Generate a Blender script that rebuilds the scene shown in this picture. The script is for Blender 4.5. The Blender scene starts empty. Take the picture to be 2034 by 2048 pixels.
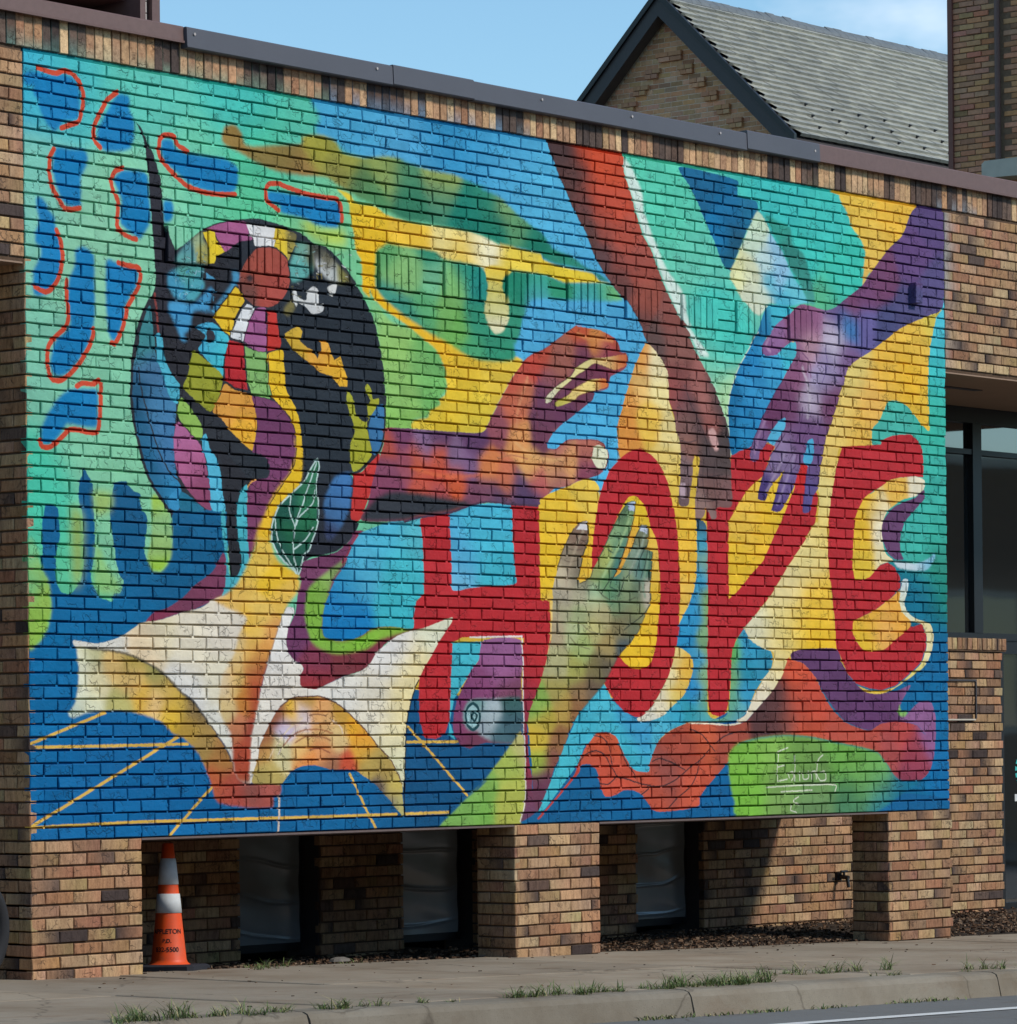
import bpy, math, random
import numpy as np
from mathutils import Vector, Matrix

# ------------------------------------------------------------------ scene, camera, light
scene = bpy.context.scene
col = scene.collection
R = math.radians
ZB = 0.8                      # height of the mural's lower edge
L, H = 0.2032, 0.0677         # brick module: length, course height
NB, NR = 42.5, 61             # mural: bricks wide, courses high
W, HT = NB*L, NR*H

cam = bpy.data.cameras.new('camera')
cam.sensor_fit = 'HORIZONTAL'; cam.sensor_width = 36.0
cam.lens = 7849.09/2034*36
cam.shift_y = (1488.797-1024)/2034
cam.clip_start = 0.5; cam.clip_end = 3000
co = bpy.data.objects.new('camera', cam); col.objects.link(co)
co.matrix_world = (Matrix.Translation((-14.10297, -15.05349, 0.48069+ZB)) @ Matrix.Rotation(-0.874188, 4, 'Z')
                   @ Matrix.Rotation(R(90), 4, 'X') @ Matrix.Rotation(-0.0102008, 4, 'Z'))
scene.camera = co

SUN_AZ, SUN_EL = R(23), R(40)      # azimuth towards +X from the wall's normal
wd = bpy.data.worlds.new('World'); scene.world = wd; wd.use_nodes = True
nt = wd.node_tree; nt.nodes.clear()
out = nt.nodes.new('ShaderNodeOutputWorld'); bg = nt.nodes.new('ShaderNodeBackground')
sky = nt.nodes.new('ShaderNodeTexSky'); sky.sky_type = 'NISHITA'; sky.sun_disc = False
sky.sun_elevation = SUN_EL; sky.sun_rotation = math.atan2(math.sin(SUN_AZ), -math.cos(SUN_AZ))
sky.air_density = 1.0; sky.dust_density = 0.15; sky.ozone_density = 2.0
tc = nt.nodes.new('ShaderNodeTexCoord'); nz = nt.nodes.new('ShaderNodeTexNoise')
nz.inputs['Scale'].default_value = 5.5; nz.inputs['Detail'].default_value = 6; nz.inputs['Roughness'].default_value = .55
mp = nt.nodes.new('ShaderNodeMapping'); mp.inputs['Scale'].default_value = (1, 1, 2.2); mp.inputs['Location'].default_value = (2.0, 4.6, .45)
rp = nt.nodes.new('ShaderNodeValToRGB'); rp.color_ramp.elements[0].position = .61; rp.color_ramp.elements[1].position = .86
mx = nt.nodes.new('ShaderNodeMixRGB'); mx.inputs[2].default_value = (9, 9.6, 10.5, 1)
nt.links.new(tc.outputs['Generated'], mp.inputs[0]); nt.links.new(mp.outputs[0], nz.inputs['Vector'])
nt.links.new(nz.outputs['Fac'], rp.inputs[0]); nt.links.new(rp.outputs[0], mx.inputs[0])
tint = nt.nodes.new('ShaderNodeMixRGB'); tint.blend_type = 'MULTIPLY'; tint.inputs[0].default_value = 1; tint.inputs[2].default_value = (1.0, 1.22, 1.24, 1)
nt.links.new(sky.outputs[0], tint.inputs[1]); nt.links.new(tint.outputs[0], mx.inputs[1]); nt.links.new(mx.outputs[0], bg.inputs[0])
bg.inputs[1].default_value = 0.13
nt.links.new(bg.outputs[0], out.inputs[0])

sl = bpy.data.lights.new('sun', 'SUN'); sl.energy = 3.2; sl.angle = R(9); sl.color = (1, .945, .85)
so = bpy.data.objects.new('sun', sl); col.objects.link(so)
sd = Vector((math.sin(SUN_AZ)*math.cos(SUN_EL), -math.cos(SUN_AZ)*math.cos(SUN_EL), math.sin(SUN_EL)))
so.rotation_euler = sd.to_track_quat('Z', 'Y').to_euler(); so.location = sd*40

vs = scene.view_settings
vs.view_transform = 'Standard'; vs.look = 'None'; vs.gamma = 1; vs.use_curve_mapping = False
vs.exposure = 0.0
scene.render.engine = 'CYCLES'
try: scene.cycles.use_denoising = True
except Exception: pass

# ------------------------------------------------------------------ helpers
rng = random.Random(7)
def s2l(c):
    return tuple((v/255/12.92 if v/255 <= .04045 else ((v/255+.055)/1.055)**2.4) for v in c)
def tag(o, label=None, cat=None, group=None, kind=None):
    if label: o['label'] = label
    if cat: o['category'] = cat
    if group: o['group'] = group
    if kind: o['kind'] = kind
    return o
def empty(name, loc=(0, 0, 0)):
    o = bpy.data.objects.new(name, None); o.location = loc; col.objects.link(o)
    o.empty_display_size = .2
    return o
class MB:
    """collects vertices, faces and per-corner colours; build() links one mesh object"""
    def __init__(s): s.v = []; s.f = []; s.c = []
    def quadstrip(s, vs, fs, cs=None):
        b = len(s.v); s.v.extend(vs)
        for f in fs:
            s.f.append([b+i for i in f])
            s.c.extend([(cs[i] if cs else (1, 1, 1)) for i in f])
    def box(s, x0, x1, y0, y1, z0, z1, c=(1, 1, 1)):
        vs = [(x0,y0,z0),(x1,y0,z0),(x1,y1,z0),(x0,y1,z0),(x0,y0,z1),(x1,y0,z1),(x1,y1,z1),(x0,y1,z1)]
        s.quadstrip(vs, [(0,3,2,1),(4,5,6,7),(0,1,5,4),(1,2,6,5),(2,3,7,6),(3,0,4,7)], [c]*8)
    def prism(s, pts, a, axis_vec, c=(1, 1, 1)):
        """closed polygon pts (3D) extruded by axis_vec"""
        n = len(pts); d = Vector(axis_vec)
        vs = [tuple(p) for p in pts]+[tuple(Vector(p)+d) for p in pts]
        fs = [tuple(range(n))[::-1], tuple(range(n, 2*n))]+[(i, (i+1) % n, n+(i+1) % n, n+i) for i in range(n)]
        s.quadstrip(vs, fs, [c]*(2*n))
    def lathe(s, prof, cx=0, cy=0, n=28, c=None, cap=True):
        vs = []; cs = []
        for r, z, *k in prof:
            for i in range(n):
                a = 2*math.pi*i/n; vs.append((cx+r*math.cos(a), cy+r*math.sin(a), z)); cs.append(k[0] if k else (1, 1, 1))
        fs = []
        for j in range(len(prof)-1):
            for i in range(n):
                i2 = (i+1) % n; fs.append((j*n+i, j*n+i2, (j+1)*n+i2, (j+1)*n+i))
        if cap: fs.append(tuple(range(n))[::-1]); fs.append(tuple(range((len(prof)-1)*n, len(prof)*n)))
        s.quadstrip(vs, fs, cs)
    def tube(s, a, b, r, n=10, c=(1, 1, 1)):
        a = Vector(a); b = Vector(b); d = (b-a).normalized()
        u = d.orthogonal().normalized(); w = d.cross(u)
        vs = [tuple(p+r*(math.cos(t)*u+math.sin(t)*w)) for p in (a, b) for t in [2*math.pi*i/n for i in range(n)]]
        fs = [(i, (i+1) % n, n+(i+1) % n, n+i) for i in range(n)]+[tuple(range(n))[::-1], tuple(range(n, 2*n))]
        s.quadstrip(vs, fs, [c]*(2*n))
    def build(s, name, mat, parent=None, smooth=False, vcol=True):
        me = bpy.data.meshes.new(name); me.from_pydata(s.v, [], s.f)
        if vcol:
            at = me.color_attributes.new('bcol', 'FLOAT_COLOR', 'CORNER')
            a = np.ones((len(s.c), 4), np.float32); a[:, :3] = np.array(s.c, np.float32).reshape(-1, 3)
            at.data.foreach_set('color', a.ravel())
        if smooth: me.polygons.foreach_set('use_smooth', [True]*len(me.polygons))
        if mat: me.materials.append(mat)
        me.update()
        o = bpy.data.objects.new(name, me); col.objects.link(o)
        if parent: o.parent = parent
        return o

class NT:
    """tiny node-tree writer"""
    def __init__(s, name):
        s.m = bpy.data.materials.new(name); s.m.use_nodes = True; s.t = s.m.node_tree; s.t.nodes.clear()
        s.o = s.t.nodes.new('ShaderNodeOutputMaterial'); s.b = s.t.nodes.new('ShaderNodeBsdfPrincipled')
        s.t.links.new(s.b.outputs[0], s.o.inputs[0])
    def n(s, typ, **kw):
        x = s.t.nodes.new('ShaderNode'+typ)
        for k, v in kw.items(): setattr(x, k, v)
        return x
    def l(s, a, b): s.t.links.new(a, b)
    def noise(s, vec, scale, detail=4, rough=.55, dist=0):
        x = s.n('TexNoise'); x.inputs['Scale'].default_value = scale; x.inputs['Detail'].default_value = detail
        x.inputs['Roughness'].default_value = rough; x.inputs['Distortion'].default_value = dist
        if vec is not None: s.l(vec, x.inputs['Vector'])
        return x.outputs['Fac']
    def ramp(s, fac, *st):
        x = s.n('ValToRGB'); e = x.color_ramp.elements
        while len(e) < len(st): e.new(.5)
        for i, (p, c) in enumerate(st):
            e[i].position = p; e[i].color = (*c, 1) if len(c) == 3 else c
        s.l(fac, x.inputs[0]); return x.outputs[0]
    def mix(s, f, a, b, mode='MIX'):
        x = s.n('MixRGB', blend_type=mode)
        for i, v in enumerate((f, a, b)):
            if hasattr(v, 'is_linked'): s.l(v, x.inputs[i])
            elif isinstance(v, (int, float)): x.inputs[i].default_value = v if i == 0 else (v, v, v, 1)
            else: x.inputs[i].default_value = (*v, 1)
        return x.outputs[0]
    def math(s, op, a, b=None, clamp=False):
        x = s.n('Math', operation=op, use_clamp=clamp)
        for i, v in enumerate((a, b)):
            if v is None: continue
            if hasattr(v, 'is_linked'): s.l(v, x.inputs[i])
            else: x.inputs[i].default_value = v
        return x.outputs[0]
    def bump(s, h, strength=.5, dist=.01, normal=None):
        x = s.n('Bump'); x.inputs['Strength'].default_value = strength; x.inputs['Distance'].default_value = dist
        s.l(h, x.inputs['Height'])
        if normal is not None: s.l(normal, x.inputs['Normal'])
        s.l(x.outputs[0], s.b.inputs['Normal']); return x.outputs[0]
    def pos(s): return s.n('NewGeometry').outputs['Position']
    def scaled(s, vec, sc):
        x = s.n('Mapping'); x.inputs['Scale'].default_value = sc; s.l(vec, x.inputs[0]); return x.outputs[0]
    def base(s, v):
        if hasattr(v, 'is_linked'): s.l(v, s.b.inputs['Base Color'])
        else: s.b.inputs['Base Color'].default_value = (*v, 1)
    def rough(s, v, spec=.3, metal=0):
        s.b.inputs['Roughness'].default_value = v; s.b.inputs['Specular IOR Level'].default_value = spec; s.b.inputs['Metallic'].default_value = metal

def crack_height(t, vec):
    """sparse fissures and drag marks of a wire-cut brick face; returns (height, crack mask)"""
    v1 = t.n('TexVoronoi', feature='DISTANCE_TO_EDGE'); v1.inputs['Scale'].default_value = 17
    wob = t.n('TexNoise'); wob.inputs['Scale'].default_value = 22; wob.inputs['Detail'].default_value = 4; t.l(vec, wob.inputs['Vector'])
    add = t.n('VectorMath', operation='MULTIPLY_ADD'); t.l(wob.outputs['Color'], add.inputs[0]); add.inputs[1].default_value = (.075, .075, .075)
    t.l(vec, add.inputs[2]); t.l(add.outputs[0], v1.inputs['Vector'])
    line = t.ramp(v1.outputs['Distance'], (.012, (1, 1, 1)), (.06, (0, 0, 0)))
    msk = t.ramp(t.noise(vec, 8, 3), (.51, (0, 0, 0)), (.60, (1, 1, 1)))
    crack = t.mix(1, line, msk, 'MULTIPLY')
    grain = t.noise(t.scaled(vec, (1, 1, .35)), 260, 4)
    lump = t.noise(vec, 38, 4)
    h = t.math('ADD', t.math('MULTIPLY', grain, .25), t.math('MULTIPLY', lump, .8))
    h = t.math('SUBTRACT', h, t.math('MULTIPLY', crack, 1.0))
    return h, crack

def mat_brick(name, tint=(1, 1, 1), grain=(1, 1, .22)):
    t = NT(name); P = t.pos(); a = t.n('Attribute'); a.attribute_name = 'bcol'
    h, crack = crack_height(t, P)
    streak = t.ramp(t.noise(t.scaled(P, grain), 42, 6, .72), (.30, (.50, .46, .43)), (.48, (.95, .93, .92)), (.70, (1.30, 1.28, 1.24)))
    speck = t.ramp(t.noise(P, 120, 3), (.35, (.8, .78, .78)), (.55, (1, 1, 1)))
    c = t.mix(1, a.outputs['Color'], streak, 'MULTIPLY'); c = t.mix(.8, c, speck, 'MULTIPLY')
    c = t.mix(t.ramp(t.noise(P, 13, 4, .65), (.58, (0, 0, 0)), (.74, (.7, .7, .7))), c, t.mix(1, c, (.45, .38, .36), 'MULTIPLY'))
    c = t.mix(t.math('MULTIPLY', crack, .65), c, (.05, .035, .028)); c = t.mix(1, c, tint, 'MULTIPLY')
    t.base(c); t.rough(.88, .2); t.bump(h, .55, .006); return t.m
def mat_mortar(name, c=(.10, .062, .040)):
    t = NT(name); P = t.pos()
    t.base(t.mix(t.noise(P, 30, 5), tuple(v*.6 for v in c), tuple(v*1.5 for v in c))); t.rough(.95, .1)
    t.bump(t.noise(P, 300, 3), .5, .003); return t.m
def mat_flat(name, c, rough=.6, spec=.3, metal=0, var=.15, scale=12, bump=0., bscale=60):
    t = NT(name); P = t.pos()
    t.base(t.mix(t.noise(P, scale, 5), tuple(v*(1-var) for v in c), tuple(min(1, v*(1+var)) for v in c)))
    t.rough(rough, spec, metal)
    if bump: t.bump(t.noise(P, bscale, 4), bump, .004)
    return t.m

# ------------------------------------------------------------------ mural paint: drawn on the wall in millimetres from its upper left corner
PPM=250
def smooth_path(p,closed,n=6):
    p=np.asarray(p,float);N=len(p)
    if N<3: return p
    if closed: q=np.vstack([p[-1],p,p[0],p[1]])
    else: q=np.vstack([2*p[0]-p[1],p,2*p[-1]-p[-2]])
    t=np.linspace(0,1,n,endpoint=False)[:,None]
    out=[]
    for i in range(1,len(q)-2):
        a,b,c,d=q[i-1],q[i],q[i+1],q[i+2]
        m0=(c-a)*.38;m1=(d-b)*.38
        out.append((2*t**3-3*t**2+1)*b+(t**3-2*t**2+t)*m0+(-2*t**3+3*t**2)*c+(t**3-t**2)*m1)
    if not closed: out.append(q[-2:-1])
    return np.vstack(out)
def blur(m,r):
    r=int(round(r))
    if r<1: return m
    for ax in (0,1):
        for _ in range(2):
            pad=[(0,0),(0,0)];pad[ax]=(r+1,r)
            c=np.cumsum(np.pad(m,pad,mode='edge'),axis=ax)
            k=2*r+1
            m=((c[k:]-c[:-k]) if ax==0 else (c[:,k:]-c[:,:-k]))/k
    return m
def fill_mask(p,x0,y0,w,h):
    SS=3
    m=np.zeros((h,w),np.float32)
    a=p;b=np.roll(p,-1,0)
    ylo=np.minimum(a[:,1],b[:,1]);yhi=np.maximum(a[:,1],b[:,1])
    dy=b[:,1]-a[:,1];ok=np.abs(dy)>1e-9
    a,b,ylo,yhi,dy=a[ok],b[ok],ylo[ok],yhi[ok],dy[ok]
    for r in range(h):
        row=np.zeros(w+1,np.float32)
        for s in range(SS):
            y=y0+r+(s+.5)/SS
            k=(ylo<=y)&(yhi>y)
            if not k.any(): continue
            xs=np.sort(a[k,0]+(y-a[k,1])/dy[k]*(b[k,0]-a[k,0]))-x0
            for i in range(0,len(xs)-1,2):
                u,v=max(xs[i],0.),min(xs[i+1],float(w))
                if v<=u: continue
                iu,iv=int(u),int(v)
                if iu==iv: m[r,min(iu,w-1)]+=(v-u)/SS;continue
                m[r,iu]+=(iu+1-u)/SS
                if iv<w: m[r,iv]+=(v-iv)/SS
                if iv>iu+1: row[iu+1]+=1/SS;row[iv]-=1/SS
        m[r]+=np.cumsum(row[:w])
    return np.clip(m,0,1)
def lin(c):
    c=np.asarray(c,float)/255
    return np.where(c<=.04045,c/12.92,((c+.055)/1.055)**2.4)
def paint(ops,W,Ht):
    w,h=int(W*PPM),int(Ht*PPM)
    img=np.zeros((h,w,3),np.float32)+np.array([.7,.45,.05],np.float32)
    s=PPM/1000.
    for o in ops:
        if o[0]=='F':
            _,p,g,soft,sm,al=o
            p=np.array(p,float)*s
            if sm: p=smooth_path(p,True)
            rad=soft*s
        else:
            _,p,wd,c,soft,sm,al,cl=o
            p=np.array(p,float)*s
            if sm: p=smooth_path(p,cl)
            elif cl: p=np.vstack([p,p[:1]])
            if sm and cl: p=np.vstack([p,p[:1]])
            rad=wd*s+soft*s
        x0=int(max(0,np.floor(p[:,0].min()-rad*2-3)));x1=int(min(w,np.ceil(p[:,0].max()+rad*2+3)))
        y0=int(max(0,np.floor(p[:,1].min()-rad*2-3)));y1=int(min(h,np.ceil(p[:,1].max()+rad*2+3)))
        if x1<=x0 or y1<=y0: continue
        bw,bh=x1-x0,y1-y0
        if o[0]=='F':
            m=blur(fill_mask(p,x0,y0,bw,bh),soft*s)
            if len(g)==1: colr=lin(g[0][2])[None,None,:]
            else:
                gx=np.array([a[0] for a in g])*s;gy=np.array([a[1] for a in g])*s
                gc=np.array([lin(a[2]) for a in g])
                st=4
                nx,ny=bw//st+2,bh//st+2
                yy,xx=np.mgrid[0:ny,0:nx]
                xx=xx*st+x0;yy=yy*st+y0
                num=np.zeros((ny,nx,3));den=np.zeros((ny,nx))
                dd=np.hypot(gx[:,None]-gx,gy[:,None]-gy)+np.eye(len(g))*1e9
                sg=max(6.,.44*np.median(dd.min(1)))
                for i in range(len(g)):
                    r2=((xx-gx[i])**2+(yy-gy[i])**2)/sg**2;wgt=np.exp(-.5*r2)+.02/(1+r2)**2
                    num+=wgt[...,None]*gc[i];den+=wgt
                lo=num/den[...,None]
                ix=np.arange(bw)/st;iy=np.arange(bh)/st
                i0=ix.astype(int);j0=iy.astype(int);fx=(ix-i0)[None,:,None];fy=(iy-j0)[:,None,None]
                a=lo[j0][:,i0];b=lo[j0][:,i0+1];c2=lo[j0+1][:,i0];d=lo[j0+1][:,i0+1]
                colr=(a*(1-fx)+b*fx)*(1-fy)+(c2*(1-fx)+d*fx)*fy
        else:
            m=np.zeros((bh,bw),np.float32);hw=wd*s/2;fs=max(.7,soft*s)
            for a,b in zip(p[:-1],p[1:]):
                ax0=int(max(x0,min(a[0],b[0])-hw-fs-2));ax1=int(min(x1,max(a[0],b[0])+hw+fs+3))
                ay0=int(max(y0,min(a[1],b[1])-hw-fs-2));ay1=int(min(y1,max(a[1],b[1])+hw+fs+3))
                if ax1<=ax0 or ay1<=ay0: continue
                yy,xx=np.mgrid[ay0:ay1,ax0:ax1]+.5
                d=b-a;L2=max(1e-9,(d**2).sum())
                t=np.clip(((xx-a[0])*d[0]+(yy-a[1])*d[1])/L2,0,1)
                ds=np.hypot(xx-a[0]-t*d[0],yy-a[1]-t*d[1])
                v=np.clip((hw-ds)/fs+.5,0,1)
                sub=m[ay0-y0:ay1-y0,ax0-x0:ax1-x0]
                np.maximum(sub,v,out=sub)
            colr=lin(c)[None,None,:]
        m=(m*al)[...,None]
        blk=img[y0:y1,x0:x1]
        img[y0:y1,x0:x1]=blk*(1-m)+colr*m
    return img

OPS = [
('F',[(-89,-40),(3875,-201),(3827,2787),(-148,4222)],[(52,20,(46,163,196)),(249,21,(75,186,183)),(932,96,(95,196,176)),(1632,80,(66,186,174)),(41,779,(125,196,176)),(362,1011,(140,199,162)),(924,691,(135,201,162)),(1311,515,(112,201,164)),(1788,410,(80,196,150)),(2116,290,(85,186,159)),(2193,705,(128,199,138)),(30,1564,(125,191,162)),(532,1927,(130,196,159)),(19,2348,(68,191,159)),(713,2265,(130,196,154)),(14,2739,(92,191,145)),(1624,676,(95,196,145)),(2361,604,(118,196,145))],0.0,0,1.0),
('F',[(2350,-53),(4345,-106),(5414,1152),(5026,1676),(4997,1879),(4795,2105),(3838,2145),(3851,1294),(4139,852),(3680,416),(2965,313),(2641,284),(2493,263),(2417,214),(2250,185),(2285,88)],[(2539,44,(68,160,198)),(3414,30,(39,138,184)),(2968,168,(79,163,203)),(3869,188,(79,169,207)),(4335,502,(84,177,212)),(4569,938,(79,167,207)),(4555,1794,(77,172,212)),(3686,29,(43,138,184))],16.5,1,1.0),
('F',[(5004,-26),(7450,22),(7733,549),(7495,786),(6921,913),(6469,1433),(6246,1769),(6111,1808),(6034,1620),(5725,1130)],[(5254,79,(90,201,169)),(6015,1149,(70,196,179)),(5946,1274,(130,201,164)),(6090,1440,(177,215,160)),(7104,173,(65,191,179)),(6958,434,(60,191,176)),(6823,118,(60,186,179)),(7382,604,(60,191,170)),(7236,765,(90,181,135))],0.0,1,1.0),
('F',[(7788,814),(8642,473),(8751,1988),(8710,4204),(4759,4304),(4766,3874),(6326,3378),(7452,3209),(7707,2031)],[(8573,840,(80,191,207)),(8553,1083,(60,187,183)),(8532,1429,(60,183,160)),(8029,1457,(72,178,160)),(8507,1946,(62,178,160)),(8394,2251,(60,178,160)),(8561,2374,(45,148,125)),(8612,2606,(30,134,116)),(8340,2688,(2,106,134)),(8549,3077,(6,103,151)),(8597,3455,(2,106,155)),(8588,3910,(0,108,164)),(7657,4046,(14,106,139)),(8129,4054,(4,106,147)),(5340,4069,(6,98,150)),(5861,4000,(4,100,151)),(5086,4103,(6,98,150))],0.0,0,1.0),
('F',[(-9,3105),(71,3091),(135,3018),(163,2932),(164,2853),(138,2762),(103,2704),(105,2573),(107,2462),(126,2376),(171,2364),(216,2379),(224,2444),(232,2523),(203,2623),(198,2702),(201,2761),(237,2819),(300,2831),(336,2803),(383,2749),(402,2663),(404,2530),(397,2398),(370,2346),(376,2234),(400,2199),(418,2159),(441,2198),(472,2249),(480,2329),(488,2461),(486,2594),(461,2694),(456,2747),(483,2800),(528,2845),(611,2864),(621,2823),(668,2816),(696,2755),(669,2722),(642,2656),(625,2556),(608,2457),(600,2377),(619,2289),(639,2229),(723,2218),(769,2263),(825,2281),(834,2348),(871,2393),(879,2447),(859,2549),(858,2602),(886,2649),(914,2688),(980,2693),(1038,2644),(1049,2597),(1069,2521),(1070,2413),(1090,2358),(1480,2342),(1497,2562),(1474,2769),(1913,2913),(2490,3244),(3818,3384),(5023,3381),(5423,3694),(5784,3887),(8713,4065),(8704,4550),(-149,4274),(-132,3107)],[(721,2319,(10,86,126)),(1243,2468,(6,93,136)),(481,2926,(0,102,150)),(169,2538,(0,93,141)),(114,3248,(0,108,161)),(657,3578,(0,98,153)),(467,3909,(0,102,158)),(2269,3939,(6,98,150)),(3243,3809,(10,82,126)),(4472,3938,(10,96,144)),(5339,4108,(6,98,150))],0.0,1,1.0),
('F',[(-1,2570),(61,2581),(103,2704),(147,2769),(164,2853),(163,2932),(135,3018),(71,3091),(-9,3104)],[(34,2608,(115,191,135)),(77,2705,(138,184,98)),(31,2771,(118,184,118)),(120,2835,(148,184,79)),(55,3000,(143,184,74))],6.6,1,1.0),
('F',[(481,2282),(619,2289),(604,2377),(507,2407),(489,2361)],[(0,0,(158,189,108))],19.8,1,1.0),
('F',[(486,2567),(523,2579),(577,2691),(632,2723),(668,2809),(519,2826),(474,2754),(485,2660)],[(0,0,(143,189,108))],16.5,1,0.8),
('F',[(315,2368),(397,2411),(404,2570),(392,2729),(336,2803),(320,2665)],[(0,0,(148,177,94))],26.4,1,1.0),
('F',[(920,2290),(977,2295),(1052,2373),(1063,2576),(1038,2644),(980,2693),(914,2688),(877,2615),(907,2513)],[(957,2322,(158,194,79)),(984,2409,(148,194,128)),(963,2579,(148,184,108)),(971,2667,(148,189,54))],6.6,1,1.0),
('F',[(2566,1027),(2715,1080),(2875,1197),(3083,1232),(3171,1284),(3281,1334),(3330,1419),(3363,1475),(3356,1564),(3299,1611),(3299,1655),(3186,1728),(3064,1757),(3052,1812),(2801,1815),(2815,1612),(2795,1469),(2755,1271),(2662,1070)],[(2683,1104,(128,199,138)),(2843,1177,(148,194,108)),(2894,1390,(148,192,103)),(3168,1444,(123,179,98)),(3278,1547,(113,177,94)),(2946,1604,(143,189,103)),(2943,1785,(138,189,89)),(3258,1380,(108,175,98))],6.6,1,1.0),
('F',[(2426,480),(2532,495),(2563,534),(2637,545),(2745,545),(2852,585),(3016,605),(3181,611),(3348,606),(3563,608),(3734,633),(3792,650),(3861,663),(4059,671),(4237,681),(4260,713),(4379,737),(4560,751),(4743,759),(4816,799),(4928,805),(4816,818),(4620,831),(4474,843),(4330,817),(4140,810),(3952,811),(3787,941),(3736,1258),(4061,1339),(3965,1451),(3870,1569),(3775,1686),(3682,1796),(3454,1808),(3063,1808),(3069,1760),(3186,1735),(3209,1697),(3299,1655),(3301,1619),(3344,1594),(3362,1549),(3352,1447),(3314,1391),(3270,1335),(3171,1284),(3061,1230),(2963,1190),(2887,1160),(2790,1117),(2715,1065),(2684,1017),(2694,1074),(2630,1036),(2631,972),(2622,865),(2580,819),(2560,728),(2535,623),(2515,539)],[(2489,506,(222,194,49)),(2616,579,(231,189,39)),(2635,721,(236,186,34)),(2686,895,(238,184,20)),(3070,666,(238,189,54)),(3404,642,(238,215,138)),(3631,650,(236,218,158)),(3516,712,(236,194,59)),(3746,654,(242,231,195)),(3965,724,(234,202,69)),(4499,783,(236,202,49)),(2791,1073,(238,184,25)),(3062,1183,(238,184,34)),(3282,1305,(236,182,39)),(3506,1377,(234,189,49)),(3503,1569,(232,192,49)),(3614,1711,(225,194,59)),(3849,1436,(231,194,64)),(3274,1767,(229,189,39)),(3219,1719,(222,189,59))],4.9,1,1.0),
('F',[(2110,692),(2235,680),(2255,721),(2444,703),(2501,747),(2485,795),(2358,807),(2192,762)],[(0,0,(177,199,84))],29.7,1,1.0),
('F',[(1511,226),(1591,210),(1650,258),(1669,305),(1739,311),(1911,285),(2127,254),(2138,210),(2284,187),(2409,208),(2472,265),(2642,276),(2836,247),(2956,242),(3032,262),(3242,284),(3455,291),(3636,324),(3773,336),(3681,345),(3854,376),(4028,463),(4168,525),(4251,548),(4369,643),(4549,672),(4670,723),(4817,760),(4915,798),(4816,795),(4743,755),(4560,740),(4379,733),(4260,706),(4237,685),(4059,671),(3861,659),(3746,636),(3677,624),(3563,612),(3349,603),(3181,593),(3016,598),(2853,563),(2745,538),(2617,515),(2553,492),(2426,455),(2322,420),(2135,433),(1930,430),(1768,401),(1738,394),(1628,357),(1510,329),(1486,290)],[(1570,281,(148,116,57)),(1809,359,(143,121,64)),(2012,358,(138,116,59)),(2272,245,(165,157,59)),(2428,370,(138,132,63)),(2639,426,(89,122,74)),(2493,277,(163,160,64)),(2803,273,(148,160,74)),(2857,310,(128,153,89)),(3020,322,(74,132,94)),(3296,388,(60,134,106)),(3073,462,(45,120,87)),(3576,522,(18,124,104)),(3297,322,(163,167,71)),(3912,407,(123,161,103)),(3816,566,(18,120,96)),(4202,620,(18,119,95)),(4027,509,(89,146,98)),(4440,674,(36,130,104)),(4621,719,(38,126,104)),(2692,500,(74,136,84)),(3750,394,(40,134,108)),(2114,410,(148,112,59))],8.2,1,1.0),
('F',[(2752,810),(2806,770),(2850,747),(2959,752),(3157,752),(3268,757),(3357,793),(3537,799),(3674,813),(3765,883),(3846,884),(3952,810),(4140,808),(4330,815),(4474,840),(4620,832),(4816,814),(4940,817),(5014,871),(5038,900),(4864,922),(4496,944),(4328,950),(4137,973),(4101,1036),(4064,1106),(4040,1183),(3986,1262),(3980,1225),(3978,1345),(3665,1368),(3484,1327),(3372,1284),(3282,1261),(3194,1231),(3106,1201),(2985,1152),(2899,1115),(2812,1072),(2772,1039),(2743,998)],[(2849,773,(94,160,98)),(2956,908,(136,184,110)),(3067,862,(133,184,113)),(3232,921,(112,178,135)),(3179,765,(40,138,106)),(3514,860,(28,134,111)),(3627,925,(30,138,125)),(3433,941,(128,184,106)),(2899,1101,(60,143,122)),(3374,1100,(116,171,91)),(3463,1181,(110,171,83)),(3174,1094,(94,171,110)),(3624,1117,(48,143,110)),(3620,1340,(72,159,108)),(3793,1283,(48,143,108)),(3040,1184,(60,143,116)),(3971,1091,(50,143,111)),(4020,907,(24,129,100)),(4197,907,(50,153,125)),(4196,975,(80,162,183)),(4425,889,(45,143,106)),(4680,868,(60,153,127)),(4865,852,(70,162,135)),(4927,832,(118,184,108)),(4679,929,(68,167,180))],8.2,1,1.0),
('F',[(3697,822),(3742,900),(3741,975),(3717,1036),(3721,1110),(3772,1173),(3818,1199),(3888,1176),(3930,1109),(3939,1048),(3914,968),(3880,918),(3893,858),(3952,808),(3813,790)],[(3812,820,(234,199,69)),(3799,940,(212,199,108)),(3809,1051,(209,202,133)),(3818,1162,(225,217,177))],4.9,1,1.0),
('F',[(95,99),(202,106),(275,90),(356,100),(401,141),(409,219),(390,314),(289,339),(262,368),(216,400),(172,372),(128,312),(102,243),(71,227),(76,180),(14,181),(6,130),(33,107)],[(0,0,(9,122,176))],6.6,1,1.0),
('S',[(113,77),(194,90),(248,90),(293,71),(357,80),(411,126),(437,196),(422,270),(399,326),(335,353),(271,377)],28.8,(202,70,41),3.2,1,1.0,0),
('F',[(696,145),(771,149),(779,222),(807,272),(810,353),(786,423),(711,451),(590,464),(553,435),(531,371),(592,271),(649,190)],[(0,0,(9,122,176))],6.6,1,1.0),
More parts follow.
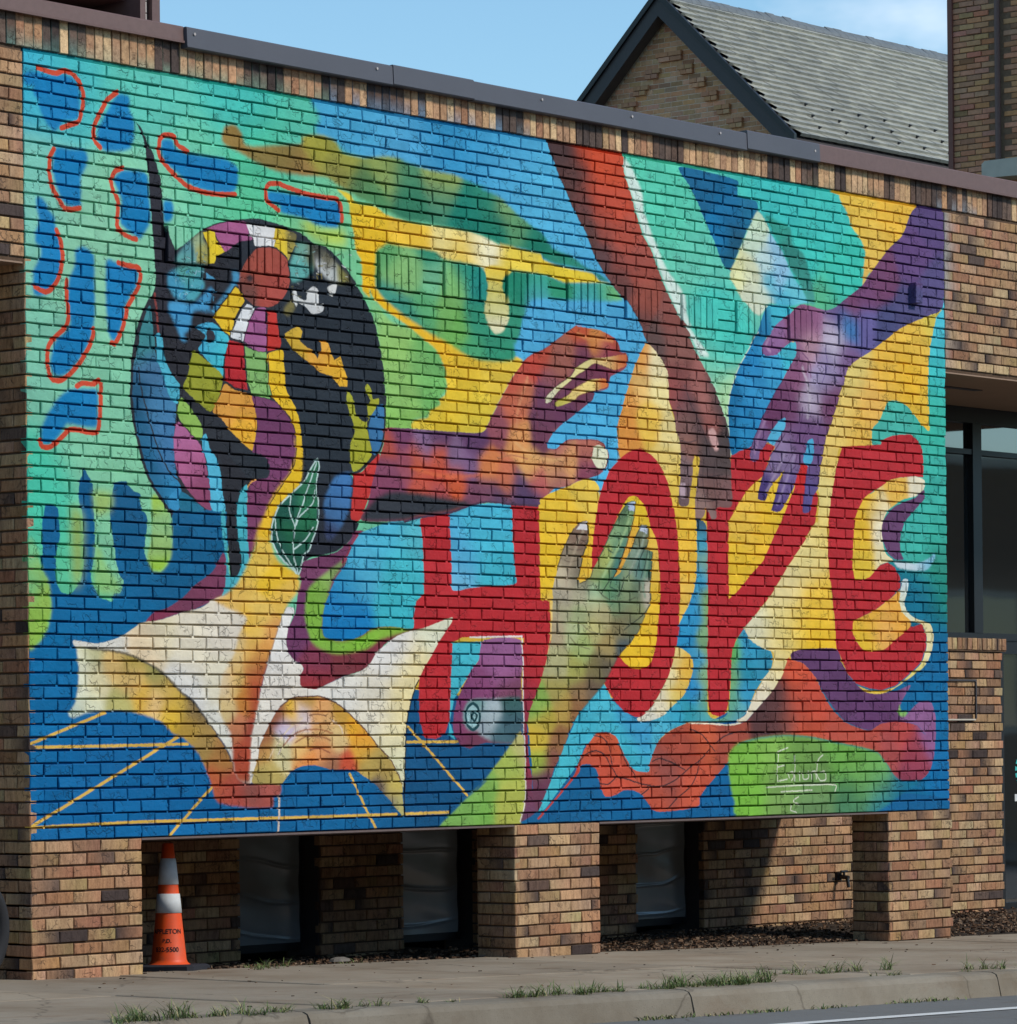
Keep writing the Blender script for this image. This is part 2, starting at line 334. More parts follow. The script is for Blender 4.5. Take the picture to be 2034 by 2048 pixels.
('S',[(687,136),(612,188),(565,254),(522,319),(503,374),(516,419),(553,448)],28.8,(202,70,41),3.2,1,1.0,0),
('F',[(233,483),(333,479),(442,474),(460,531),(431,588),(412,636),(411,769),(347,785),(283,768),(230,688),(205,592),(214,538)],[(0,0,(9,122,176))],6.6,1,1.0),
('S',[(215,492),(187,541),(182,607),(194,685),(239,746),(283,794),(337,799),(401,786)],28.8,(202,70,41),3.2,1,1.0,0),
('F',[(719,551),(794,543),(888,546),(915,597),(923,698),(927,798),(893,856),(845,907),(798,891),(714,852),(696,821),(707,719),(671,643),(653,598)],[(0,0,(9,122,176))],6.6,1,1.0),
('S',[(719,540),(662,563),(634,606),(647,665),(683,728),(678,796),(672,856),(723,892),(770,907),(816,913)],28.8,(202,70,41),3.2,1,1.0,0),
('F',[(1014,357),(1100,347),(1119,386),(1205,404),(1371,406),(1509,405),(1607,443),(1611,512),(1596,562),(1545,594),(1427,599),(1271,588),(1174,543),(1079,492),(1022,451)],[(0,0,(9,122,176))],6.6,1,1.0),
('S',[(1215,396),(1138,370),(1115,325),(1043,326),(1000,358),(994,434),(1041,483),(1126,541),(1222,589),(1348,607),(1466,606),(1585,594)],28.8,(202,70,41),3.2,1,1.0,0),
('F',[(1857,549),(1928,542),(2112,544),(2320,544),(2425,548),(2456,595),(2444,667),(2412,699),(2255,699),(2152,674),(1957,658),(1947,617),(1846,606)],[(0,0,(9,122,176))],6.6,1,1.0),
('S',[(1937,646),(1886,623),(1841,599),(1837,537),(1867,506),(1939,498),(2010,512),(2164,532),(2320,537),(2415,535),(2451,567),(2461,623),(2455,659)],28.8,(202,70,41),3.2,1,1.0,0),
('F',[(1028,687),(1095,680),(1104,727),(1094,776),(1055,800),(1027,789)],[(0,0,(9,122,176))],9.9,1,1.0),
('F',[(95,754),(135,763),(175,812),(215,854),(227,918),(258,994),(266,1060),(251,1140),(205,1216),(159,1259),(97,1277),(61,1267),(53,1221),(63,1143),(108,1073),(114,1021),(74,998),(74,946),(102,891),(94,833),(81,781)],[(0,0,(9,122,176))],6.6,1,1.0),
('S',[(227,918),(258,981),(270,1059),(256,1133),(223,1195),(178,1238),(133,1250),(70,1230)],28.8,(202,70,41),3.2,1,1.0,0),
('F',[(362,1018),(417,987),(490,1013),(502,1105),(504,1304),(493,1398),(465,1480),(409,1563),(344,1627),(289,1671),(225,1688),(181,1658),(173,1606),(191,1552),(219,1498),(301,1439),(320,1411),(312,1319),(308,1254),(323,1160),(361,1091)],[(0,0,(9,122,176))],6.6,1,1.0),
('S',[(300,1175),(299,1254),(307,1346),(292,1420),(228,1471),(165,1528),(150,1594),(163,1672),(198,1709),(252,1706),(316,1669),(390,1604),(455,1520),(488,1452),(493,1418)],28.8,(202,70,41),3.2,1,1.0,0),
('F',[(591,1051),(637,1040),(721,1066),(824,1064),(828,1117),(813,1172),(765,1230),(727,1287),(716,1354),(668,1452),(640,1474),(613,1449),(595,1377),(587,1298),(588,1198)],[(0,0,(9,122,176))],6.6,1,1.0),
('S',[(683,1049),(758,1059),(833,1063),(847,1102),(832,1164),(793,1221),(745,1285),(726,1354),(697,1423),(649,1486),(626,1481)],28.8,(202,70,41),3.2,1,1.0,0),
('F',[(406,1742),(516,1742),(519,1835),(509,1935),(403,1941),(294,1934),(257,1976),(184,2039),(122,2049),(100,2010),(114,1951),(151,1890),(205,1827),(269,1771),(342,1746)],[(0,0,(9,122,176))],6.6,1,1.0),
('S',[(361,1732),(406,1712),(489,1711),(526,1688),(544,1720),(538,1807),(533,1887),(513,1962),(458,1971),(385,1962),(312,1963),(266,1995),(211,2037),(166,2063),(112,2062),(95,2030)],28.8,(202,70,41),3.2,1,1.0,0),
('F',[(1101,952),(1169,911),(1296,825),(1424,771),(1563,737),(1713,715),(1783,709),(1834,715),(1956,728),(2109,755),(2233,807),(2316,821),(2441,895),(2566,1006),(2630,1065),(2682,1132),(2735,1215),(2776,1341),(2806,1483),(2817,1627),(2806,1807),(2791,1887),(2756,1954),(2636,2046),(2582,2077),(2518,2091),(2580,2199),(2589,2299),(2578,2371),(2556,2415),(2502,2473),(2395,2537),(2290,2562),(2165,2583),(2113,2603),(1979,2575),(1738,2416),(1594,2697),(1524,2699),(1489,2425),(1480,2349),(1090,2364),(1069,2521),(1066,2413),(1033,2346),(967,2288),(911,2203),(819,2046),(792,1933),(766,1807),(768,1686),(779,1551),(809,1441),(848,1331),(916,1231),(955,1154),(960,1133)],[(1367,1990,(41,43,49)),(2180,1525,(37,43,51)),(2072,1883,(35,45,53)),(969,1470,(39,37,43)),(2396,2491,(37,39,49))],0.0,1,1.0),
('F',[(821,276),(877,325),(909,382),(951,438),(983,502),(1011,587),(1022,688),(1027,782),(1041,815),(1059,874),(1097,932),(1111,947),(1148,1049),(1050,1138),(1058,1260),(1018,1399),(952,1336),(955,1154),(961,1065),(956,1052),(948,945),(936,798),(924,664),(912,530),(898,464),(890,398),(858,327)],[(0,0,(43,41,49))],0.0,1,1.0),
('F',[(1130,956),(1179,910),(1286,839),(1316,830),(1315,871),(1354,908),(1362,990),(1304,995),(1119,1011),(1110,985)],[(1169,925,(80,134,145)),(1168,980,(100,167,159)),(1324,931,(163,155,84)),(1286,860,(148,165,128))],9.9,1,1.0),
('F',[(1316,830),(1404,808),(1433,860),(1501,916),(1422,957),(1402,990),(1362,997),(1364,907)],[(0,0,(227,194,39))],0.0,0,1.0),
('F',[(1345,813),(1424,778),(1563,744),(1673,741),(1692,808),(1701,835),(1621,849),(1551,890),(1501,916),(1452,865),(1404,808)],[(0,0,(163,86,128))],0.0,1,1.0),
('F',[(1676,749),(1912,745),(1901,801),(1884,857),(1726,868),(1711,826),(1691,784)],[(0,0,(226,221,217))],0.0,0,1.0),
('F',[(1918,748),(2072,763),(2071,814),(2038,876),(2005,923),(1942,885),(1884,864),(1901,801)],[(1932,842,(225,192,49)),(1954,781,(217,184,59)),(2040,781,(108,97,59)),(2039,839,(167,150,69))],0.0,1,1.0),
('F',[(2082,817),(2190,815),(2210,868),(2220,926),(2165,997),(2036,1037),(2026,943),(2060,874)],[(2124,846,(110,158,140)),(2112,935,(95,167,159)),(2200,869,(108,102,74))],6.6,1,1.0),
('F',[(2200,817),(2298,838),(2406,910),(2515,982),(2559,1008),(2459,1016),(2339,1004),(2242,953),(2210,890)],[(2243,850,(69,68,59)),(2297,904,(118,112,89)),(2253,945,(205,206,204)),(2350,989,(200,201,195)),(2449,980,(138,131,69)),(2515,997,(44,44,44))],9.9,1,1.0),
('F',[(1625,992),(1668,938),(1742,874),(1879,861),(1963,897),(2016,951),(2025,1031),(2003,1098),(1949,1154),(1863,1197),(1737,1200),(1654,1163),(1603,1109),(1604,1045)],[(1656,1004,(148,68,54)),(1761,980,(163,74,59)),(1864,1117,(167,72,61)),(1644,1106,(118,70,61))],0.0,1,1.0),
('S',[(1625,992),(1668,938),(1742,874),(1879,861),(1963,897),(2016,951),(2025,1031),(2003,1098),(1949,1154),(1863,1197),(1737,1200),(1654,1163),(1603,1109),(1604,1045)],9.6,(39,40,47),0.0,1,1.0,1),
('F',[(1671,1039),(1698,1026),(1724,1038),(1718,1060),(1692,1070),(1671,1060)],[(0,0,(59,44,47))],9.9,1,1.0),
('F',[(1054,1084),(1144,1034),(1327,1011),(1316,1069),(1335,1117),(1294,1171),(1243,1210),(1122,1206),(1063,1154)],[(1083,1124,(68,148,180)),(1195,1051,(85,158,150)),(1244,1139,(75,158,169)),(1122,1178,(72,153,180))],9.9,1,1.0),
('F',[(1056,1239),(1112,1221),(1253,1224),(1376,1128),(1396,1148),(1374,1243),(1425,1260),(1374,1257),(1262,1259),(1231,1297),(1220,1361),(1169,1401),(1199,1427),(1159,1430),(1120,1362),(1071,1295)],[(0,0,(68,148,191))],6.6,1,1.0),
('F',[(1552,1027),(1604,1023),(1598,1088),(1467,1207),(1436,1252),(1395,1255),(1499,1147),(1562,1077)],[(0,0,(72,143,180))],6.6,1,1.0),
('F',[(1352,1045),(1397,1062),(1428,1074),(1356,1080)],[(0,0,(77,148,184))],0.0,0,1.0),
('F',[(1269,1346),(1397,1316),(1524,1389),(1503,1460),(1482,1516),(1471,1606),(1413,1576),(1335,1513),(1287,1468),(1317,1432),(1337,1389)],[(1298,1358,(68,158,194)),(1473,1469,(68,187,200))],0.0,1,1.0),
('F',[(1347,1375),(1377,1345),(1415,1383),(1405,1419),(1356,1429)],[(0,0,(44,41,49))],0.0,1,1.0),
('F',[(1588,1101),(1656,1172),(1616,1223),(1575,1282),(1534,1382),(1407,1288),(1467,1215),(1537,1147)],[(0,0,(227,184,39))],0.0,1,1.0),
('S',[(1588,1101),(1656,1172),(1616,1223),(1575,1282),(1534,1382),(1407,1288),(1467,1215),(1537,1147)],8.0,(39,40,47),0.0,1,1.0,1),
('F',[(1666,1192),(1736,1214),(1695,1280),(1664,1337),(1643,1401),(1534,1382),(1574,1316),(1615,1244)],[(0,0,(222,221,220))],0.0,1,1.0),
('F',[(1736,1217),(1827,1214),(1823,1437),(1742,1450),(1643,1408),(1664,1337),(1695,1280)],[(0,0,(160,90,135))],0.0,1,1.0),
('F',[(1837,1217),(1908,1214),(1917,1305),(1946,1386),(1935,1422),(1833,1443)],[(0,0,(197,53,45))],0.0,0,1.0),
('S',[(1666,1192),(1615,1244),(1534,1382),(1643,1405),(1742,1450),(1833,1447),(1940,1422)],8.0,(39,40,47),0.0,1,1.0,0),
('S',[(1736,1217),(1695,1280),(1664,1337),(1643,1405)],7.0,(39,40,47),0.0,1,1.0,0),
('S',[(1830,1214),(1826,1444)],7.0,(39,40,47),0.0,0,1.0,0),
('F',[(1524,1403),(1643,1415),(1651,1560),(1669,1670),(1569,1662),(1491,1626),(1492,1516)],[(0,0,(183,39,45))],0.0,0,1.0),
('F',[(1653,1428),(1742,1450),(1823,1451),(1841,1589),(1860,1686),(1850,1707),(1699,1689),(1670,1614),(1661,1518)],[(0,0,(134,180,104))],0.0,0,1.0),
('F',[(1490,1646),(1569,1676),(1699,1696),(1728,1763),(1741,1867),(1704,2001),(1615,1957),(1526,1899),(1439,1822),(1390,1804),(1450,1711)],[(1519,1741,(223,155,65)),(1668,1767,(221,153,61)),(1666,1871,(232,171,45))],0.0,1,1.0),
('F',[(1248,1478),(1316,1514),(1393,1550),(1471,1606),(1450,1697),(1380,1804),(1302,1775),(1168,1688),(1197,1624),(1218,1555)],[(0,0,(150,151,41))],0.0,1,1.0),
('F',[(1709,1702),(1860,1714),(1930,1744),(2001,1803),(2051,1870),(2060,1954),(2038,2061),(1965,2155),(1893,2235),(1810,2329),(1649,2335),(1661,2238),(1712,2167),(1823,2148),(1844,2077),(1784,2024),(1704,2014),(1704,2001),(1746,1873),(1728,1763)],[(1869,1790,(109,56,92)),(1865,2034,(121,62,101)),(1761,2248,(116,58,94))],0.0,1,1.0),
('F',[(1681,2196),(1722,2166),(1833,2161),(1945,2156),(1892,2270),(1799,2386),(1727,2513),(1670,2605),(1646,2530),(1658,2391),(1655,2280)],[(0,0,(122,60,94))],0.0,1,1.0),
('S',[(1655,2294),(1656,2218),(1692,2178),(1732,2164)],9.6,(222,155,79),0.0,1,1.0,0),
('F',[(1117,1874),(1222,1943),(1289,1994),(1336,2095),(1364,2230),(1372,2346),(1294,2322),(1179,2232),(1113,2139),(1086,2032),(1092,1937)],[(1173,1966,(182,104,148)),(1220,2100,(173,94,133)),(1295,2233,(136,66,97))],0.0,1,1.0),
('F',[(1147,1743),(1205,1781),(1253,1832),(1310,1897),(1299,1966),(1232,1943),(1136,1866),(1117,1820)],[(0,0,(140,177,83))],0.0,1,1.0),
('F',[(1309,1952),(1339,1930),(1367,2004),(1425,2077),(1453,2151),(1462,2261),(1480,2342),(1377,2346),(1364,2230),(1346,2101),(1308,2007)],[(0,0,(85,181,208))],0.0,1,1.0),
('F',[(1480,2349),(1497,2576),(1515,2699),(1574,2698),(1615,2614),(1577,2491),(1575,2318),(1621,2219),(1661,2204),(1653,2391),(1670,2605),(1645,2648),(1563,2753),(1454,2815),(1455,2742),(1486,2631),(1458,2495),(1450,2357)],[(0,0,(72,173,185))],0.0,1,1.0),
('F',[(1446,2014),(1483,2150),(1481,2287),(1490,2356),(1518,2458),(1516,2617),(1524,2699),(1574,2698),(1610,2607),(1582,2490),(1569,2353),(1581,2249),(1642,2142)],[(0,0,(39,39,45))],0.0,1,1.0),
('F',[(827,1480),(838,1412),(886,1294),(920,1265),(942,1405),(950,1499),(996,1604),(1052,1702),(1108,1786),(1097,1869),(1086,2005),(1103,2140),(1122,2200),(1140,2261),(1042,2359),(995,2307),(921,2216),(865,2124),(829,2018),(793,1886),(776,1753),(783,1604)],[(905,1340,(60,129,135)),(874,1477,(60,134,135)),(911,1576,(64,108,144)),(795,1751,(32,83,113)),(964,1809,(64,120,158)),(830,1951,(30,93,126)),(1010,1941,(68,123,166)),(913,2081,(28,98,134)),(1037,2075,(64,118,162)),(958,2248,(30,103,139)),(1082,2243,(41,128,171))],0.0,1,1.0),
('S',[(825,1602),(843,1708),(888,1847),(961,2025),(1046,2143),(1126,2200)],9.6,(39,40,47),0.0,1,1.0,0),
('S',[(911,1232),(848,1331),(811,1441),(781,1551),(770,1686),(768,1807),(794,1933),(831,2038),(867,2138),(922,2229),(997,2307),(1044,2359)],19.2,(39,40,47),0.0,1,1.0,0),
('S',[(950,1195),(963,1268),(980,1395)],16.0,(133,60,55),0.0,1,1.0,0),
('F',[(961,1417),(999,1414),(1026,1534),(1082,1625),(1139,1683),(1118,1779),(1051,1736),(1015,1643),(968,1538)],[(0,0,(78,174,195))],0.0,1,1.0),
('F',[(1043,2292),(1131,2234),(1124,2350),(1062,2352)],[(0,0,(52,140,184))],0.0,1,1.0),
('F',[(1140,2254),(1323,2349),(1139,2356)],[(0,0,(27,108,136))],0.0,1,1.0),
('F',[(2166,1081),(2219,1049),(2260,1074),(2259,1145),(2301,1141),(2290,1185),(2206,1205),(2144,1168),(2093,1151),(2072,1174),(2042,1099),(2073,1086),(2093,1123),(2155,1132)],[(0,0,(216,213,209))],0.0,1,1.0),
('F',[(2344,1039),(2418,1018),(2396,1077),(2375,1093),(2344,1067)],[(0,0,(214,210,203))],0.0,1,1.0),
('F',[(1980,1188),(2042,1141),(2062,1181),(2020,1227),(1979,1223)],[(0,0,(118,107,61))],6.6,1,1.0),
('F',[(1977,1335),(2039,1302),(2091,1285),(2122,1310),(2100,1368),(2162,1399),(2203,1410),(2244,1457),(2276,1405),(2271,1349),(2329,1352),(2349,1400),(2380,1455),(2433,1430),(2464,1492),(2495,1547),(2494,1597),(2430,1601),(2368,1548),(2263,1533),(2191,1489),(2099,1446),(2038,1415),(1987,1369)],[(2059,1336,(207,165,49)),(2286,1412,(225,160,59)),(2389,1511,(229,171,44))],0.0,0,1.0),
('F',[(2504,1624),(2546,1679),(2566,1749),(2619,1789),(2672,1779),(2663,1708),(2685,1663),(2643,1601),(2665,1571),(2696,1605),(2706,1655),(2760,1652),(2749,1703),(2661,1787),(2671,1872),(2691,1979),(2593,2063),(2529,2073),(2510,1931),(2554,1850),(2513,1752),(2482,1669)],[(0,0,(165,163,45))],0.0,1,1.0),
('F',[(2760,1688),(2803,1692),(2800,1844),(2767,1946),(2712,1978),(2681,1900),(2672,1822),(2694,1756)],[(0,0,(58,114,158))],0.0,1,1.0),
('F',[(2550,2086),(2614,2076),(2745,1969),(2760,1997),(2699,2151),(2643,2268),(2589,2356),(2514,2345),(2527,2216),(2539,2115)],[(0,0,(197,53,49))],0.0,1,1.0),
('F',[(2391,2115),(2518,2098),(2505,2274),(2461,2361),(2386,2442),(2333,2479),(2291,2459),(2293,2353),(2284,2268),(2327,2189)],[(2432,2205,(64,116,169)),(2398,2313,(60,103,147)),(2333,2451,(49,58,89))],6.6,1,1.0),
('F',[(2112,2606),(2290,2566),(2395,2541),(2502,2473),(2566,2414),(2715,2481),(3067,2978),(2902,3024),(2782,3069),(2727,3149),(2651,3200),(2575,3222),(2469,3244),(2300,3295),(2216,3324),(2081,3314),(2072,3247),(2103,3211),(2073,3177),(2042,3170),(1971,3115),(1957,3059),(1984,2981),(2036,2903),(2058,2804),(2090,2712),(2075,2678)],[(2184,2639,(118,60,94)),(2077,2924,(109,54,94)),(2024,3023,(112,56,94)),(2176,3197,(124,52,74)),(2175,3281,(150,47,49)),(2491,3158,(126,53,61)),(2652,3121,(123,48,59))],0.0,1,1.0),
('F',[(2458,2582),(2415,2640),(2350,2706),(2307,2813),(2263,2920),(2267,3019),(2408,3053),(2568,3029),(2708,2977),(2870,2963),(3045,2968),(2924,2998),(2761,3033),(2685,3070),(2599,3100),(2386,3124),(2271,3104),(2178,3063),(2138,2993),(2119,2888),(2152,2760),(2246,2694),(2341,2642)],[(2394,2633,(138,160,98)),(2202,2851,(126,175,61)),(2282,3076,(126,171,63)),(2599,3057,(126,180,54)),(2870,2981,(138,179,59))],9.9,1,1.0),
('F',[(2577,2435),(2771,2375),(2989,2323),(3110,2322),(3120,2395),(3141,2503),(3137,2758),(3070,2811),(3045,2964),(2870,2960),(2708,2969),(2557,3029),(2408,3049),(2267,3019),(2275,2877),(2328,2777),(2382,2691),(2457,2617),(2490,2545),(2534,2472)],[(2824,2441,(76,178,205)),(2930,2618,(68,183,194)),(2606,2592,(80,174,203)),(2445,2703,(50,148,189)),(2338,2848,(16,122,182)),(2494,2987,(7,123,184)),(2926,2872,(59,177,189)),(3076,2396,(86,182,194))],0.0,1,1.0),
('S',[(2588,2424),(2523,2487),(2479,2560),(2436,2604)],16.0,(148,58,79),0.0,1,1.0,0),
('F',[(3105,2333),(3211,2285),(3379,2272),(3383,2385),(3391,2569),(3394,2730),(3553,2719),(3656,2709),(3963,2687),(3970,2612),(3955,2425),(3935,2216),(4201,2194),(4204,2341),(4206,2568),(4215,2764),(4298,2785),(4301,2981),(4269,3118),(4232,3202),(4171,3323),(4098,3436),(4066,3549),(4061,3518),(4046,3008),(3730,3005),(3480,3014),(3389,3047),(3380,3296),(3359,3502),(3313,3583),(3223,3612),(3135,3604),(3092,3516),(3083,3371),(3096,3225),(3065,3080),(3045,2971),(3046,2906),(3070,2811),(3139,2766),(3138,2540),(3120,2395)],[(0,0,(187,41,47))],0.0,0,1.0),
('F',[(3384,2268),(3549,2232),(3743,2213),(3790,2214),(3935,2209),(3955,2425),(3972,2612),(3966,2688),(3656,2711),(3553,2721),(3394,2734),(3391,2569)],[(3674,2286,(72,178,205)),(3671,2434,(72,183,205)),(3783,2654,(64,177,194)),(3488,2529,(82,169,205)),(3428,2715,(108,175,205))],0.0,1,1.0),
('F',[(3389,3047),(3673,3035),(3626,3147),(3545,3222),(3476,3296),(3407,3370),(3359,3502),(3347,3590),(3403,3620),(3359,3502)],[(0,0,(68,179,194))],0.0,0,1.0),
('F',[(3673,3035),(3730,3027),(3674,3024),(3661,3087),(3603,3147),(3545,3207),(3626,3147)],[(0,0,(68,179,194))],0.0,0,1.0),
('F',[(3674,3028),(4016,3023),(4021,3248),(4016,3563),(3930,3638),(3768,3638),(3664,3638),(3538,3669),(3538,3674),(3447,3642),(3392,3576),(3394,3480),(3429,3385),(3475,3311),(3556,3207),(3626,3147)],[(3834,3070,(147,92,135)),(3833,3182,(155,92,137)),(3657,3332,(136,70,112)),(3474,3407,(126,62,104)),(3449,3554,(126,60,94)),(3584,3651,(116,60,81)),(3888,3354,(121,66,90))],0.0,1,1.0),
('F',[(3519,3395),(3611,3378),(3724,3380),(3772,3375),(4016,3373),(4019,3556),(3942,3638),(3745,3629),(3608,3577),(3642,3566),(3517,3554),(3478,3480)],[(3599,3399,(110,153,150)),(3946,3398,(59,97,94)),(3713,3466,(172,186,189)),(3944,3518,(64,95,106)),(3654,3532,(148,160,167)),(3826,3593,(74,107,116)),(3518,3480,(118,146,148))],6.6,1,1.0),
('F',[(3570,3403),(3616,3429),(3630,3480),(3618,3532),(3568,3558),(3519,3532),(3507,3480),(3521,3429)],[(0,0,(150,186,188))],0.0,1,1.0),
('S',[(3570,3403),(3616,3429),(3630,3480),(3618,3532),(3568,3558),(3519,3532),(3507,3480),(3521,3429)],19.2,(18,63,69),0.0,1,1.0,1),
('S',[(3581,3455),(3603,3480),(3580,3509),(3558,3480)],16.0,(18,63,69),0.0,1,1.0,1),
('F',[(4046,3015),(4295,3012),(4293,3103),(4256,3201),(4195,3307),(4122,3421),(4075,3519),(4081,3744),(4115,3850),(4108,3910),(4159,4046),(3993,4111),(4042,3992),(4050,3849),(4043,3594)],[(4187,3066,(187,43,47)),(4125,3217,(182,44,51)),(4087,3368,(150,44,63)),(4066,3594,(146,48,65)),(4092,3782,(150,48,68)),(4090,3932,(116,62,83)),(4052,4082,(102,62,90))],0.0,1,1.0),
('F',[(3534,3938),(3591,3910),(3684,3844),(3836,3719),(3930,3638),(4013,3571),(4047,3669),(4049,3969),(3999,4111),(3992,4137),(3530,4138),(3260,4131),(3396,4032),(3510,3960),(3614,3910),(3717,3837)],[(3649,3888,(128,171,81)),(3882,3742,(165,182,84)),(4001,3631,(192,184,116)),(3937,3967,(177,182,81)),(3646,4073,(123,177,79)),(3877,4078,(175,180,79)),(3521,4034,(123,171,84))],4.9,1,1.0),
('S',[(3548,3013),(3993,3001),(4028,3019),(4036,3248),(4037,3563)],9.6,(226,216,211),0.0,1,1.0,0),
('S',[(4037,3563),(4047,3669),(4050,3894),(4043,3992),(3995,4111)],8.0,(222,208,205),0.0,1,1.0,0),
('F',[(1462,2577),(1486,2631),(1479,2755),(1444,2818),(1374,2844),(1237,2892),(1130,2915),(948,2959),(863,2967),(930,2914),(1025,2889),(1141,2832),(1239,2761),(1377,2683)],[(1436,2702,(124,60,88)),(1141,2866,(118,58,83)),(948,2937,(131,48,74))],0.0,1,1.0),
('S',[(2,3621),(281,3536),(556,3454)],16.0,(223,178,77),0.0,0,1.0,0),
('S',[(1,3638),(563,3634),(1168,3628)],16.0,(223,178,77),0.0,0,1.0,0),
('S',[(1102,3586),(561,3817),(5,4052)],16.0,(223,178,77),0.0,0,1.0,0),
('S',[(5,4057),(838,4043),(1733,4045),(2163,4046),(2875,4045)],16.0,(223,178,77),0.0,0,1.0,0),
('S',[(1350,3869),(1143,4029),(1027,4118)],16.0,(223,178,77),0.0,0,1.0,0),
('S',[(2952,4043),(3340,4042)],16.0,(223,178,77),0.0,0,1.0,0),
('S',[(2481,3807),(2585,3966),(2701,4122)],16.0,(223,178,77),0.0,0,1.0,0),
('S',[(2987,3538),(3244,3736),(3511,3945)],16.0,(223,178,77),0.0,0,1.0,0),
('S',[(2980,3628),(3425,3629)],16.0,(223,178,77),0.0,0,1.0,0),
('S',[(1893,3919),(1883,4135)],14.4,(215,196,179),0.0,0,1.0,0),
('F',[(324,3074),(497,3089),(664,3053),(758,3008),(834,2973),(977,2954),(1169,2906),(1286,2883),(1375,2840),(1473,2814),(1752,2808),(1743,3374),(1667,3842),(1557,3834),(1519,3720),(1461,3636),(1384,3554),(1326,3499),(1268,3437),(1201,3376),(1115,3335),(1029,3268),(944,3221),(812,3168),(719,3143),(598,3124),(423,3113),(332,3107)],[(571,3078,(222,216,203)),(852,3060,(227,202,165)),(947,3005,(223,210,177)),(1234,3137,(228,216,190)),(1236,3000,(225,213,189)),(1183,3308,(216,212,205)),(1379,3238,(222,212,186)),(1423,3581,(222,218,204)),(1382,3032,(223,211,192))],0.0,1,1.0),
('F',[(1758,2387),(1727,2513),(1665,2626),(1573,2746),(1473,2811),(1394,2840),(1482,2879),(1640,2931),(1579,3029),(1558,3099),(1507,3182),(1447,3251),(1416,3375),(1434,3478),(1511,3582),(1524,3720),(1557,3830),(1667,3846),(1657,3852),(1667,3707),(1681,3582),(1723,3444),(1765,3305),(1807,3200),(1849,3095),(1902,2990),(1965,2870),(2006,2827),(2071,2769),(2076,2699),(2060,2678),(1978,2645),(1892,2599),(1843,2509),(1849,2412),(1907,2312),(2015,2223),(2088,2164),(2106,2008),(2051,1913),(2062,1989),(2028,2068),(1986,2133),(1893,2214),(1810,2329),(1748,2443),(1696,2556)],[(2070,2010,(234,186,39)),(1985,2189,(236,184,34)),(1809,2406,(234,184,39)),(1776,2581,(229,189,79)),(1875,2718,(232,186,44)),(1925,2807,(229,184,79)),(1720,2999,(232,196,113)),(1771,2929,(230,190,94)),(1820,2998,(217,155,84)),(1768,3103,(213,147,71)),(1578,3085,(223,190,128)),(1710,2993,(234,180,39)),(1668,3097,(227,177,89)),(1476,3306,(217,194,158)),(1525,3306,(217,175,98)),(1624,3375,(193,126,54)),(1704,3374,(177,74,45)),(1464,3444,(212,184,128)),(1620,3651,(173,74,49)),(1562,3547,(187,116,79)),(1717,3166,(199,138,71)),(1746,3221,(175,89,49)),(1684,3374,(169,83,49)),(1666,3582,(158,70,54))],9.9,1,1.0),
('F',[(1833,1457),(1956,1428),(1965,1483),(1974,1574),(1983,1650),(2033,1710),(2073,1778),(2103,1882),(2111,1987),(2099,2128),(2078,2178),(2005,2238),(1912,2325),(1810,2329),(1882,2243),(1965,2155),(2038,2068),(2060,1954),(2051,1870),(2001,1796),(1930,1744),(1860,1686),(1841,1617),(1842,1533)],[(0,0,(232,186,35))],0.0,1,1.0),
('S',[(1838,1450),(1842,1533),(1843,1617),(1862,1686),(1932,1744),(2003,1796),(2053,1870),(2062,1954),(2040,2068),(1967,2155),(1884,2243),(1810,2329)],6.4,(59,39,49),0.0,1,1.0,0),
('F',[(2235,2023),(2250,2065),(2223,2158),(2237,2256),(2241,2341),(2219,2419),(2187,2477),(2155,2541),(2113,2571),(2070,2678),(1999,2637),(1918,2584),(1858,2509),(1854,2425),(1881,2362),(1922,2297),(2015,2230),(2130,2148),(2183,2075)],[(2192,2145,(50,115,82)),(1984,2295,(24,84,69)),(2137,2324,(42,115,79)),(1960,2471,(30,96,64)),(1909,2507,(22,71,69)),(2114,2536,(30,86,68)),(2167,2428,(34,105,71))],0.0,1,1.0),
('S',[(2235,2023),(2250,2065),(2223,2158),(2237,2256),(2241,2341),(2219,2419),(2187,2477),(2155,2541),(2113,2571),(2070,2678),(1999,2637),(1918,2584),(1858,2509),(1854,2425),(1881,2362),(1922,2297),(2015,2230),(2130,2148),(2183,2075)],10.2,(187,209,202),0.0,1,1.0,1),
('S',[(2235,2030),(2118,2261),(2054,2390),(2026,2546),(2062,2671)],9.0,(187,209,202),0.0,1,1.0,0),
('S',[(2015,2237),(2002,2322),(2045,2411)],9.0,(187,209,202),0.0,1,1.0,0),
('S',[(2214,2201),(2190,2279),(2085,2354),(2054,2404)],9.0,(187,209,202),0.0,1,1.0,0),
('S',[(2190,2413),(2125,2486),(2029,2542)],9.0,(187,209,202),0.0,1,1.0,0),
('S',[(1886,2368),(1891,2459),(1941,2555),(2060,2678)],9.0,(187,209,202),0.0,1,1.0,0),
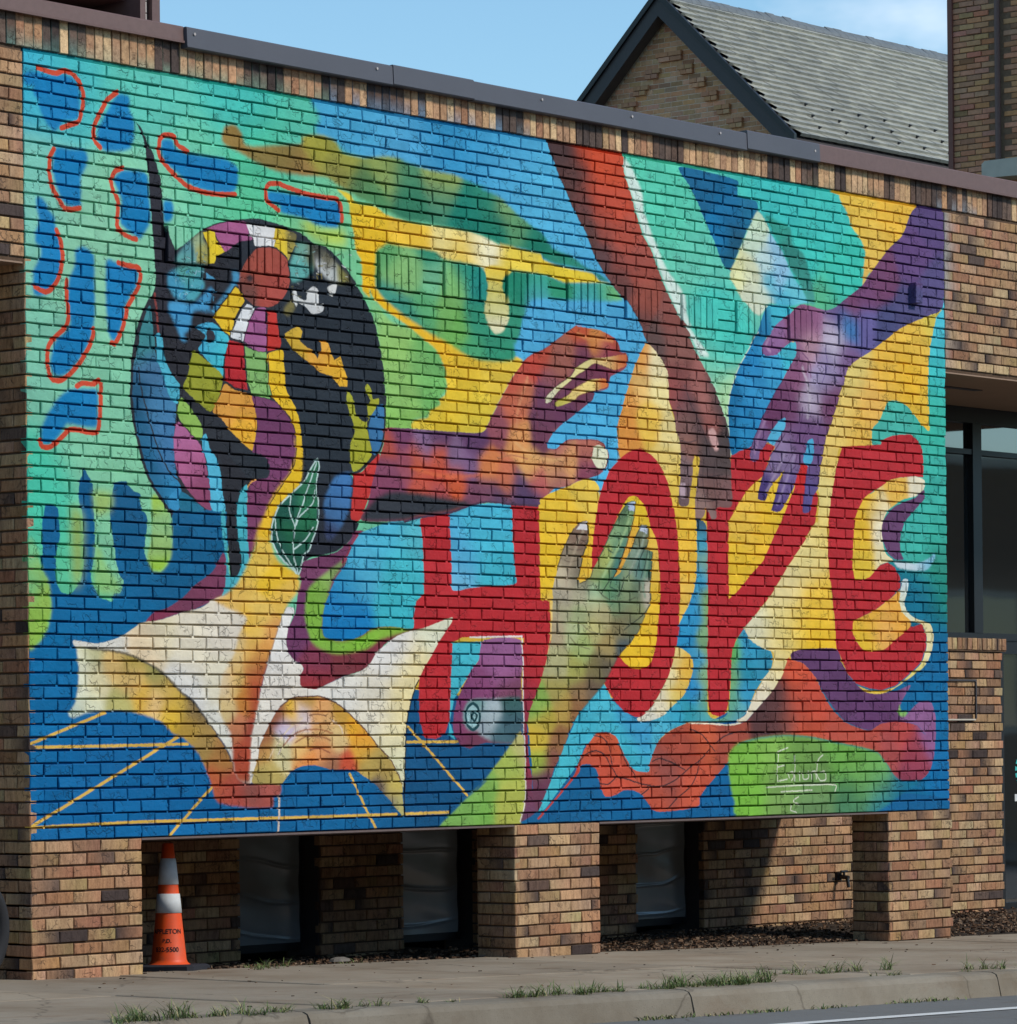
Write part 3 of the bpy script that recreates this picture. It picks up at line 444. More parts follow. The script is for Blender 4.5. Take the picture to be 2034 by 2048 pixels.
('F',[(346,3114),(423,3113),(598,3124),(719,3143),(812,3168),(944,3221),(1029,3268),(1124,3342),(1211,3389),(1268,3444),(1326,3499),(1393,3567),(1461,3643),(1519,3726),(1558,3820),(1667,3853),(1717,3850),(1899,3852),(1898,3912),(1847,3932),(1836,3984),(1655,3984),(1417,3955),(1369,3910),(1350,3841),(1322,3786),(1255,3683),(1197,3635),(1121,3587),(1054,3566),(969,3505),(846,3471),(733,3451),(603,3446),(418,3457),(318,3484),(280,3464),(328,3404),(347,3338),(358,3232)],[(368,3180,(226,223,195)),(357,3312,(228,227,201)),(441,3139,(183,177,130)),(756,3196,(169,146,71)),(616,3190,(212,177,110)),(476,3298,(223,210,165)),(754,3283,(215,177,110)),(944,3268,(150,142,81)),(847,3377,(225,177,61)),(990,3342,(203,165,81)),(923,3397,(231,194,138)),(1085,3410,(195,161,71)),(1229,3444,(138,113,71)),(1036,3464,(219,177,49)),(1179,3546,(183,146,61)),(1275,3649,(164,132,71)),(1421,3719,(164,116,61)),(1370,3821,(189,93,55)),(1468,3870,(179,80,61)),(1666,3901,(138,78,69)),(1566,3955,(173,74,61)),(659,3431,(189,180,110)),(428,3424,(222,221,188)),(309,3470,(197,209,192)),(1807,3875,(163,82,71)),(1756,3958,(165,78,69))],4.9,1,1.0),
('S',[(442,3116),(598,3127),(719,3144),(812,3170),(944,3222),(1029,3271),(1124,3345),(1211,3393),(1268,3446),(1326,3502)],16.0,(91,81,65),9.6,1,0.75,0),
('S',[(1326,3502),(1393,3571),(1461,3647),(1519,3730)],8.0,(79,73,69),0.0,1,0.7,0),
('F',[(1965,2870),(2036,2882),(1984,2981),(1962,3059),(1981,3121),(2042,3170),(2093,3190),(2098,3219),(2077,3247),(2076,3300),(2112,3316),(2216,3324),(2300,3296),(2469,3246),(2575,3223),(2662,3178),(2727,3106),(2793,3069),(2891,3017),(3012,2986),(3145,2962),(3256,2931),(3386,2898),(3382,2929),(3323,2989),(3254,3063),(3186,3137),(3130,3203),(3085,3269),(3039,3335),(3005,3414),(2982,3502),(2970,3588),(2956,3733),(2950,3893),(2922,3870),(2890,3805),(2815,3718),(2719,3645),(2655,3587),(2539,3501),(2424,3429),(2330,3387),(2236,3366),(2122,3366),(2008,3374),(1905,3423),(1844,3486),(1792,3562),(1740,3638),(1719,3721),(1687,3825),(1662,3842),(1667,3707),(1681,3582),(1723,3444),(1765,3305),(1807,3200),(1849,3095),(1902,2990)],[(1969,3269,(222,212,198)),(3030,3226,(236,217,160)),(2861,3588,(232,219,175)),(2701,3444,(226,216,195)),(2383,3302,(226,220,209)),(2912,3769,(217,215,179)),(3256,2946,(219,217,189)),(1721,3583,(226,218,205)),(2868,3082,(226,221,215)),(1921,3094,(226,221,215)),(2950,3444,(234,215,158))],0.0,1,1.0),
('F',[(2008,3374),(2122,3366),(2236,3366),(2330,3387),(2424,3429),(2539,3501),(2655,3587),(2719,3645),(2815,3718),(2890,3805),(2927,3878),(2938,4055),(2887,4022),(2801,3948),(2694,3867),(2588,3816),(2535,3786),(2439,3782),(2313,3778),(2188,3754),(2064,3761),(1982,3794),(1930,3842),(1899,3863),(1838,3856),(1677,3847),(1719,3721),(1740,3638),(1792,3562),(1844,3486),(1905,3423)],[(2121,3387,(183,138,61)),(1895,3458,(150,89,61)),(1997,3465,(232,180,51)),(2224,3465,(225,163,100)),(2434,3479,(193,147,61)),(2517,3529,(232,167,41)),(2275,3536,(213,167,110)),(2379,3600,(223,190,130)),(2591,3608,(229,157,51)),(2066,3654,(223,180,110)),(1912,3674,(213,200,150)),(1780,3673,(193,147,81)),(2590,3673,(223,167,61)),(2273,3677,(219,147,91)),(1809,3792,(183,161,91)),(2116,3732,(223,138,71)),(2461,3757,(203,83,55)),(2324,3749,(164,109,81)),(2642,3745,(189,161,85)),(2781,3804,(179,151,81)),(2834,3898,(203,180,91)),(2748,3890,(91,78,84)),(2822,3977,(108,102,103)),(2887,4007,(187,177,110)),(1761,3618,(148,87,59)),(2089,3472,(215,196,195)),(1965,3542,(202,189,212))],0.0,1,1.0),
('S',[(1891,3688),(1954,3612),(2047,3549),(2140,3521),(2234,3518)],9.6,(222,204,187),4.8,1,0.8,0),
('S',[(1923,3646),(1995,3591),(2098,3556),(2233,3553),(2337,3575)],9.6,(163,102,64),4.8,1,0.8,0),
('S',[(1810,3722),(1872,3639),(1965,3556),(2089,3486)],9.6,(223,199,163),4.8,1,0.8,0),
('S',[(2025,3626),(2118,3592),(2233,3592),(2316,3614)],9.6,(148,92,59),4.8,1,0.8,0),
('S',[(2151,3472),(2224,3465),(2286,3476)],9.6,(128,82,54),4.8,1,0.8,0),
('S',[(2148,3669),(2232,3659),(2315,3685)],9.6,(148,82,59),4.8,1,0.8,0),
('S',[(2338,3500),(2401,3536),(2422,3572)],9.6,(235,211,190),4.8,1,0.8,0),
('S',[(1905,3423),(2008,3375),(2122,3366),(2236,3366),(2330,3387),(2424,3429),(2539,3501),(2655,3587),(2719,3645),(2815,3718),(2890,3805),(2927,3871)],8.3,(103,70,59),2.6,1,1.0,0),
('S',[(3087,3269),(3039,3338),(3007,3418),(2984,3502),(2970,3588),(2959,3733),(2949,3951),(2945,4052)],9.6,(26,31,41),0.0,1,1.0,0),
('F',[(5274,1151),(5344,1165),(5426,1238),(5501,1335),(5499,1492),(5548,1600),(5599,1691),(5623,1809),(5604,2149),(5774,2142),(5772,2221),(5781,2490),(5780,2523),(5752,2642),(5698,2762),(5618,2859),(5565,2939),(5493,2609),(5221,2024),(4997,1871),(4980,1772),(4982,1671),(5054,1504),(5144,1327),(5196,1246)],[(5196,1285,(225,155,74)),(5079,1487,(223,150,69)),(5026,1645,(223,146,61)),(5206,1401,(232,186,110)),(5399,1310,(238,219,169)),(5410,1427,(236,215,148)),(5304,1629,(232,186,74)),(5521,1696,(234,210,140)),(5049,1760,(223,146,64)),(5479,1895,(232,200,110)),(5654,2242,(238,190,59)),(5777,1920,(223,184,49)),(5542,2010,(232,194,79)),(5677,2447,(238,186,59)),(5646,2764,(238,190,79))],0.0,1,1.0),
('F',[(4213,2175),(4297,2133),(4478,2080),(4575,2045),(4673,2022),(4747,2034),(4789,2074),(4776,2151),(4749,2275),(4714,2522),(4713,2584),(4491,2788),(4319,2981),(4275,3110),(4232,3202),(4294,3019),(4301,2784),(4215,2768),(4211,2492),(4204,2205)],[(4379,2259,(236,192,54)),(4255,2491,(236,190,39)),(4252,2717,(236,190,39)),(4309,2868,(232,199,128)),(4300,3019,(231,194,118)),(4661,2064,(232,194,74)),(4473,2362,(236,186,49))],0.0,1,1.0),
('F',[(8607,674),(8529,740),(8488,847),(8439,1005),(8419,1263),(8430,1520),(8316,1475),(8166,1373),(8031,1343),(7926,1362),(7835,1485),(7745,1549),(7743,1655),(7845,1721),(7378,1690),(7332,1813),(7286,1957),(7248,2083),(7217,2217),(7214,2399),(7238,2647),(7264,2829),(7303,3044),(6870,3045),(6764,3100),(6700,3194),(6615,3284),(6518,3358),(6379,3447),(6270,3517),(6175,3509),(6270,3475),(6353,3378),(6465,3248),(6576,3150),(6585,3069),(6468,3039),(6346,2995),(6273,2911),(6418,2812),(6557,2704),(6768,2494),(6953,2325),(7075,2204),(7096,2204),(7121,2030),(7101,1965),(7161,1755),(7221,1612),(7310,1465),(7370,1329),(7429,1242),(7459,1165),(7666,1050),(8085,834),(8452,729)],[(8264,974,(234,186,69)),(7960,1165,(234,182,64)),(8185,1150,(236,180,39)),(7517,1178,(225,199,113)),(7733,1390,(234,179,84)),(7367,1454,(234,199,108)),(7582,1609,(234,184,74)),(7291,1707,(234,199,108)),(7170,2086,(232,210,133)),(8393,1437,(232,186,59)),(8559,755,(217,194,79)),(7167,2235,(236,204,110)),(6980,2406,(232,210,138)),(6695,2660,(232,210,150)),(6415,2949,(223,215,179)),(7116,2732,(236,190,61)),(7040,2981,(236,188,37)),(6831,2902,(234,194,69)),(6618,3150,(232,219,179)),(6408,3394,(236,221,192)),(6691,2905,(227,209,138)),(6661,3068,(232,199,89))],0.0,1,1.0),
('F',[(5578,2915),(5618,2859),(5698,2762),(5752,2642),(5774,2523),(5778,2245),(5805,2220),(5825,2227),(5877,2281),(5887,2440),(5895,2758),(5889,3077),(5876,3467),(6082,3467),(6128,3154),(6143,3042),(6198,2985),(6266,2919),(6346,2995),(6468,3039),(6557,3061),(6580,3110),(6548,3183),(6451,3257),(6381,3330),(6326,3411),(6257,3475),(6162,3509),(6001,3523),(5737,3514),(5607,3534),(5477,3573),(5451,3584),(5347,3647),(5268,3826),(5091,3808),(4968,3668),(4870,3582),(4771,3582),(4622,3665),(4572,3749),(4474,3839),(4327,3959),(4230,4040),(4165,4050),(4281,3882),(4342,3785),(4404,3694),(4478,3580),(4565,3466),(4688,3367),(4788,3282),(4837,3305),(4898,3381),(5021,3451),(5146,3498),(5324,3490),(5505,3412),(5610,3356),(5676,3285),(5723,3182),(5705,3103),(5615,3056),(5550,3041)],[(4600,3520,(68,179,200)),(4725,3382,(75,183,203)),(5095,3567,(64,158,198)),(5031,3637,(68,181,200)),(4353,3823,(70,183,198)),(5477,3561,(77,177,202)),(5804,3475,(72,167,180)),(5643,2906,(50,150,194)),(5642,2985,(36,138,184)),(5710,2841,(50,148,194)),(5750,2761,(48,148,194)),(5799,2602,(52,148,187)),(5822,2363,(68,148,171)),(5824,2251,(59,87,108)),(5866,2520,(128,167,148)),(5862,2759,(133,167,103)),(5858,2998,(128,167,118)),(5854,3236,(133,170,123)),(5858,3395,(118,170,128)),(5744,3118,(64,148,184)),(5741,3316,(46,143,194)),(6170,3033,(103,175,89)),(6153,3234,(113,167,113)),(6137,3395,(100,164,135)),(6278,3008,(52,148,189)),(6345,3072,(48,146,178)),(6275,3193,(36,140,164)),(6466,3167,(50,143,171)),(6273,3314,(52,148,184)),(6216,3475,(90,162,174)),(5673,3467,(50,156,171)),(5543,3475,(59,172,202))],0.0,1,1.0),
('F',[(5550,3041),(5615,3056),(5705,3103),(5726,3182),(5679,3285),(5612,3358),(5508,3413),(5430,3468),(5327,3499),(5199,3515),(5134,3498),(5274,3435),(5378,3333),(5470,3223),(5537,3081)],[(5639,3159,(238,186,69)),(5585,3301,(236,194,89)),(5482,3239,(232,215,163)),(5506,3357,(231,204,108)),(5416,3380,(232,219,187)),(5222,3490,(228,221,200)),(5549,3104,(234,206,128))],0.0,1,1.0),
('F',[(5200,1813),(5086,1840),(4997,1887),(4896,1961),(4833,2049),(4782,2151),(4749,2275),(4722,2399),(4708,2553),(4721,2860),(4777,3205),(4813,3274),(4849,3320),(4923,3389),(5021,3451),(5121,3484),(5185,3482),(5274,3435),(5378,3333),(5470,3223),(5537,3081),(5581,2923),(5598,2686),(5589,2449),(5563,2253),(5502,2059),(5477,2005),(5402,1906),(5301,1841)],[(0,0,(187,41,47))],0.0,1,1.0),
('F',[(4992,2212),(5075,2122),(5157,2114),(5244,2171),(5293,2286),(5355,2378),(5382,2495),(5391,2691),(5376,2848),(5348,3005),(5308,3107),(5268,3162),(5164,3188),(5076,3173),(5014,3143),(4959,3087),(4854,3012),(4800,2551),(4903,2339)],[(5219,2196,(234,194,39)),(5289,2537,(234,192,79)),(5114,2425,(229,165,59)),(5323,2770,(236,188,49)),(5229,3084,(238,190,39))],0.0,1,1.0),
('F',[(6467,1928),(6377,1984),(6274,2057),(6178,2158),(6110,2233),(6109,2273),(6102,2730),(6203,2683),(6347,2583),(6485,2482),(6611,2324),(6696,2211),(6811,2043),(6854,1959),(6737,1858)],[(6306,2201,(236,190,69)),(6509,2275,(236,186,49)),(6648,2188,(232,190,49)),(6219,2550,(236,190,49))],0.0,1,1.0),
('F',[(6151,1806),(6246,1765),(6327,1737),(6546,1709),(6629,1725),(6572,1801),(6488,1927),(6377,1988),(6281,2057),(6185,2158),(6117,2232),(6116,2273),(6112,2513),(6108,2730),(6203,2679),(6340,2579),(6478,2478),(6604,2320),(6689,2211),(6804,2043),(6847,1968),(6919,1825),(6990,1830),(7072,1999),(7111,2030),(7068,2205),(6953,2325),(6768,2494),(6557,2704),(6404,2820),(6266,2919),(6184,2993),(6143,3058),(6120,3235),(6097,3395),(6056,3467),(5989,3485),(5909,3467),(5877,3411),(5876,3077),(5888,2758),(5887,2440),(5878,2186),(5879,2138),(6159,2127),(6132,2128)],[(0,0,(187,41,47))],0.0,0,1.0),
('F',[(7392,1686),(7743,1659),(7847,1649),(7855,1619),(7952,1589),(8072,1570),(8193,1563),(8283,1597),(8343,1653),(8357,1738),(8347,1850),(8248,1846),(8067,1863),(7947,1885),(7842,1932),(7678,1998),(7603,2068),(7558,2154),(7527,2281),(7502,2448),(7494,2474),(7522,2565),(7609,2567),(7698,2544),(7817,2465),(7907,2443),(7996,2476),(8058,2543),(8056,2611),(7932,2690),(7753,2769),(7546,2832),(7495,2858),(7493,2933),(7543,2991),(7601,3032),(7748,3047),(7881,3020),(7987,2968),(8168,2872),(8203,2874),(8310,2851),(8368,2928),(8367,3004),(8306,3110),(8144,3201),(7984,3277),(7826,3307),(7671,3296),(7517,3264),(7416,3191),(7342,3075),(7297,3032),(7283,2842),(7237,2581),(7232,2606),(7214,2399),(7225,2191),(7248,2083),(7279,1957),(7325,1814)],[(0,0,(187,41,47))],0.0,0,1.0),
('F',[(7842,1932),(7947,1885),(8067,1865),(8248,1848),(8358,1867),(8357,1931),(8246,1983),(8124,2005),(8003,2052),(7898,2107),(7852,2185),(7850,2312),(7893,2386),(7982,2434),(7907,2441),(7817,2465),(7698,2544),(7609,2567),(7522,2565),(7494,2474),(7504,2348),(7528,2180),(7574,2095),(7648,2016),(7737,1979)],[(8021,1933,(234,184,79)),(8308,1895,(236,223,192)),(7721,2064,(234,186,49)),(7644,2235,(234,186,49)),(7821,2228,(242,227,195)),(7794,2103,(236,215,167)),(7641,2402,(232,190,59)),(7848,2396,(236,218,167)),(7625,2487,(225,190,59))],0.0,1,1.0),
('F',[(8369,1909),(8632,1854),(8652,2474),(8313,2468),(8147,2430),(8072,2389),(8060,2262),(8122,2158),(8244,2077),(8355,1995)],[(8474,2033,(62,178,160)),(8242,2213,(66,181,166)),(8239,2367,(60,172,154)),(8575,2417,(45,143,124)),(8548,2203,(58,174,154))],0.0,1,1.0),
('F',[(8356,1935),(8360,1995),(8244,2077),(8137,2149),(8075,2236),(8058,2347),(8094,2416),(7997,2419),(7908,2377),(7850,2295),(7844,2194),(7898,2124),(8003,2061),(8139,2021),(8246,1991)],[(0,0,(103,64,101))],0.0,1,1.0),
('F',[(8491,2364),(8460,2420),(8359,2485),(8056,2479),(7997,2434),(8238,2442),(8375,2413)],[(8421,2422,(122,187,209)),(8162,2455,(205,214,217))],4.9,1,1.0),
('F',[(7495,2858),(7546,2832),(7753,2769),(7932,2690),(8056,2628),(8097,2669),(8111,2754),(8159,2783),(8172,2872),(7987,2968),(7866,3029),(7718,3048),(7601,3032),(7529,2974),(7493,2925)],[(7693,2804,(234,177,61)),(7839,2928,(232,171,84)),(7631,2990,(234,190,49)),(8065,2797,(236,171,69))],0.0,1,1.0),
('F',[(8089,2559),(8156,2557),(8133,2647),(8105,2723),(8165,2789),(8257,2822),(8418,2852),(8457,2927),(8442,3018),(8365,3124),(8210,3203),(8063,3261),(7878,3325),(7670,3334),(7517,3276),(7670,3308),(7826,3311),(7984,3284),(8149,3207),(8311,3113),(8372,3003),(8368,2928),(8310,2854),(8177,2834),(8072,2768),(8047,2679)],[(8113,2708,(225,223,190)),(8364,2838,(236,215,158)),(8416,2973,(232,219,167)),(8197,3186,(225,209,118)),(7722,3322,(236,199,79)),(8102,2588,(205,218,220))],0.0,1,1.0),
('F',[(6793,3067),(6917,3044),(7292,3035),(7366,3133),(7466,3235),(7619,3315),(7774,3334),(8010,3309),(8169,3273),(8048,3396),(8033,3455),(8113,3473),(8193,3425),(8274,3388),(8422,3387),(8460,3516),(8350,3606),(8244,3545),(8059,3522),(7822,3532),(7666,3576),(7410,3521),(7260,3426),(7161,3339),(7038,3209),(6915,3137),(6793,3110)],[(7040,3093,(99,60,101)),(7288,3236,(99,60,101)),(7798,3426,(103,60,104)),(8326,3455,(146,96,142)),(8406,3486,(150,100,144))],0.0,1,1.0),
('F',[(8029,3403),(8055,3452),(8134,3449),(8091,3485),(8020,3473)],[(0,0,(138,184,98))],3.3,1,1.0),
('F',[(4158,4095),(4230,4048),(4351,3959),(4510,3840),(4560,3764),(4622,3680),(4709,3604),(4771,3580),(4870,3582),(4931,3613),(4968,3668),(5041,3753),(5091,3808),(5166,3825),(5255,3826),(5269,3771),(5321,3686),(5360,3639),(5438,3592),(5555,3549),(5698,3518),(5894,3515),(5869,3529),(6081,3539),(6270,3519),(6379,3447),(6518,3358),(6615,3284),(6700,3194),(6750,3104),(6792,3113),(6915,3137),(7038,3209),(7136,3324),(7235,3426),(7410,3528),(7666,3579),(7822,3532),(8059,3522),(8244,3548),(8350,3606),(8461,3455),(8469,3606),(8456,3727),(8400,3847),(8291,3914),(8078,3921),(7973,3890),(7870,3800),(7767,3725),(7612,3694),(7306,3655),(7006,3617),(6735,3604),(6420,3620),(6204,3656),(6132,3737),(5849,3936),(5782,3998),(5768,4046),(5650,4067),(5391,4080),(5302,4069),(5239,4020),(5177,3965),(5089,3940),(5001,3939),(4913,3968),(4814,3974),(4778,3920),(4754,3850),(4730,3804),(4657,3774),(4584,3779),(4559,3825),(4436,3915),(4290,4019),(4182,4096)],[(4351,3959,(192,63,49)),(4844,3636,(207,92,54)),(4843,3713,(187,78,57)),(4840,3867,(209,85,61)),(5604,3680,(175,78,59)),(5472,3875,(150,78,69)),(5341,3991,(193,83,59)),(5665,3957,(202,87,61)),(5803,3538,(202,92,59)),(6475,3475,(87,58,59)),(6642,3353,(106,62,59)),(6586,3394,(89,56,57)),(6826,3189,(215,89,59)),(6963,3352,(203,80,59)),(6751,3476,(130,74,65)),(6822,3394,(187,78,57)),(6134,3555,(167,78,61)),(6908,3542,(193,80,55)),(6541,3541,(106,62,59)),(7409,3602,(193,83,65)),(8058,3575,(189,74,69)),(8188,3725,(160,64,79)),(8405,3576,(147,92,137)),(8185,3875,(146,60,83)),(7924,3693,(173,78,75)),(7665,3632,(187,80,65))],0.0,1,1.0),
('S',[(4560,3764),(4634,3711),(4732,3693),(4818,3720),(4879,3790),(4940,3853),(5040,3870),(5190,3903),(5368,3921),(5523,3884),(5680,3807),(5799,3753),(5891,3690)],8.3,(61,41,45),0.0,1,1.0,0),
('S',[(4709,3597),(4795,3612),(4856,3667),(4891,3790)],8.3,(61,41,45),0.0,1,1.0,0),
('S',[(4766,3893),(4852,3898),(4940,3853)],8.3,(61,41,45),0.0,1,1.0,0),
('S',[(5294,3764),(5371,3745),(5525,3782),(5628,3822)],8.3,(61,41,45),0.0,1,1.0,0),
('S',[(5443,4063),(5534,4002),(5678,3926),(5758,3839),(5773,3760)],8.3,(61,41,45),0.0,1,1.0,0),
('S',[(5176,3969),(5253,3935),(5241,3919)],8.3,(61,41,45),0.0,1,1.0,0),
('S',[(5684,3562),(5802,3594),(5867,3642),(5945,3706)],8.3,(61,41,45),0.0,1,1.0,0),
('S',[(4956,3660),(5041,3777),(5128,3863)],8.3,(61,41,45),0.0,1,1.0,0),
('S',[(5946,3658),(6040,3610),(6206,3582),(6444,3590),(6540,3598)],8.3,(61,41,45),0.0,1,1.0,0),
('S',[(5685,3524),(5869,3527),(6081,3537),(6216,3525),(6325,3475),(6407,3423)],10.2,(232,221,195),0.0,1,1.0,0),
('F',[(6090,3737),(6181,3663),(6420,3623),(6735,3607),(7006,3620),(7306,3660),(7612,3698),(7767,3729),(7870,3804),(7973,3890),(8078,3926),(8291,3929),(8130,3979),(7812,4107),(7501,4153),(6244,4141),(6146,4019),(6094,3878)],[(6298,3738,(128,184,69)),(6539,3655,(138,184,84)),(6905,3744,(113,155,74)),(7406,3748,(113,171,74)),(7791,3840,(118,177,89)),(6293,4022,(123,184,64)),(6655,3999,(123,160,84)),(7025,3962,(110,146,79)),(7452,4042,(71,126,89)),(7787,4048,(23,118,135)),(8050,3978,(12,110,139)),(7022,4107,(108,146,98)),(7634,3898,(113,167,79))],9.9,1,1.0),
('S',[(6631,3713),(6619,3813),(6622,3906)],8.3,(225,225,204),3.2,1,0.85,0),
('S',[(6623,3713),(6733,3688)],8.3,(225,225,204),3.2,1,0.85,0),
('S',[(6622,3813),(6702,3802)],8.3,(225,225,204),3.2,1,0.85,0),
('S',[(6622,3906),(6730,3893)],8.3,(225,225,204),3.2,1,0.85,0),
('S',[(6754,3886),(6745,3857),(6785,3846),(6809,3872),(6779,3904)],8.3,(225,225,204),3.2,1,0.85,0),
('S',[(6811,3743),(6813,3904)],8.3,(225,225,204),3.2,1,0.85,0),
('S',[(6866,3844),(6867,3902)],8.3,(225,225,204),3.2,1,0.85,0),
('S',[(6903,3845),(6907,3895),(6964,3889),(6962,3843)],8.3,(225,225,204),3.2,1,0.85,0),
('S',[(7001,3897),(7002,3849),(7047,3849),(7051,3897)],8.3,(225,225,204),3.2,1,0.85,0),
('S',[(7129,3738),(7073,3774),(7061,3868),(7101,3908),(7161,3899),(7152,3848),(7102,3850)],8.3,(225,225,204),3.2,1,0.85,0),
('S',[(6498,3943),(6778,3937),(7251,3936),(7263,3980)],8.3,(225,225,204),3.2,1,0.85,0),
('S',[(6655,3974),(7000,3969)],8.3,(225,225,204),3.2,1,0.85,0),
('S',[(6851,4010),(6789,4038),(6862,4063)],8.3,(225,225,204),3.2,1,0.85,0),
('S',[(6776,4059),(6766,4095),(6829,4112)],8.3,(225,225,204),3.2,1,0.85,0),
('F',[(5633,11),(6008,15),(6248,34),(6254,78),(6260,134),(6450,147),(6462,211),(6393,290),(6323,377),(6282,446),(6213,549),(6171,625),(6078,584),(6051,539),(5961,403),(5858,270),(5742,130)],[(5835,57,(16,98,139)),(6205,220,(12,104,148)),(6080,432,(10,114,161)),(6201,437,(20,82,109)),(6340,190,(22,108,143)),(6132,572,(22,98,126))],0.0,1,1.0),
('F',[(6456,213),(6544,260),(6611,351),(6720,439),(6788,522),(6884,629),(7037,748),(6952,771),(6755,803),(6589,796),(6506,851),(6451,888),(6383,865),(6289,800),(6216,725),(6154,650),(6226,539),(6309,411),(6393,290)],[(6455,260,(205,223,190)),(6432,400,(205,221,195)),(6265,616,(223,219,163)),(6374,615,(217,217,177)),(6678,459,(150,197,218)),(6539,520,(192,215,212)),(6605,669,(104,183,200)),(6508,766,(216,225,201)),(6813,692,(108,195,207)),(6399,726,(217,219,189)),(6703,620,(150,196,222)),(6756,762,(77,177,200)),(6438,844,(219,221,192))],3.3,1,1.0),
('F',[(6544,227),(6654,249),(6820,282),(6846,394),(6958,434),(7027,535),(7067,655),(7093,760),(7009,750),(6926,642),(6816,545),(6734,437),(6639,348)],[(6654,282,(50,153,135)),(6845,485,(50,134,121)),(6955,582,(52,138,124)),(7009,717,(75,158,145))],9.9,1,1.0),
('F',[(7422,-4),(8313,-9),(8282,16),(8220,90),(8112,211),(7960,310),(7869,386),(7719,508),(7644,594),(7661,471),(7678,369),(7635,289),(7534,215),(7478,120)],[(7610,82,(236,190,71)),(7978,113,(238,184,61)),(7752,320,(236,192,79)),(7690,519,(232,184,89))],3.3,1,1.0),
('F',[(5053,11),(5076,113),(5137,223),(5186,327),(5260,469),(5347,562),(5422,689),(5510,815),(5637,979),(5752,1097),(5829,1185),(5922,1179),(5753,1049),(5676,944),(5659,811),(5576,739),(5474,653),(5399,534),(5349,468),(5262,320),(5251,227),(5153,74)],[(0,0,(216,231,217))],8.2,1,1.0),
('F',[(5700,1069),(5790,1173),(5880,1270),(5946,1330),(6010,1429),(6062,1522),(6114,1623),(6151,1790),(6131,1791),(6087,1625),(6036,1508),(5984,1399),(5919,1307),(5841,1241),(5751,1160)],[(0,0,(187,218,202))],6.6,1,1.0),
('F',[(6548,820),(6783,801),(6796,857),(6530,1040),(6863,1032),(6847,1140),(6719,1288),(6521,1568),(6368,1738),(6246,1773),(6158,1802),(6126,1687),(6122,1519),(6158,1388),(6241,1238),(6352,1110),(6435,982)],[(6197,1482,(12,104,150)),(6179,1724,(12,110,155)),(6390,1228,(32,128,180)),(6597,1174,(59,158,200)),(6388,1349,(52,148,196)),(6317,1556,(36,133,184)),(6644,853,(64,177,194)),(6491,921,(32,118,162)),(6315,1677,(41,138,184)),(6806,1094,(64,187,202))],0.0,1,1.0),
('S',[(6126,1695),(6122,1519),(6158,1388),(6241,1238),(6352,1110),(6435,998)],9.6,(212,225,192),4.8,1,0.8,0),
('F',[(8282,12),(8643,11),(8624,629),(8452,729),(8268,786),(8085,851),(7949,920),(7814,989),(7710,1039),(7547,1109),(7459,1173),(7414,1268),(7370,1329),(7325,1431),(7265,1534),(7206,1629),(7176,1722),(7139,1823),(7115,1964),(7050,2033),(7013,2133),(6928,2137),(6951,2004),(6982,1871),(6919,1825),(6876,1917),(6847,1960),(6761,2070),(6677,2146),(6580,2142),(6609,2084),(6666,1976),(6737,1875),(6653,1936),(6569,1996),(6512,2080),(6437,2075),(6445,2018),(6488,1927),(6558,1834),(6586,1784),(6629,1725),(6546,1705),(6519,1723),(6463,1774),(6448,1823),(6380,1835),(6353,1796),(6382,1714),(6438,1630),(6494,1545),(6564,1460),(6635,1375),(6719,1288),(6805,1184),(6862,1114),(6856,1025),(6751,1065),(6667,1124),(6542,1141),(6488,1116),(6516,1057),(6642,942),(6782,858),(6853,812),(6938,776),(7036,777),(7207,792),(7322,767),(7424,709),(7630,600),(7719,517),(7960,318),(8127,210)],[(8433,87,(92,70,117)),(8276,315,(101,70,119)),(7822,525,(116,66,101)),(7673,621,(114,66,106)),(8501,553,(92,80,126)),(8192,792,(81,76,119)),(7935,879,(70,70,112)),(7669,874,(102,92,146)),(7496,736,(121,65,99)),(7307,818,(107,85,135)),(6950,886,(134,78,110)),(7091,876,(146,90,126)),(7261,946,(184,165,184)),(7303,1009,(206,196,211)),(7450,873,(50,118,173)),(6599,1043,(147,102,146)),(6570,1110,(116,70,117)),(6876,1113,(136,86,119)),(7032,1037,(184,140,153)),(7229,1130,(147,128,164)),(7417,1076,(126,90,135)),(7026,1400,(186,168,187)),(6800,1446,(116,66,101)),(7156,1259,(157,142,173)),(6873,1278,(136,80,112)),(6660,1495,(109,56,92)),(7225,1388,(116,65,99)),(7008,1582,(113,76,119)),(6866,1688,(116,80,122)),(6767,1759,(138,116,149)),(6423,1711,(122,86,128)),(6408,1809,(116,95,135)),(6682,1828,(132,110,146)),(6485,2049,(70,52,110)),(6636,2124,(76,56,117)),(6791,1978,(107,85,135)),(6987,2011,(92,80,137)),(7046,1844,(107,80,126))],0.0,1,1.0),
('F',[(6743,1531),(6744,1596),(6685,1657),(6615,1718),(6546,1693),(6575,1647),(6659,1569)],[(0,0,(86,175,207))],0.0,1,1.0),
('F',[(7049,1654),(7065,1719),(7047,1794),(6990,1840),(6934,1800),(6977,1732),(6992,1673)],[(0,0,(75,167,202))],0.0,1,1.0),
('F',[(6919,1825),(6990,1830),(6978,1871),(6947,2004),(6874,2012),(6847,1960),(6890,1876)],[(0,0,(202,39,39))],0.0,1,1.0),
('F',[(6863,1028),(6879,1056),(6850,1136),(6667,1124),(6751,1081)],[(0,0,(72,182,196))],0.0,1,1.0),
('S',[(6991,1764),(6936,1668),(7023,1565)],6.4,(78,45,81),3.2,1,0.6,0),
('S',[(6737,1866),(6822,1772),(6851,1738)],6.4,(73,45,86),3.2,1,0.7,0),
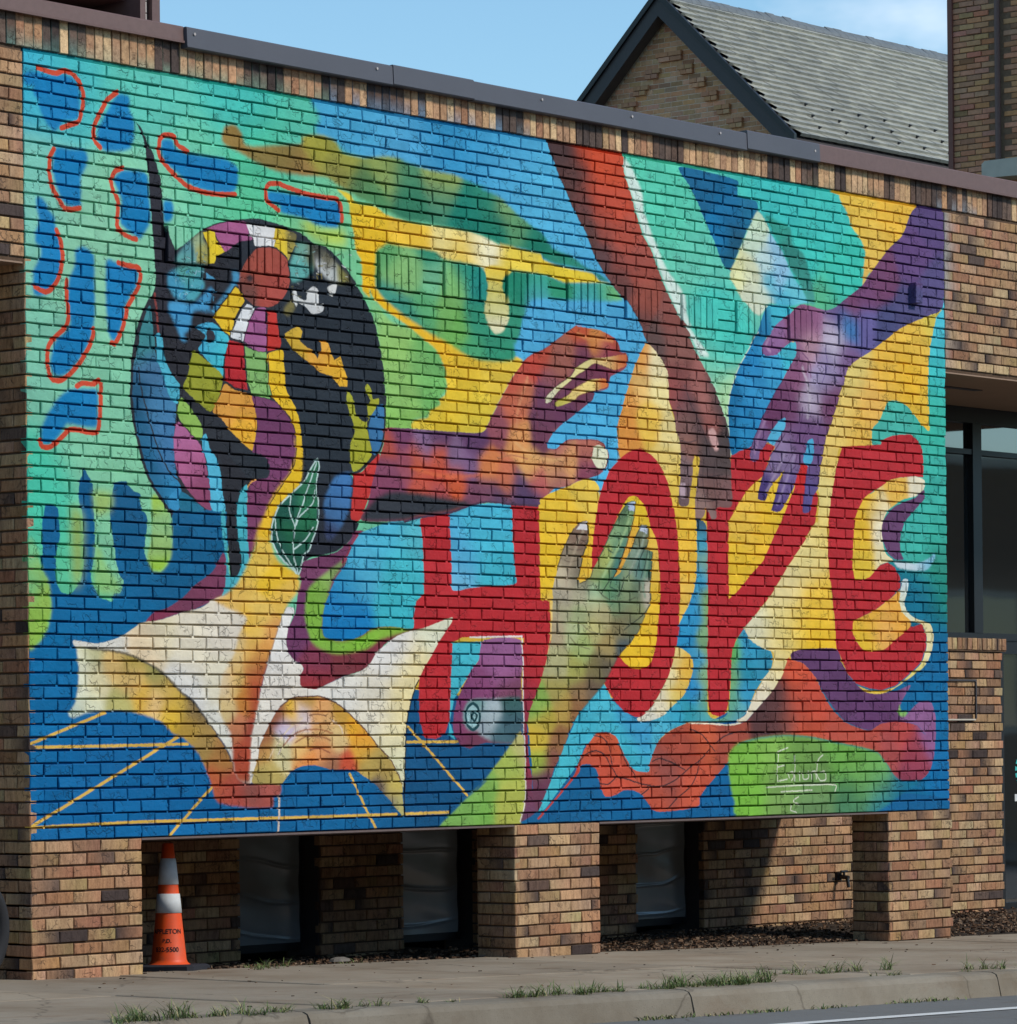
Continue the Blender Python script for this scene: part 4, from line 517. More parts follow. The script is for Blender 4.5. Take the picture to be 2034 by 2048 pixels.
('F',[(4373,2593),(4423,2485),(4473,2408),(4534,2337),(4596,2297),(4669,2286),(4673,2401),(4630,2464),(4604,2526),(4578,2618),(4590,2664),(4688,2630),(4713,2584),(4776,2513),(4839,2434),(4903,2339),(4992,2228),(5068,2155),(5144,2144),(5129,2230),(5090,2333),(5038,2435),(4987,2530),(4923,2617),(4986,2592),(5037,2521),(5101,2441),(5153,2354),(5204,2290),(5268,2295),(5266,2381),(5253,2436),(5316,2458),(5301,2568),(5287,2662),(5292,2755),(5233,2850),(5168,2945),(5079,3032),(4977,3095),(4889,3189),(4800,3289),(4676,3382),(4565,3466),(4478,3564),(4404,3694),(4330,3784),(4281,3882),(4171,4047),(4135,4046),(4114,3895),(4115,3850),(4079,3519),(4067,3534),(4098,3443),(4158,3353),(4220,3232),(4269,3110),(4306,3019),(4321,2867),(4328,2776),(4330,2700)],[(4570,2381,(128,101,83)),(4495,2521,(148,131,108)),(4445,2637,(203,186,154)),(4542,2627,(128,116,98)),(5029,2234,(71,95,73)),(5079,2263,(128,161,108)),(4965,2353,(140,171,120)),(5013,2413,(75,120,102)),(4838,2511,(169,177,98)),(4961,2561,(58,120,112)),(4738,2591,(148,155,94)),(5216,2359,(118,122,94)),(5112,2511,(138,151,128)),(5162,2540,(90,134,127)),(5264,2522,(83,116,94)),(5048,2575,(148,161,118)),(4835,2665,(108,146,98)),(4614,2678,(118,116,94)),(4431,2728,(169,157,134)),(4589,2725,(189,180,148)),(4736,2729,(158,186,148)),(4921,2717,(94,136,103)),(5046,2722,(128,142,103)),(5147,2720,(98,116,89)),(5267,2733,(202,189,167)),(4734,2798,(189,184,138)),(4982,2793,(123,142,103)),(5145,2813,(138,146,98)),(4429,2865,(169,161,128)),(4587,2862,(164,171,123)),(4795,2858,(183,171,123)),(5044,2869,(123,116,84)),(5208,2851,(138,136,94)),(4512,2940,(183,190,138)),(4732,2936,(183,175,113)),(4980,2932,(128,116,79)),(5106,2915,(106,111,83)),(4368,2942,(173,155,123)),(4608,3053,(164,177,108)),(4854,3050,(164,142,89)),(5003,3064,(71,83,87)),(4364,3170,(177,171,123)),(4544,3207,(164,161,84)),(4728,3190,(128,116,74)),(4827,3166,(102,91,73)),(4361,3322,(169,155,84)),(4579,3321,(148,116,79)),(4701,3320,(112,91,73)),(4193,3413,(138,171,79)),(4420,3413,(183,151,74)),(4553,3436,(148,101,63)),(4239,3511,(183,161,64)),(4177,3632,(209,177,59)),(4356,3633,(148,101,63)),(4188,3745,(158,177,69)),(4295,3746,(138,78,69)),(4233,3859,(108,58,79)),(4137,3933,(109,60,81))],0.0,1,1.0),
('F',[(4559,2338),(4620,2292),(4669,2286),(4671,2340)],[(0,0,(222,216,215))],0.0,0,1.0),
('F',[(5074,2156),(5144,2144),(5145,2206),(5080,2201)],[(0,0,(187,200,219))],0.0,0,1.0),
('F',[(5178,2323),(5204,2290),(5268,2295),(5260,2342)],[(0,0,(196,202,215))],0.0,0,1.0),
('S',[(5298,2771),(5208,2851),(5080,2915),(5017,2947)],8.0,(67,72,54),3.2,1,1.0,0),
('S',[(4590,2667),(4688,2634),(4719,2584)],6.4,(79,73,54),0.0,1,1.0,0),
('S',[(4910,2625),(4885,2679),(4959,2701)],8.0,(59,87,69),3.2,1,1.0,0),
('S',[(5038,2435),(4987,2530),(4923,2617),(4885,2656)],7.0,(49,68,59),2.6,1,1.0,0),
('S',[(5137,2510),(5099,2581),(5048,2621)],7.0,(54,73,64),2.6,1,1.0,0),
('S',[(5285,2763),(5168,2945),(4977,3097),(4800,3291),(4565,3468)],9.6,(69,68,59),6.4,1,0.6,0),
('F',[(2806,1817),(3063,1808),(3454,1805),(3682,1792),(3775,1686),(3870,1569),(3965,1451),(4072,1346),(4144,1304),(4275,1257),(4469,1151),(4579,1094),(4640,1089),(4579,1096),(4664,1099),(4799,1104),(4885,1121),(4972,1153),(5008,1212),(5021,1227),(5071,1231),(5091,1261),(5069,1309),(5006,1344),(4906,1382),(4880,1453),(4768,1483),(4730,1539),(4656,1582),(4533,1650),(4411,1718),(4338,1775),(4290,1831),(4301,1861),(4373,1857),(4482,1798),(4628,1786),(4776,1782),(4849,1809),(4880,1869),(4872,1924),(4834,1964),(4772,1998),(4686,2021),(4575,2045),(4478,2080),(4357,2100),(4297,2133),(4213,2175),(4200,2205),(3941,2208),(3721,2202),(3560,2229),(3390,2276),(3110,2316),(2978,2345),(2610,2359),(2654,2268),(2688,2159),(2733,2049),(2766,1975),(2805,1887)],[(2942,1858,(113,60,94)),(2843,1914,(173,74,59)),(3161,1904,(132,100,135)),(2994,2000,(150,74,89)),(3270,2045,(203,78,53)),(3104,1987,(197,89,59)),(3271,1972,(192,87,64)),(2830,2066,(126,66,90)),(2829,2131,(131,62,90)),(3438,2089,(213,93,53)),(3440,1971,(126,95,126)),(3553,1995,(126,90,126)),(3273,1833,(97,62,94)),(3612,1859,(97,60,97)),(3724,2002,(209,122,69)),(4018,1800,(223,151,89)),(4133,1967,(223,161,94)),(3962,1653,(197,103,74)),(3844,1735,(148,78,89)),(4081,1533,(197,113,79)),(4012,1463,(193,83,64)),(4142,1379,(193,74,59)),(4263,1295,(187,74,53)),(4256,1674,(105,58,81)),(4234,1562,(111,60,90)),(4231,1789,(107,55,76)),(4320,1428,(148,83,84)),(4382,1325,(160,93,74)),(4191,2055,(187,93,89)),(4371,2016,(148,78,94)),(4013,2108,(92,66,99)),(3722,2135,(118,70,90)),(3607,2185,(120,68,89)),(3268,2170,(169,74,74)),(3837,2183,(92,66,94)),(4130,2163,(82,60,94)),(3157,2131,(192,82,64)),(3897,2068,(197,107,74)),(4591,1120,(193,83,49)),(4798,1166,(213,132,64)),(4922,1149,(193,87,49)),(4996,1198,(148,58,49)),(4859,1215,(140,60,79)),(4491,1241,(169,97,74)),(4612,1271,(116,56,76)),(4920,1265,(148,58,74)),(4430,1299,(158,92,84)),(4307,1497,(114,62,81)),(4246,1614,(112,60,86)),(4425,1618,(109,58,86)),(4609,1485,(109,56,76)),(4795,1374,(112,50,72)),(4421,1847,(164,93,89)),(4481,1912,(223,157,98)),(4664,1865,(187,107,89)),(4662,1957,(140,68,89)),(4359,1987,(223,161,94)),(4785,1982,(116,60,81)),(4847,1956,(148,68,59))],0.0,1,1.0),
('F',[(4735,1282),(4858,1269),(5058,1236),(5085,1269),(5057,1310),(4931,1341),(4759,1315),(4672,1359),(4586,1395),(4488,1455),(4403,1506),(4330,1571),(4270,1582),(4294,1535),(4391,1469),(4513,1407),(4575,1350),(4661,1306)],[(5032,1280,(202,99,55)),(4858,1292,(229,196,130)),(4611,1363,(232,215,140)),(4330,1548,(219,210,175)),(4464,1449,(223,210,148)),(4932,1318,(212,146,79))],0.0,1,1.0),
('F',[(4696,1419),(4856,1400),(4882,1445),(4781,1475),(4608,1516),(4559,1550),(4389,1599),(4375,1568),(4487,1523),(4560,1473)],[(4843,1432,(217,116,57)),(4670,1474,(232,200,120)),(4438,1564,(197,184,81)),(4548,1520,(227,194,118)),(4708,1425,(232,206,118))],0.0,1,1.0),
('F',[(4738,1830),(4800,1812),(4861,1832),(4873,1885),(4847,1948),(4773,1952),(4724,1900)],[(0,0,(226,221,188))],0.0,1,1.0),
('F',[(2610,2359),(2675,2267),(2752,2213),(2871,2179),(3090,2177),(3268,2192),(3481,2205),(3563,2229),(3392,2276),(3113,2316),(2980,2345)],[(0,0,(47,50,57))],13.2,1,1.0),
('S',[(4072,1345),(4144,1302),(4275,1255),(4469,1150),(4579,1092)],6.4,(138,48,39),0.0,1,0.7,0),
('S',[(4885,1121),(4972,1153),(5011,1212),(5023,1227),(5071,1231),(5093,1261),(5069,1311),(5006,1346),(4906,1383),(4882,1453),(4768,1485)],8.0,(148,53,49),0.0,1,0.7,0),
('F',[(4325,-9),(4639,-6),(5043,-15),(5064,99),(5125,209),(5174,321),(5247,470),(5335,563),(5409,690),(5497,816),(5624,964),(5726,1059),(5726,1090),(5790,1173),(5880,1270),(5945,1338),(6010,1429),(6062,1522),(6114,1623),(6144,1790),(6150,1982),(6148,2135),(5998,2149),(5984,2213),(5930,2223),(5879,2154),(5858,2202),(5825,2227),(5766,2222),(5761,2111),(5804,1919),(5813,1847),(5779,1824),(5746,1866),(5737,1961),(5710,2065),(5689,2145),(5597,2149),(5599,2047),(5614,1927),(5616,1833),(5604,1739),(5573,1677),(5549,1584),(5499,1492),(5500,1398),(5489,1320),(5426,1238),(5337,1174),(5274,1131),(5237,1087),(5237,1056),(5150,977),(5064,898),(4965,836),(4867,752),(4769,653),(4698,536),(4614,437),(4530,338),(4460,231),(4389,132)],[(4450,49,(73,48,47)),(4559,61,(83,52,49)),(4508,196,(89,54,49)),(4657,27,(187,68,39)),(4816,48,(205,74,39)),(4877,119,(199,74,43)),(4618,146,(89,52,47)),(4691,223,(108,58,51)),(4752,216,(197,74,45)),(4689,330,(103,58,53)),(4812,318,(182,72,51)),(4935,344,(193,74,49)),(4722,519,(94,58,53)),(4871,466,(158,72,57)),(5057,526,(179,78,59)),(4868,659,(98,64,63)),(4993,648,(148,72,61)),(5181,671,(164,78,64)),(5015,786,(108,62,57)),(5240,900,(150,74,59)),(5213,1019,(108,64,59)),(5493,1037,(140,78,69)),(5389,1107,(102,72,69)),(5620,1169,(134,83,74)),(5556,1142,(134,83,74)),(5389,1115,(94,74,69)),(5618,1311,(124,68,63)),(5813,1378,(160,97,89)),(5551,1426,(148,74,69)),(5654,1483,(128,74,74)),(5719,1519,(87,58,61)),(5877,1477,(164,103,94)),(6009,1509,(83,62,61)),(5941,1609,(160,93,84)),(5782,1642,(83,60,61)),(5704,1607,(138,97,89)),(5872,1756,(83,68,67)),(5741,1771,(144,97,84)),(6072,1706,(73,60,59)),(5936,1872,(89,70,69)),(6057,1827,(83,66,63)),(5673,1925,(124,97,98)),(5657,2084,(108,82,84)),(5934,2032,(118,82,77)),(6079,2066,(124,87,84)),(5826,2156,(148,116,108)),(5984,1391,(98,68,67))],0.0,1,1.0),
('F',[(5907,1659),(5967,1648),(6005,1709),(6015,1773),(5978,1784),(5926,1729)],[(0,0,(213,163,156))],3.3,1,1.0),
('F',[(5606,2015),(5656,2012),(5657,2099),(5611,2093)],[(0,0,(185,157,165))],4.9,1,1.0),
('S',[(5669,1387),(5732,1510),(5835,1639),(5899,1755),(5924,1817)],9.6,(65,48,51),6.4,1,0.8,0),
('S',[(5858,1836),(5842,1996),(5879,2146)],8.0,(65,50,51),4.8,1,0.7,0),
('S',[(5977,1831),(5961,1991),(5985,2134)],8.0,(65,50,51),4.8,1,0.7,0),
('S',[(4325,-5),(4389,132),(4460,231),(4530,338),(4614,437),(4698,536),(4769,653),(4867,752),(4965,836),(5064,898),(5150,977),(5237,1056)],6.4,(49,39,59),4.8,1,0.6,0),
('S',[(1188,976),(1201,979),(1212,983)],3.4,(187,209,212),1.6,1,0.8,0),
('S',[(1310,960),(1317,965),(1319,969)],5.8,(108,146,148),1.6,1,0.8,0),
('S',[(1231,977),(1248,974),(1258,973)],5.8,(108,146,148),1.6,1,0.8,0),
('S',[(1147,993),(1160,990),(1182,987)],7.1,(59,87,94),1.6,1,0.8,0),
('S',[(1231,982),(1230,992),(1221,1002)],5.1,(108,146,148),1.6,1,0.8,0),
('S',[(1226,994),(1219,1000),(1220,1004)],4.2,(108,146,148),1.6,1,0.8,0),
('S',[(1224,977),(1234,979),(1247,980)],4.9,(108,146,148),1.6,1,0.8,0),
('S',[(1219,955),(1230,959),(1250,962)],4.5,(108,146,148),1.6,1,0.8,0),
('S',[(1267,947),(1267,959),(1257,972)],6.0,(108,146,148),1.6,1,0.8,0),
('S',[(1263,974),(1255,980),(1253,985)],5.5,(108,146,148),1.6,1,0.8,0),
('S',[(1326,938),(1321,945),(1324,953)],4.6,(59,87,94),1.6,1,0.8,0),
('S',[(1304,937),(1308,941),(1309,944)],4.8,(59,87,94),1.6,1,0.8,0),
('S',[(1236,997),(1244,998),(1249,999)],3.2,(187,209,212),1.6,1,0.8,0),
('S',[(1322,949),(1341,950),(1350,951)],4.8,(59,87,94),1.6,1,0.8,0),
('S',[(1319,984),(1329,987),(1339,991)],6.4,(108,146,148),1.6,1,0.8,0),
('S',[(1269,943),(1258,954),(1251,964)],6.3,(108,146,148),1.6,1,0.8,0),
('S',[(1129,1096),(1122,1104),(1115,1112)],3.1,(150,191,207),1.6,1,0.8,0),
('S',[(1322,1082),(1330,1086),(1345,1089)],6.3,(44,58,79),1.6,1,0.8,0),
('S',[(1186,1150),(1202,1153),(1212,1157)],3.2,(41,98,117),1.6,1,0.8,0),
('S',[(1314,1036),(1324,1040),(1338,1044)],6.2,(120,181,198),1.6,1,0.8,0),
('S',[(1161,1095),(1171,1099),(1184,1102)],5.0,(41,98,117),1.6,1,0.8,0),
('S',[(1317,1140),(1331,1138),(1341,1135)],4.5,(44,58,79),1.6,1,0.8,0),
('S',[(1115,1118),(1115,1123),(1118,1128)],4.8,(120,181,198),1.6,1,0.8,0),
('S',[(1179,1179),(1191,1177),(1199,1176)],7.6,(150,191,207),1.6,1,0.8,0),
('S',[(1136,1171),(1151,1165),(1169,1159)],7.4,(59,138,180),1.6,1,0.8,0),
('S',[(1115,1094),(1116,1103),(1111,1113)],4.8,(120,181,198),1.6,1,0.8,0),
('S',[(1175,1126),(1174,1134),(1170,1142)],4.6,(59,138,180),1.6,1,0.8,0),
('S',[(1171,1189),(1181,1188),(1182,1188)],7.6,(59,138,180),1.6,1,0.8,0),
('S',[(1177,1194),(1176,1199),(1170,1205)],7.4,(59,138,180),1.6,1,0.8,0),
('S',[(1315,1118),(1313,1130),(1304,1141)],8.0,(41,98,117),1.6,1,0.8,0),
('S',[(1277,1043),(1275,1053),(1266,1063)],7.7,(150,191,207),1.6,1,0.8,0),
('S',[(1217,1043),(1215,1049),(1218,1055)],6.5,(59,138,180),1.6,1,0.8,0),
('S',[(1206,1051),(1199,1056),(1200,1060)],8.0,(59,138,180),1.6,1,0.8,0),
('S',[(1189,1166),(1197,1168),(1204,1170)],7.3,(120,181,198),1.6,1,0.8,0),
('S',[(1130,1092),(1131,1097),(1124,1102)],5.6,(59,138,180),1.6,1,0.8,0),
('S',[(1290,1043),(1299,1044),(1308,1045)],5.2,(150,191,207),1.6,1,0.8,0),
('S',[(1149,1175),(1141,1187),(1141,1197)],3.3,(150,191,207),1.6,1,0.8,0),
('S',[(1317,1167),(1328,1164),(1341,1160)],4.7,(44,58,79),1.6,1,0.8,0),
('S',[(1167,1107),(1180,1108),(1184,1109)],5.3,(120,181,198),1.6,1,0.8,0),
('S',[(1209,1154),(1212,1156),(1221,1158)],5.0,(59,138,180),1.6,1,0.8,0),
('S',[(1234,1125),(1240,1128),(1239,1132)],3.3,(150,191,207),1.6,1,0.8,0),
('S',[(1263,1087),(1252,1094),(1252,1101)],4.2,(44,58,79),1.6,1,0.8,0),
('S',[(1247,1050),(1259,1054),(1264,1058)],7.9,(44,58,79),1.6,1,0.8,0),
('S',[(1317,1120),(1316,1125),(1313,1131)],7.9,(59,138,180),1.6,1,0.8,0),
('S',[(1271,1141),(1268,1151),(1273,1160)],6.1,(41,98,117),1.6,1,0.8,0),
('S',[(1189,1080),(1200,1085),(1210,1088)],6.4,(150,191,207),1.6,1,0.8,0),
('S',[(1114,1054),(1116,1059),(1111,1064)],6.5,(44,58,79),1.6,1,0.8,0),
('S',[(1215,1166),(1229,1161),(1243,1156)],6.7,(41,98,117),1.6,1,0.8,0),
('S',[(1211,1057),(1221,1064),(1225,1071)],4.0,(41,98,117),1.6,1,0.8,0),
('S',[(1130,1077),(1146,1077),(1157,1078)],5.1,(44,58,79),1.6,1,0.8,0),
('S',[(1361,1249),(1370,1259),(1381,1269)],4.3,(52,88,109),1.6,1,0.8,0),
('S',[(1394,1251),(1405,1255),(1415,1260)],7.8,(77,158,194),1.6,1,0.8,0),
('S',[(1346,1213),(1340,1218),(1341,1223)],6.9,(77,158,194),1.6,1,0.8,0),
('S',[(1352,1187),(1350,1193),(1354,1198)],4.1,(77,158,194),1.6,1,0.8,0),
('S',[(1351,1250),(1351,1259),(1344,1268)],6.5,(52,88,109),1.6,1,0.8,0),
('S',[(1362,1204),(1350,1215),(1342,1226)],4.4,(52,88,109),1.6,1,0.8,0),
('S',[(1310,1206),(1325,1207),(1333,1207)],5.2,(77,158,194),1.6,1,0.8,0),
('S',[(1346,1207),(1361,1214),(1370,1222)],5.9,(52,88,109),1.6,1,0.8,0),
('S',[(1416,1134),(1412,1144),(1400,1155)],3.3,(41,43,55),1.6,1,0.8,0),
('S',[(1400,1209),(1397,1214),(1400,1218)],4.4,(41,43,55),1.6,1,0.8,0),
('S',[(1386,1145),(1387,1154),(1397,1162)],7.9,(41,43,55),1.6,1,0.8,0),
('S',[(1398,1166),(1406,1172),(1422,1177)],3.5,(52,88,109),1.6,1,0.8,0),
('S',[(1288,1193),(1283,1201),(1289,1207)],4.8,(52,88,109),1.6,1,0.8,0),
('S',[(1348,1157),(1355,1168),(1364,1178)],5.9,(41,43,55),1.6,1,0.8,0),
('S',[(1400,1135),(1410,1140),(1419,1144)],4.4,(77,158,194),1.6,1,0.8,0),
('S',[(1408,1174),(1406,1184),(1407,1195)],6.5,(77,158,194),1.6,1,0.8,0),
('S',[(1407,1231),(1424,1227),(1442,1222)],6.0,(77,158,194),1.6,1,0.8,0),
('S',[(1298,1197),(1313,1201),(1325,1204)],6.0,(41,43,55),1.6,1,0.8,0),
('S',[(1367,1223),(1383,1221),(1389,1219)],5.4,(41,43,55),1.6,1,0.8,0),
('S',[(1407,1143),(1422,1147),(1435,1149)],5.9,(77,158,194),1.6,1,0.8,0),
('S',[(2085,919),(2079,931),(2083,941)],4.0,(89,78,59),1.6,1,0.8,0),
('S',[(2133,961),(2141,963),(2151,965)],7.5,(59,87,84),1.6,1,0.8,0),
('S',[(2126,879),(2132,887),(2130,896)],7.9,(150,186,179),1.6,1,0.8,0),
('S',[(2133,967),(2145,971),(2164,974)],4.5,(59,87,84),1.6,1,0.8,0),
('S',[(2153,928),(2152,933),(2148,938)],6.0,(89,78,59),1.6,1,0.8,0),
('S',[(2161,971),(2158,981),(2162,990)],5.1,(59,87,84),1.6,1,0.8,0),
('S',[(2135,860),(2152,858),(2171,857)],4.6,(150,186,179),1.6,1,0.8,0),
('S',[(2181,993),(2194,997),(2205,1001)],6.3,(89,78,59),1.6,1,0.8,0),
('S',[(2155,881),(2153,890),(2148,898)],6.8,(59,87,84),1.6,1,0.8,0),
('S',[(2072,969),(2082,969),(2089,969)],4.1,(89,78,59),1.6,1,0.8,0),
('S',[(2087,978),(2075,990),(2070,1002)],4.5,(89,78,59),1.6,1,0.8,0),
('S',[(2184,850),(2178,860),(2182,870)],4.9,(59,87,84),1.6,1,0.8,0),
('S',[(2129,918),(2136,915),(2148,911)],4.8,(89,78,59),1.6,1,0.8,0),
('S',[(2076,986),(2087,997),(2092,1008)],6.9,(150,186,179),1.6,1,0.8,0),
('S',[(2199,861),(2209,858),(2216,855)],4.2,(150,186,179),1.6,1,0.8,0),
('S',[(2075,843),(2079,841),(2091,838)],5.6,(89,78,59),1.6,1,0.8,0),
('S',[(2066,986),(2074,986),(2092,985)],5.4,(89,78,59),1.6,1,0.8,0),
('S',[(2115,864),(2108,875),(2103,885)],5.0,(89,78,59),1.6,1,0.8,0),
('S',[(2108,903),(2098,914),(2091,925)],5.0,(150,186,179),1.6,1,0.8,0),
('S',[(2134,859),(2147,853),(2159,848)],6.3,(59,87,84),1.6,1,0.8,0),
('S',[(2251,879),(2251,883),(2261,885)],5.4,(79,73,59),1.6,1,0.8,0),
('S',[(2228,977),(2235,978),(2241,978)],7.7,(205,201,190),1.6,1,0.8,0),
('S',[(2288,915),(2294,914),(2310,913)],7.7,(215,211,209),1.6,1,0.8,0),
('S',[(2234,979),(2250,981),(2266,982)],7.8,(138,121,59),1.6,1,0.8,0),
('S',[(2358,939),(2373,935),(2378,931)],4.7,(44,44,41),1.6,1,0.8,0),
('S',[(2412,1007),(2410,1011),(2418,1014)],3.5,(205,201,190),1.6,1,0.8,0),
('S',[(2362,925),(2374,924),(2388,922)],7.7,(79,73,59),1.6,1,0.8,0),
('S',[(2316,928),(2328,931),(2343,934)],6.9,(79,73,59),1.6,1,0.8,0),
('S',[(2245,902),(2242,907),(2241,912)],4.8,(79,73,59),1.6,1,0.8,0),
('S',[(2268,978),(2270,990),(2271,1002)],7.8,(138,121,59),1.6,1,0.8,0),
('S',[(2448,910),(2457,916),(2472,921)],7.3,(215,211,209),1.6,1,0.8,0),
('S',[(2424,941),(2425,949),(2427,957)],3.9,(44,44,41),1.6,1,0.8,0),
('S',[(2454,848),(2455,857),(2460,867)],6.1,(44,44,41),1.6,1,0.8,0),
('S',[(2469,985),(2485,992),(2496,999)],4.8,(138,121,59),1.6,1,0.8,0),
('S',[(2221,886),(2217,899),(2218,911)],4.7,(79,73,59),1.6,1,0.8,0),
('S',[(2243,964),(2245,965),(2256,965)],6.4,(215,211,209),1.6,1,0.8,0),
('S',[(2502,846),(2514,847),(2519,848)],5.7,(215,211,209),1.6,1,0.8,0),
('S',[(2442,940),(2437,949),(2439,958)],4.0,(44,44,41),1.6,1,0.8,0),
('S',[(2230,994),(2233,1004),(2246,1014)],7.9,(138,121,59),1.6,1,0.8,0),
('S',[(2244,932),(2263,932),(2279,931)],6.4,(138,121,59),1.6,1,0.8,0),
('S',[(2333,959),(2337,965),(2333,973)],5.3,(79,73,59),1.6,1,0.8,0),
('S',[(2278,942),(2285,949),(2301,955)],4.8,(79,73,59),1.6,1,0.8,0),
('S',[(2432,997),(2437,1004),(2437,1012)],3.4,(215,211,209),1.6,1,0.8,0),
('S',[(2280,909),(2274,915),(2268,922)],3.5,(205,201,190),1.6,1,0.8,0),
('S',[(2311,976),(2324,976),(2328,976)],6.8,(79,73,59),1.6,1,0.8,0),
('S',[(2485,924),(2505,929),(2516,937)],7.9,(79,73,59),1.6,1,0.8,0),
('S',[(2473,1004),(2478,1010),(2493,1016)],8.0,(44,44,41),1.6,1,0.8,0),
('S',[(2272,865),(2274,871),(2275,878)],6.3,(44,44,41),1.6,1,0.8,0),
('S',[(2275,883),(2280,887),(2284,889)],4.1,(138,121,59),1.6,1,0.8,0),
('S',[(2260,927),(2253,935),(2250,943)],5.6,(138,121,59),1.6,1,0.8,0),
('S',[(2496,1002),(2489,1009),(2489,1017)],4.7,(79,73,59),1.6,1,0.8,0),
('S',[(2353,1017),(2369,1017),(2391,1017)],3.2,(138,121,59),1.6,1,0.8,0),
('S',[(2471,973),(2483,974),(2490,975)],3.1,(205,201,190),1.6,1,0.8,0),
('S',[(2399,862),(2411,856),(2434,848)],8.1,(79,73,59),1.6,1,0.8,0),
('S',[(1995,854),(2006,858),(2018,861)],4.3,(187,165,79),1.6,1,0.8,0),
('S',[(2004,793),(2013,790),(2029,785)],4.7,(59,53,44),1.6,1,0.8,0),
('S',[(2032,806),(2028,814),(2035,821)],3.3,(59,53,44),1.6,1,0.8,0),
('S',[(2060,834),(2071,833),(2075,834)],7.1,(187,165,79),1.6,1,0.8,0),
('S',[(2018,787),(2026,786),(2031,785)],7.7,(187,165,79),1.6,1,0.8,0),
('S',[(2008,825),(2001,835),(1994,847)],5.2,(59,53,44),1.6,1,0.8,0),
('S',[(1988,770),(2001,767),(2023,764)],7.0,(187,165,79),1.6,1,0.8,0),
('S',[(2007,838),(2016,846),(2034,852)],4.7,(59,53,44),1.6,1,0.8,0),
('S',[(2001,843),(1999,855),(1994,868)],3.2,(59,53,44),1.6,1,0.8,0),
('S',[(2011,788),(2009,800),(2016,812)],6.5,(187,165,79),1.6,1,0.8,0),
('S',[(2015,1124),(2015,1136),(2016,1148)],4.7,(49,58,59),1.6,1,0.8,0),
('S',[(2026,1107),(2022,1114),(2023,1121)],7.9,(49,58,59),1.6,1,0.8,0),
('S',[(2037,1107),(2041,1108),(2052,1109)],8.1,(98,92,59),1.6,1,0.8,0),
('S',[(2048,1197),(2045,1208),(2050,1218)],6.3,(98,92,59),1.6,1,0.8,0),
('S',[(2059,1173),(2072,1170),(2077,1166)],3.4,(49,58,59),1.6,1,0.8,0),
('S',[(2086,1114),(2096,1116),(2113,1117)],5.6,(98,92,59),1.6,1,0.8,0),
('S',[(2023,1191),(2043,1189),(2061,1187)],6.4,(98,92,59),1.6,1,0.8,0),
('S',[(2043,1072),(2048,1079),(2050,1085)],3.7,(98,92,59),1.6,1,0.8,0),
('S',[(2015,1200),(2017,1206),(2028,1212)],5.1,(98,92,59),1.6,1,0.8,0),
('S',[(2034,1065),(2041,1064),(2049,1063)],7.8,(98,92,59),1.6,1,0.8,0),
('S',[(2084,1041),(2090,1044),(2098,1045)],3.4,(148,155,148),1.6,1,0.8,0),
('S',[(2084,1118),(2080,1126),(2087,1132)],4.8,(148,155,148),1.6,1,0.8,0),
('S',[(4373,2593),(4423,2485),(4473,2408),(4534,2337)],9.6,(89,73,59),2.6,1,0.85,0),
('S',[(4673,2401),(4632,2464),(4607,2526),(4581,2618)],10.6,(79,68,57),2.6,1,0.85,0),
('S',[(4484,2461),(4544,2466),(4618,2456)],8.6,(108,92,77),2.6,1,0.85,0),
('S',[(4446,2530),(4495,2540),(4580,2526)],8.6,(118,102,84),2.6,1,0.85,0),
('S',[(4776,2513),(4839,2434),(4903,2339),(4992,2228),(5068,2155)],9.6,(69,87,71),2.6,1,0.85,0),
('S',[(4927,2369),(4989,2379),(5064,2365)],8.6,(89,116,91),2.6,1,0.85,0),
('S',[(4864,2449),(4925,2470),(5013,2452)],8.6,(79,107,87),2.6,1,0.85,0),
('S',[(5101,2441),(5153,2354),(5204,2290)],9.6,(61,68,59),2.6,1,0.85,0),
('S',[(5114,2433),(5177,2439),(5240,2425)],8.6,(74,82,69),2.6,1,0.85,0),
('S',[(5148,2611),(5169,2540),(5201,2477),(5246,2421)],11.5,(51,64,59),2.6,1,0.85,0),
('S',[(5265,2444),(5238,2538),(5199,2617)],9.6,(61,74,65),2.6,1,0.85,0),
('S',[(4736,2675),(4809,2735),(4896,2764),(5033,2769),(5134,2743)],9.6,(91,97,71),2.6,1,0.85,0),
('S',[(4586,2908),(4683,2960),(4830,2981)],9.6,(138,131,94),2.6,1,0.85,0),
('S',[(4487,3001),(4559,3046),(4681,3068)],8.6,(128,126,87),2.6,1,0.85,0),
('S',[(4394,2790),(4369,2866),(4373,2957)],12.0,(148,136,110),2.6,1,0.85,0),
('S',[(4270,1582),(4294,1535),(4391,1469),(4513,1407),(4575,1350),(4661,1306),(4735,1282)],8.6,(98,48,59),2.6,1,0.85,0),
('S',[(4931,1341),(4759,1316),(4672,1360),(4586,1397),(4488,1456),(4403,1507),(4330,1573)],9.6,(102,48,63),2.6,1,0.85,0),
('S',[(4375,1568),(4487,1523),(4560,1473),(4696,1419)],8.6,(108,48,59),2.6,1,0.85,0),
('S',[(4559,1551),(4608,1517),(4781,1476)],8.6,(118,58,59),2.6,1,0.85,0),
('S',[(4201,1420),(4224,1494),(4187,1572),(4197,1692),(4183,1829)],12.0,(118,60,79),2.6,1,0.85,0),
('S',[(3962,1616),(4056,1625),(4127,1598)],9.6,(172,92,74),2.6,1,0.85,0),
('S',[(3818,1938),(3958,1916),(4098,1931)],9.6,(187,116,79),2.6,1,0.85,0),
('S',[(6946,1092),(7030,1152),(7042,1250)],9.6,(116,70,108),2.6,1,0.85,0),
('S',[(7202,1049),(7229,1155),(7170,1275)],9.6,(121,100,144),2.6,1,0.85,0),
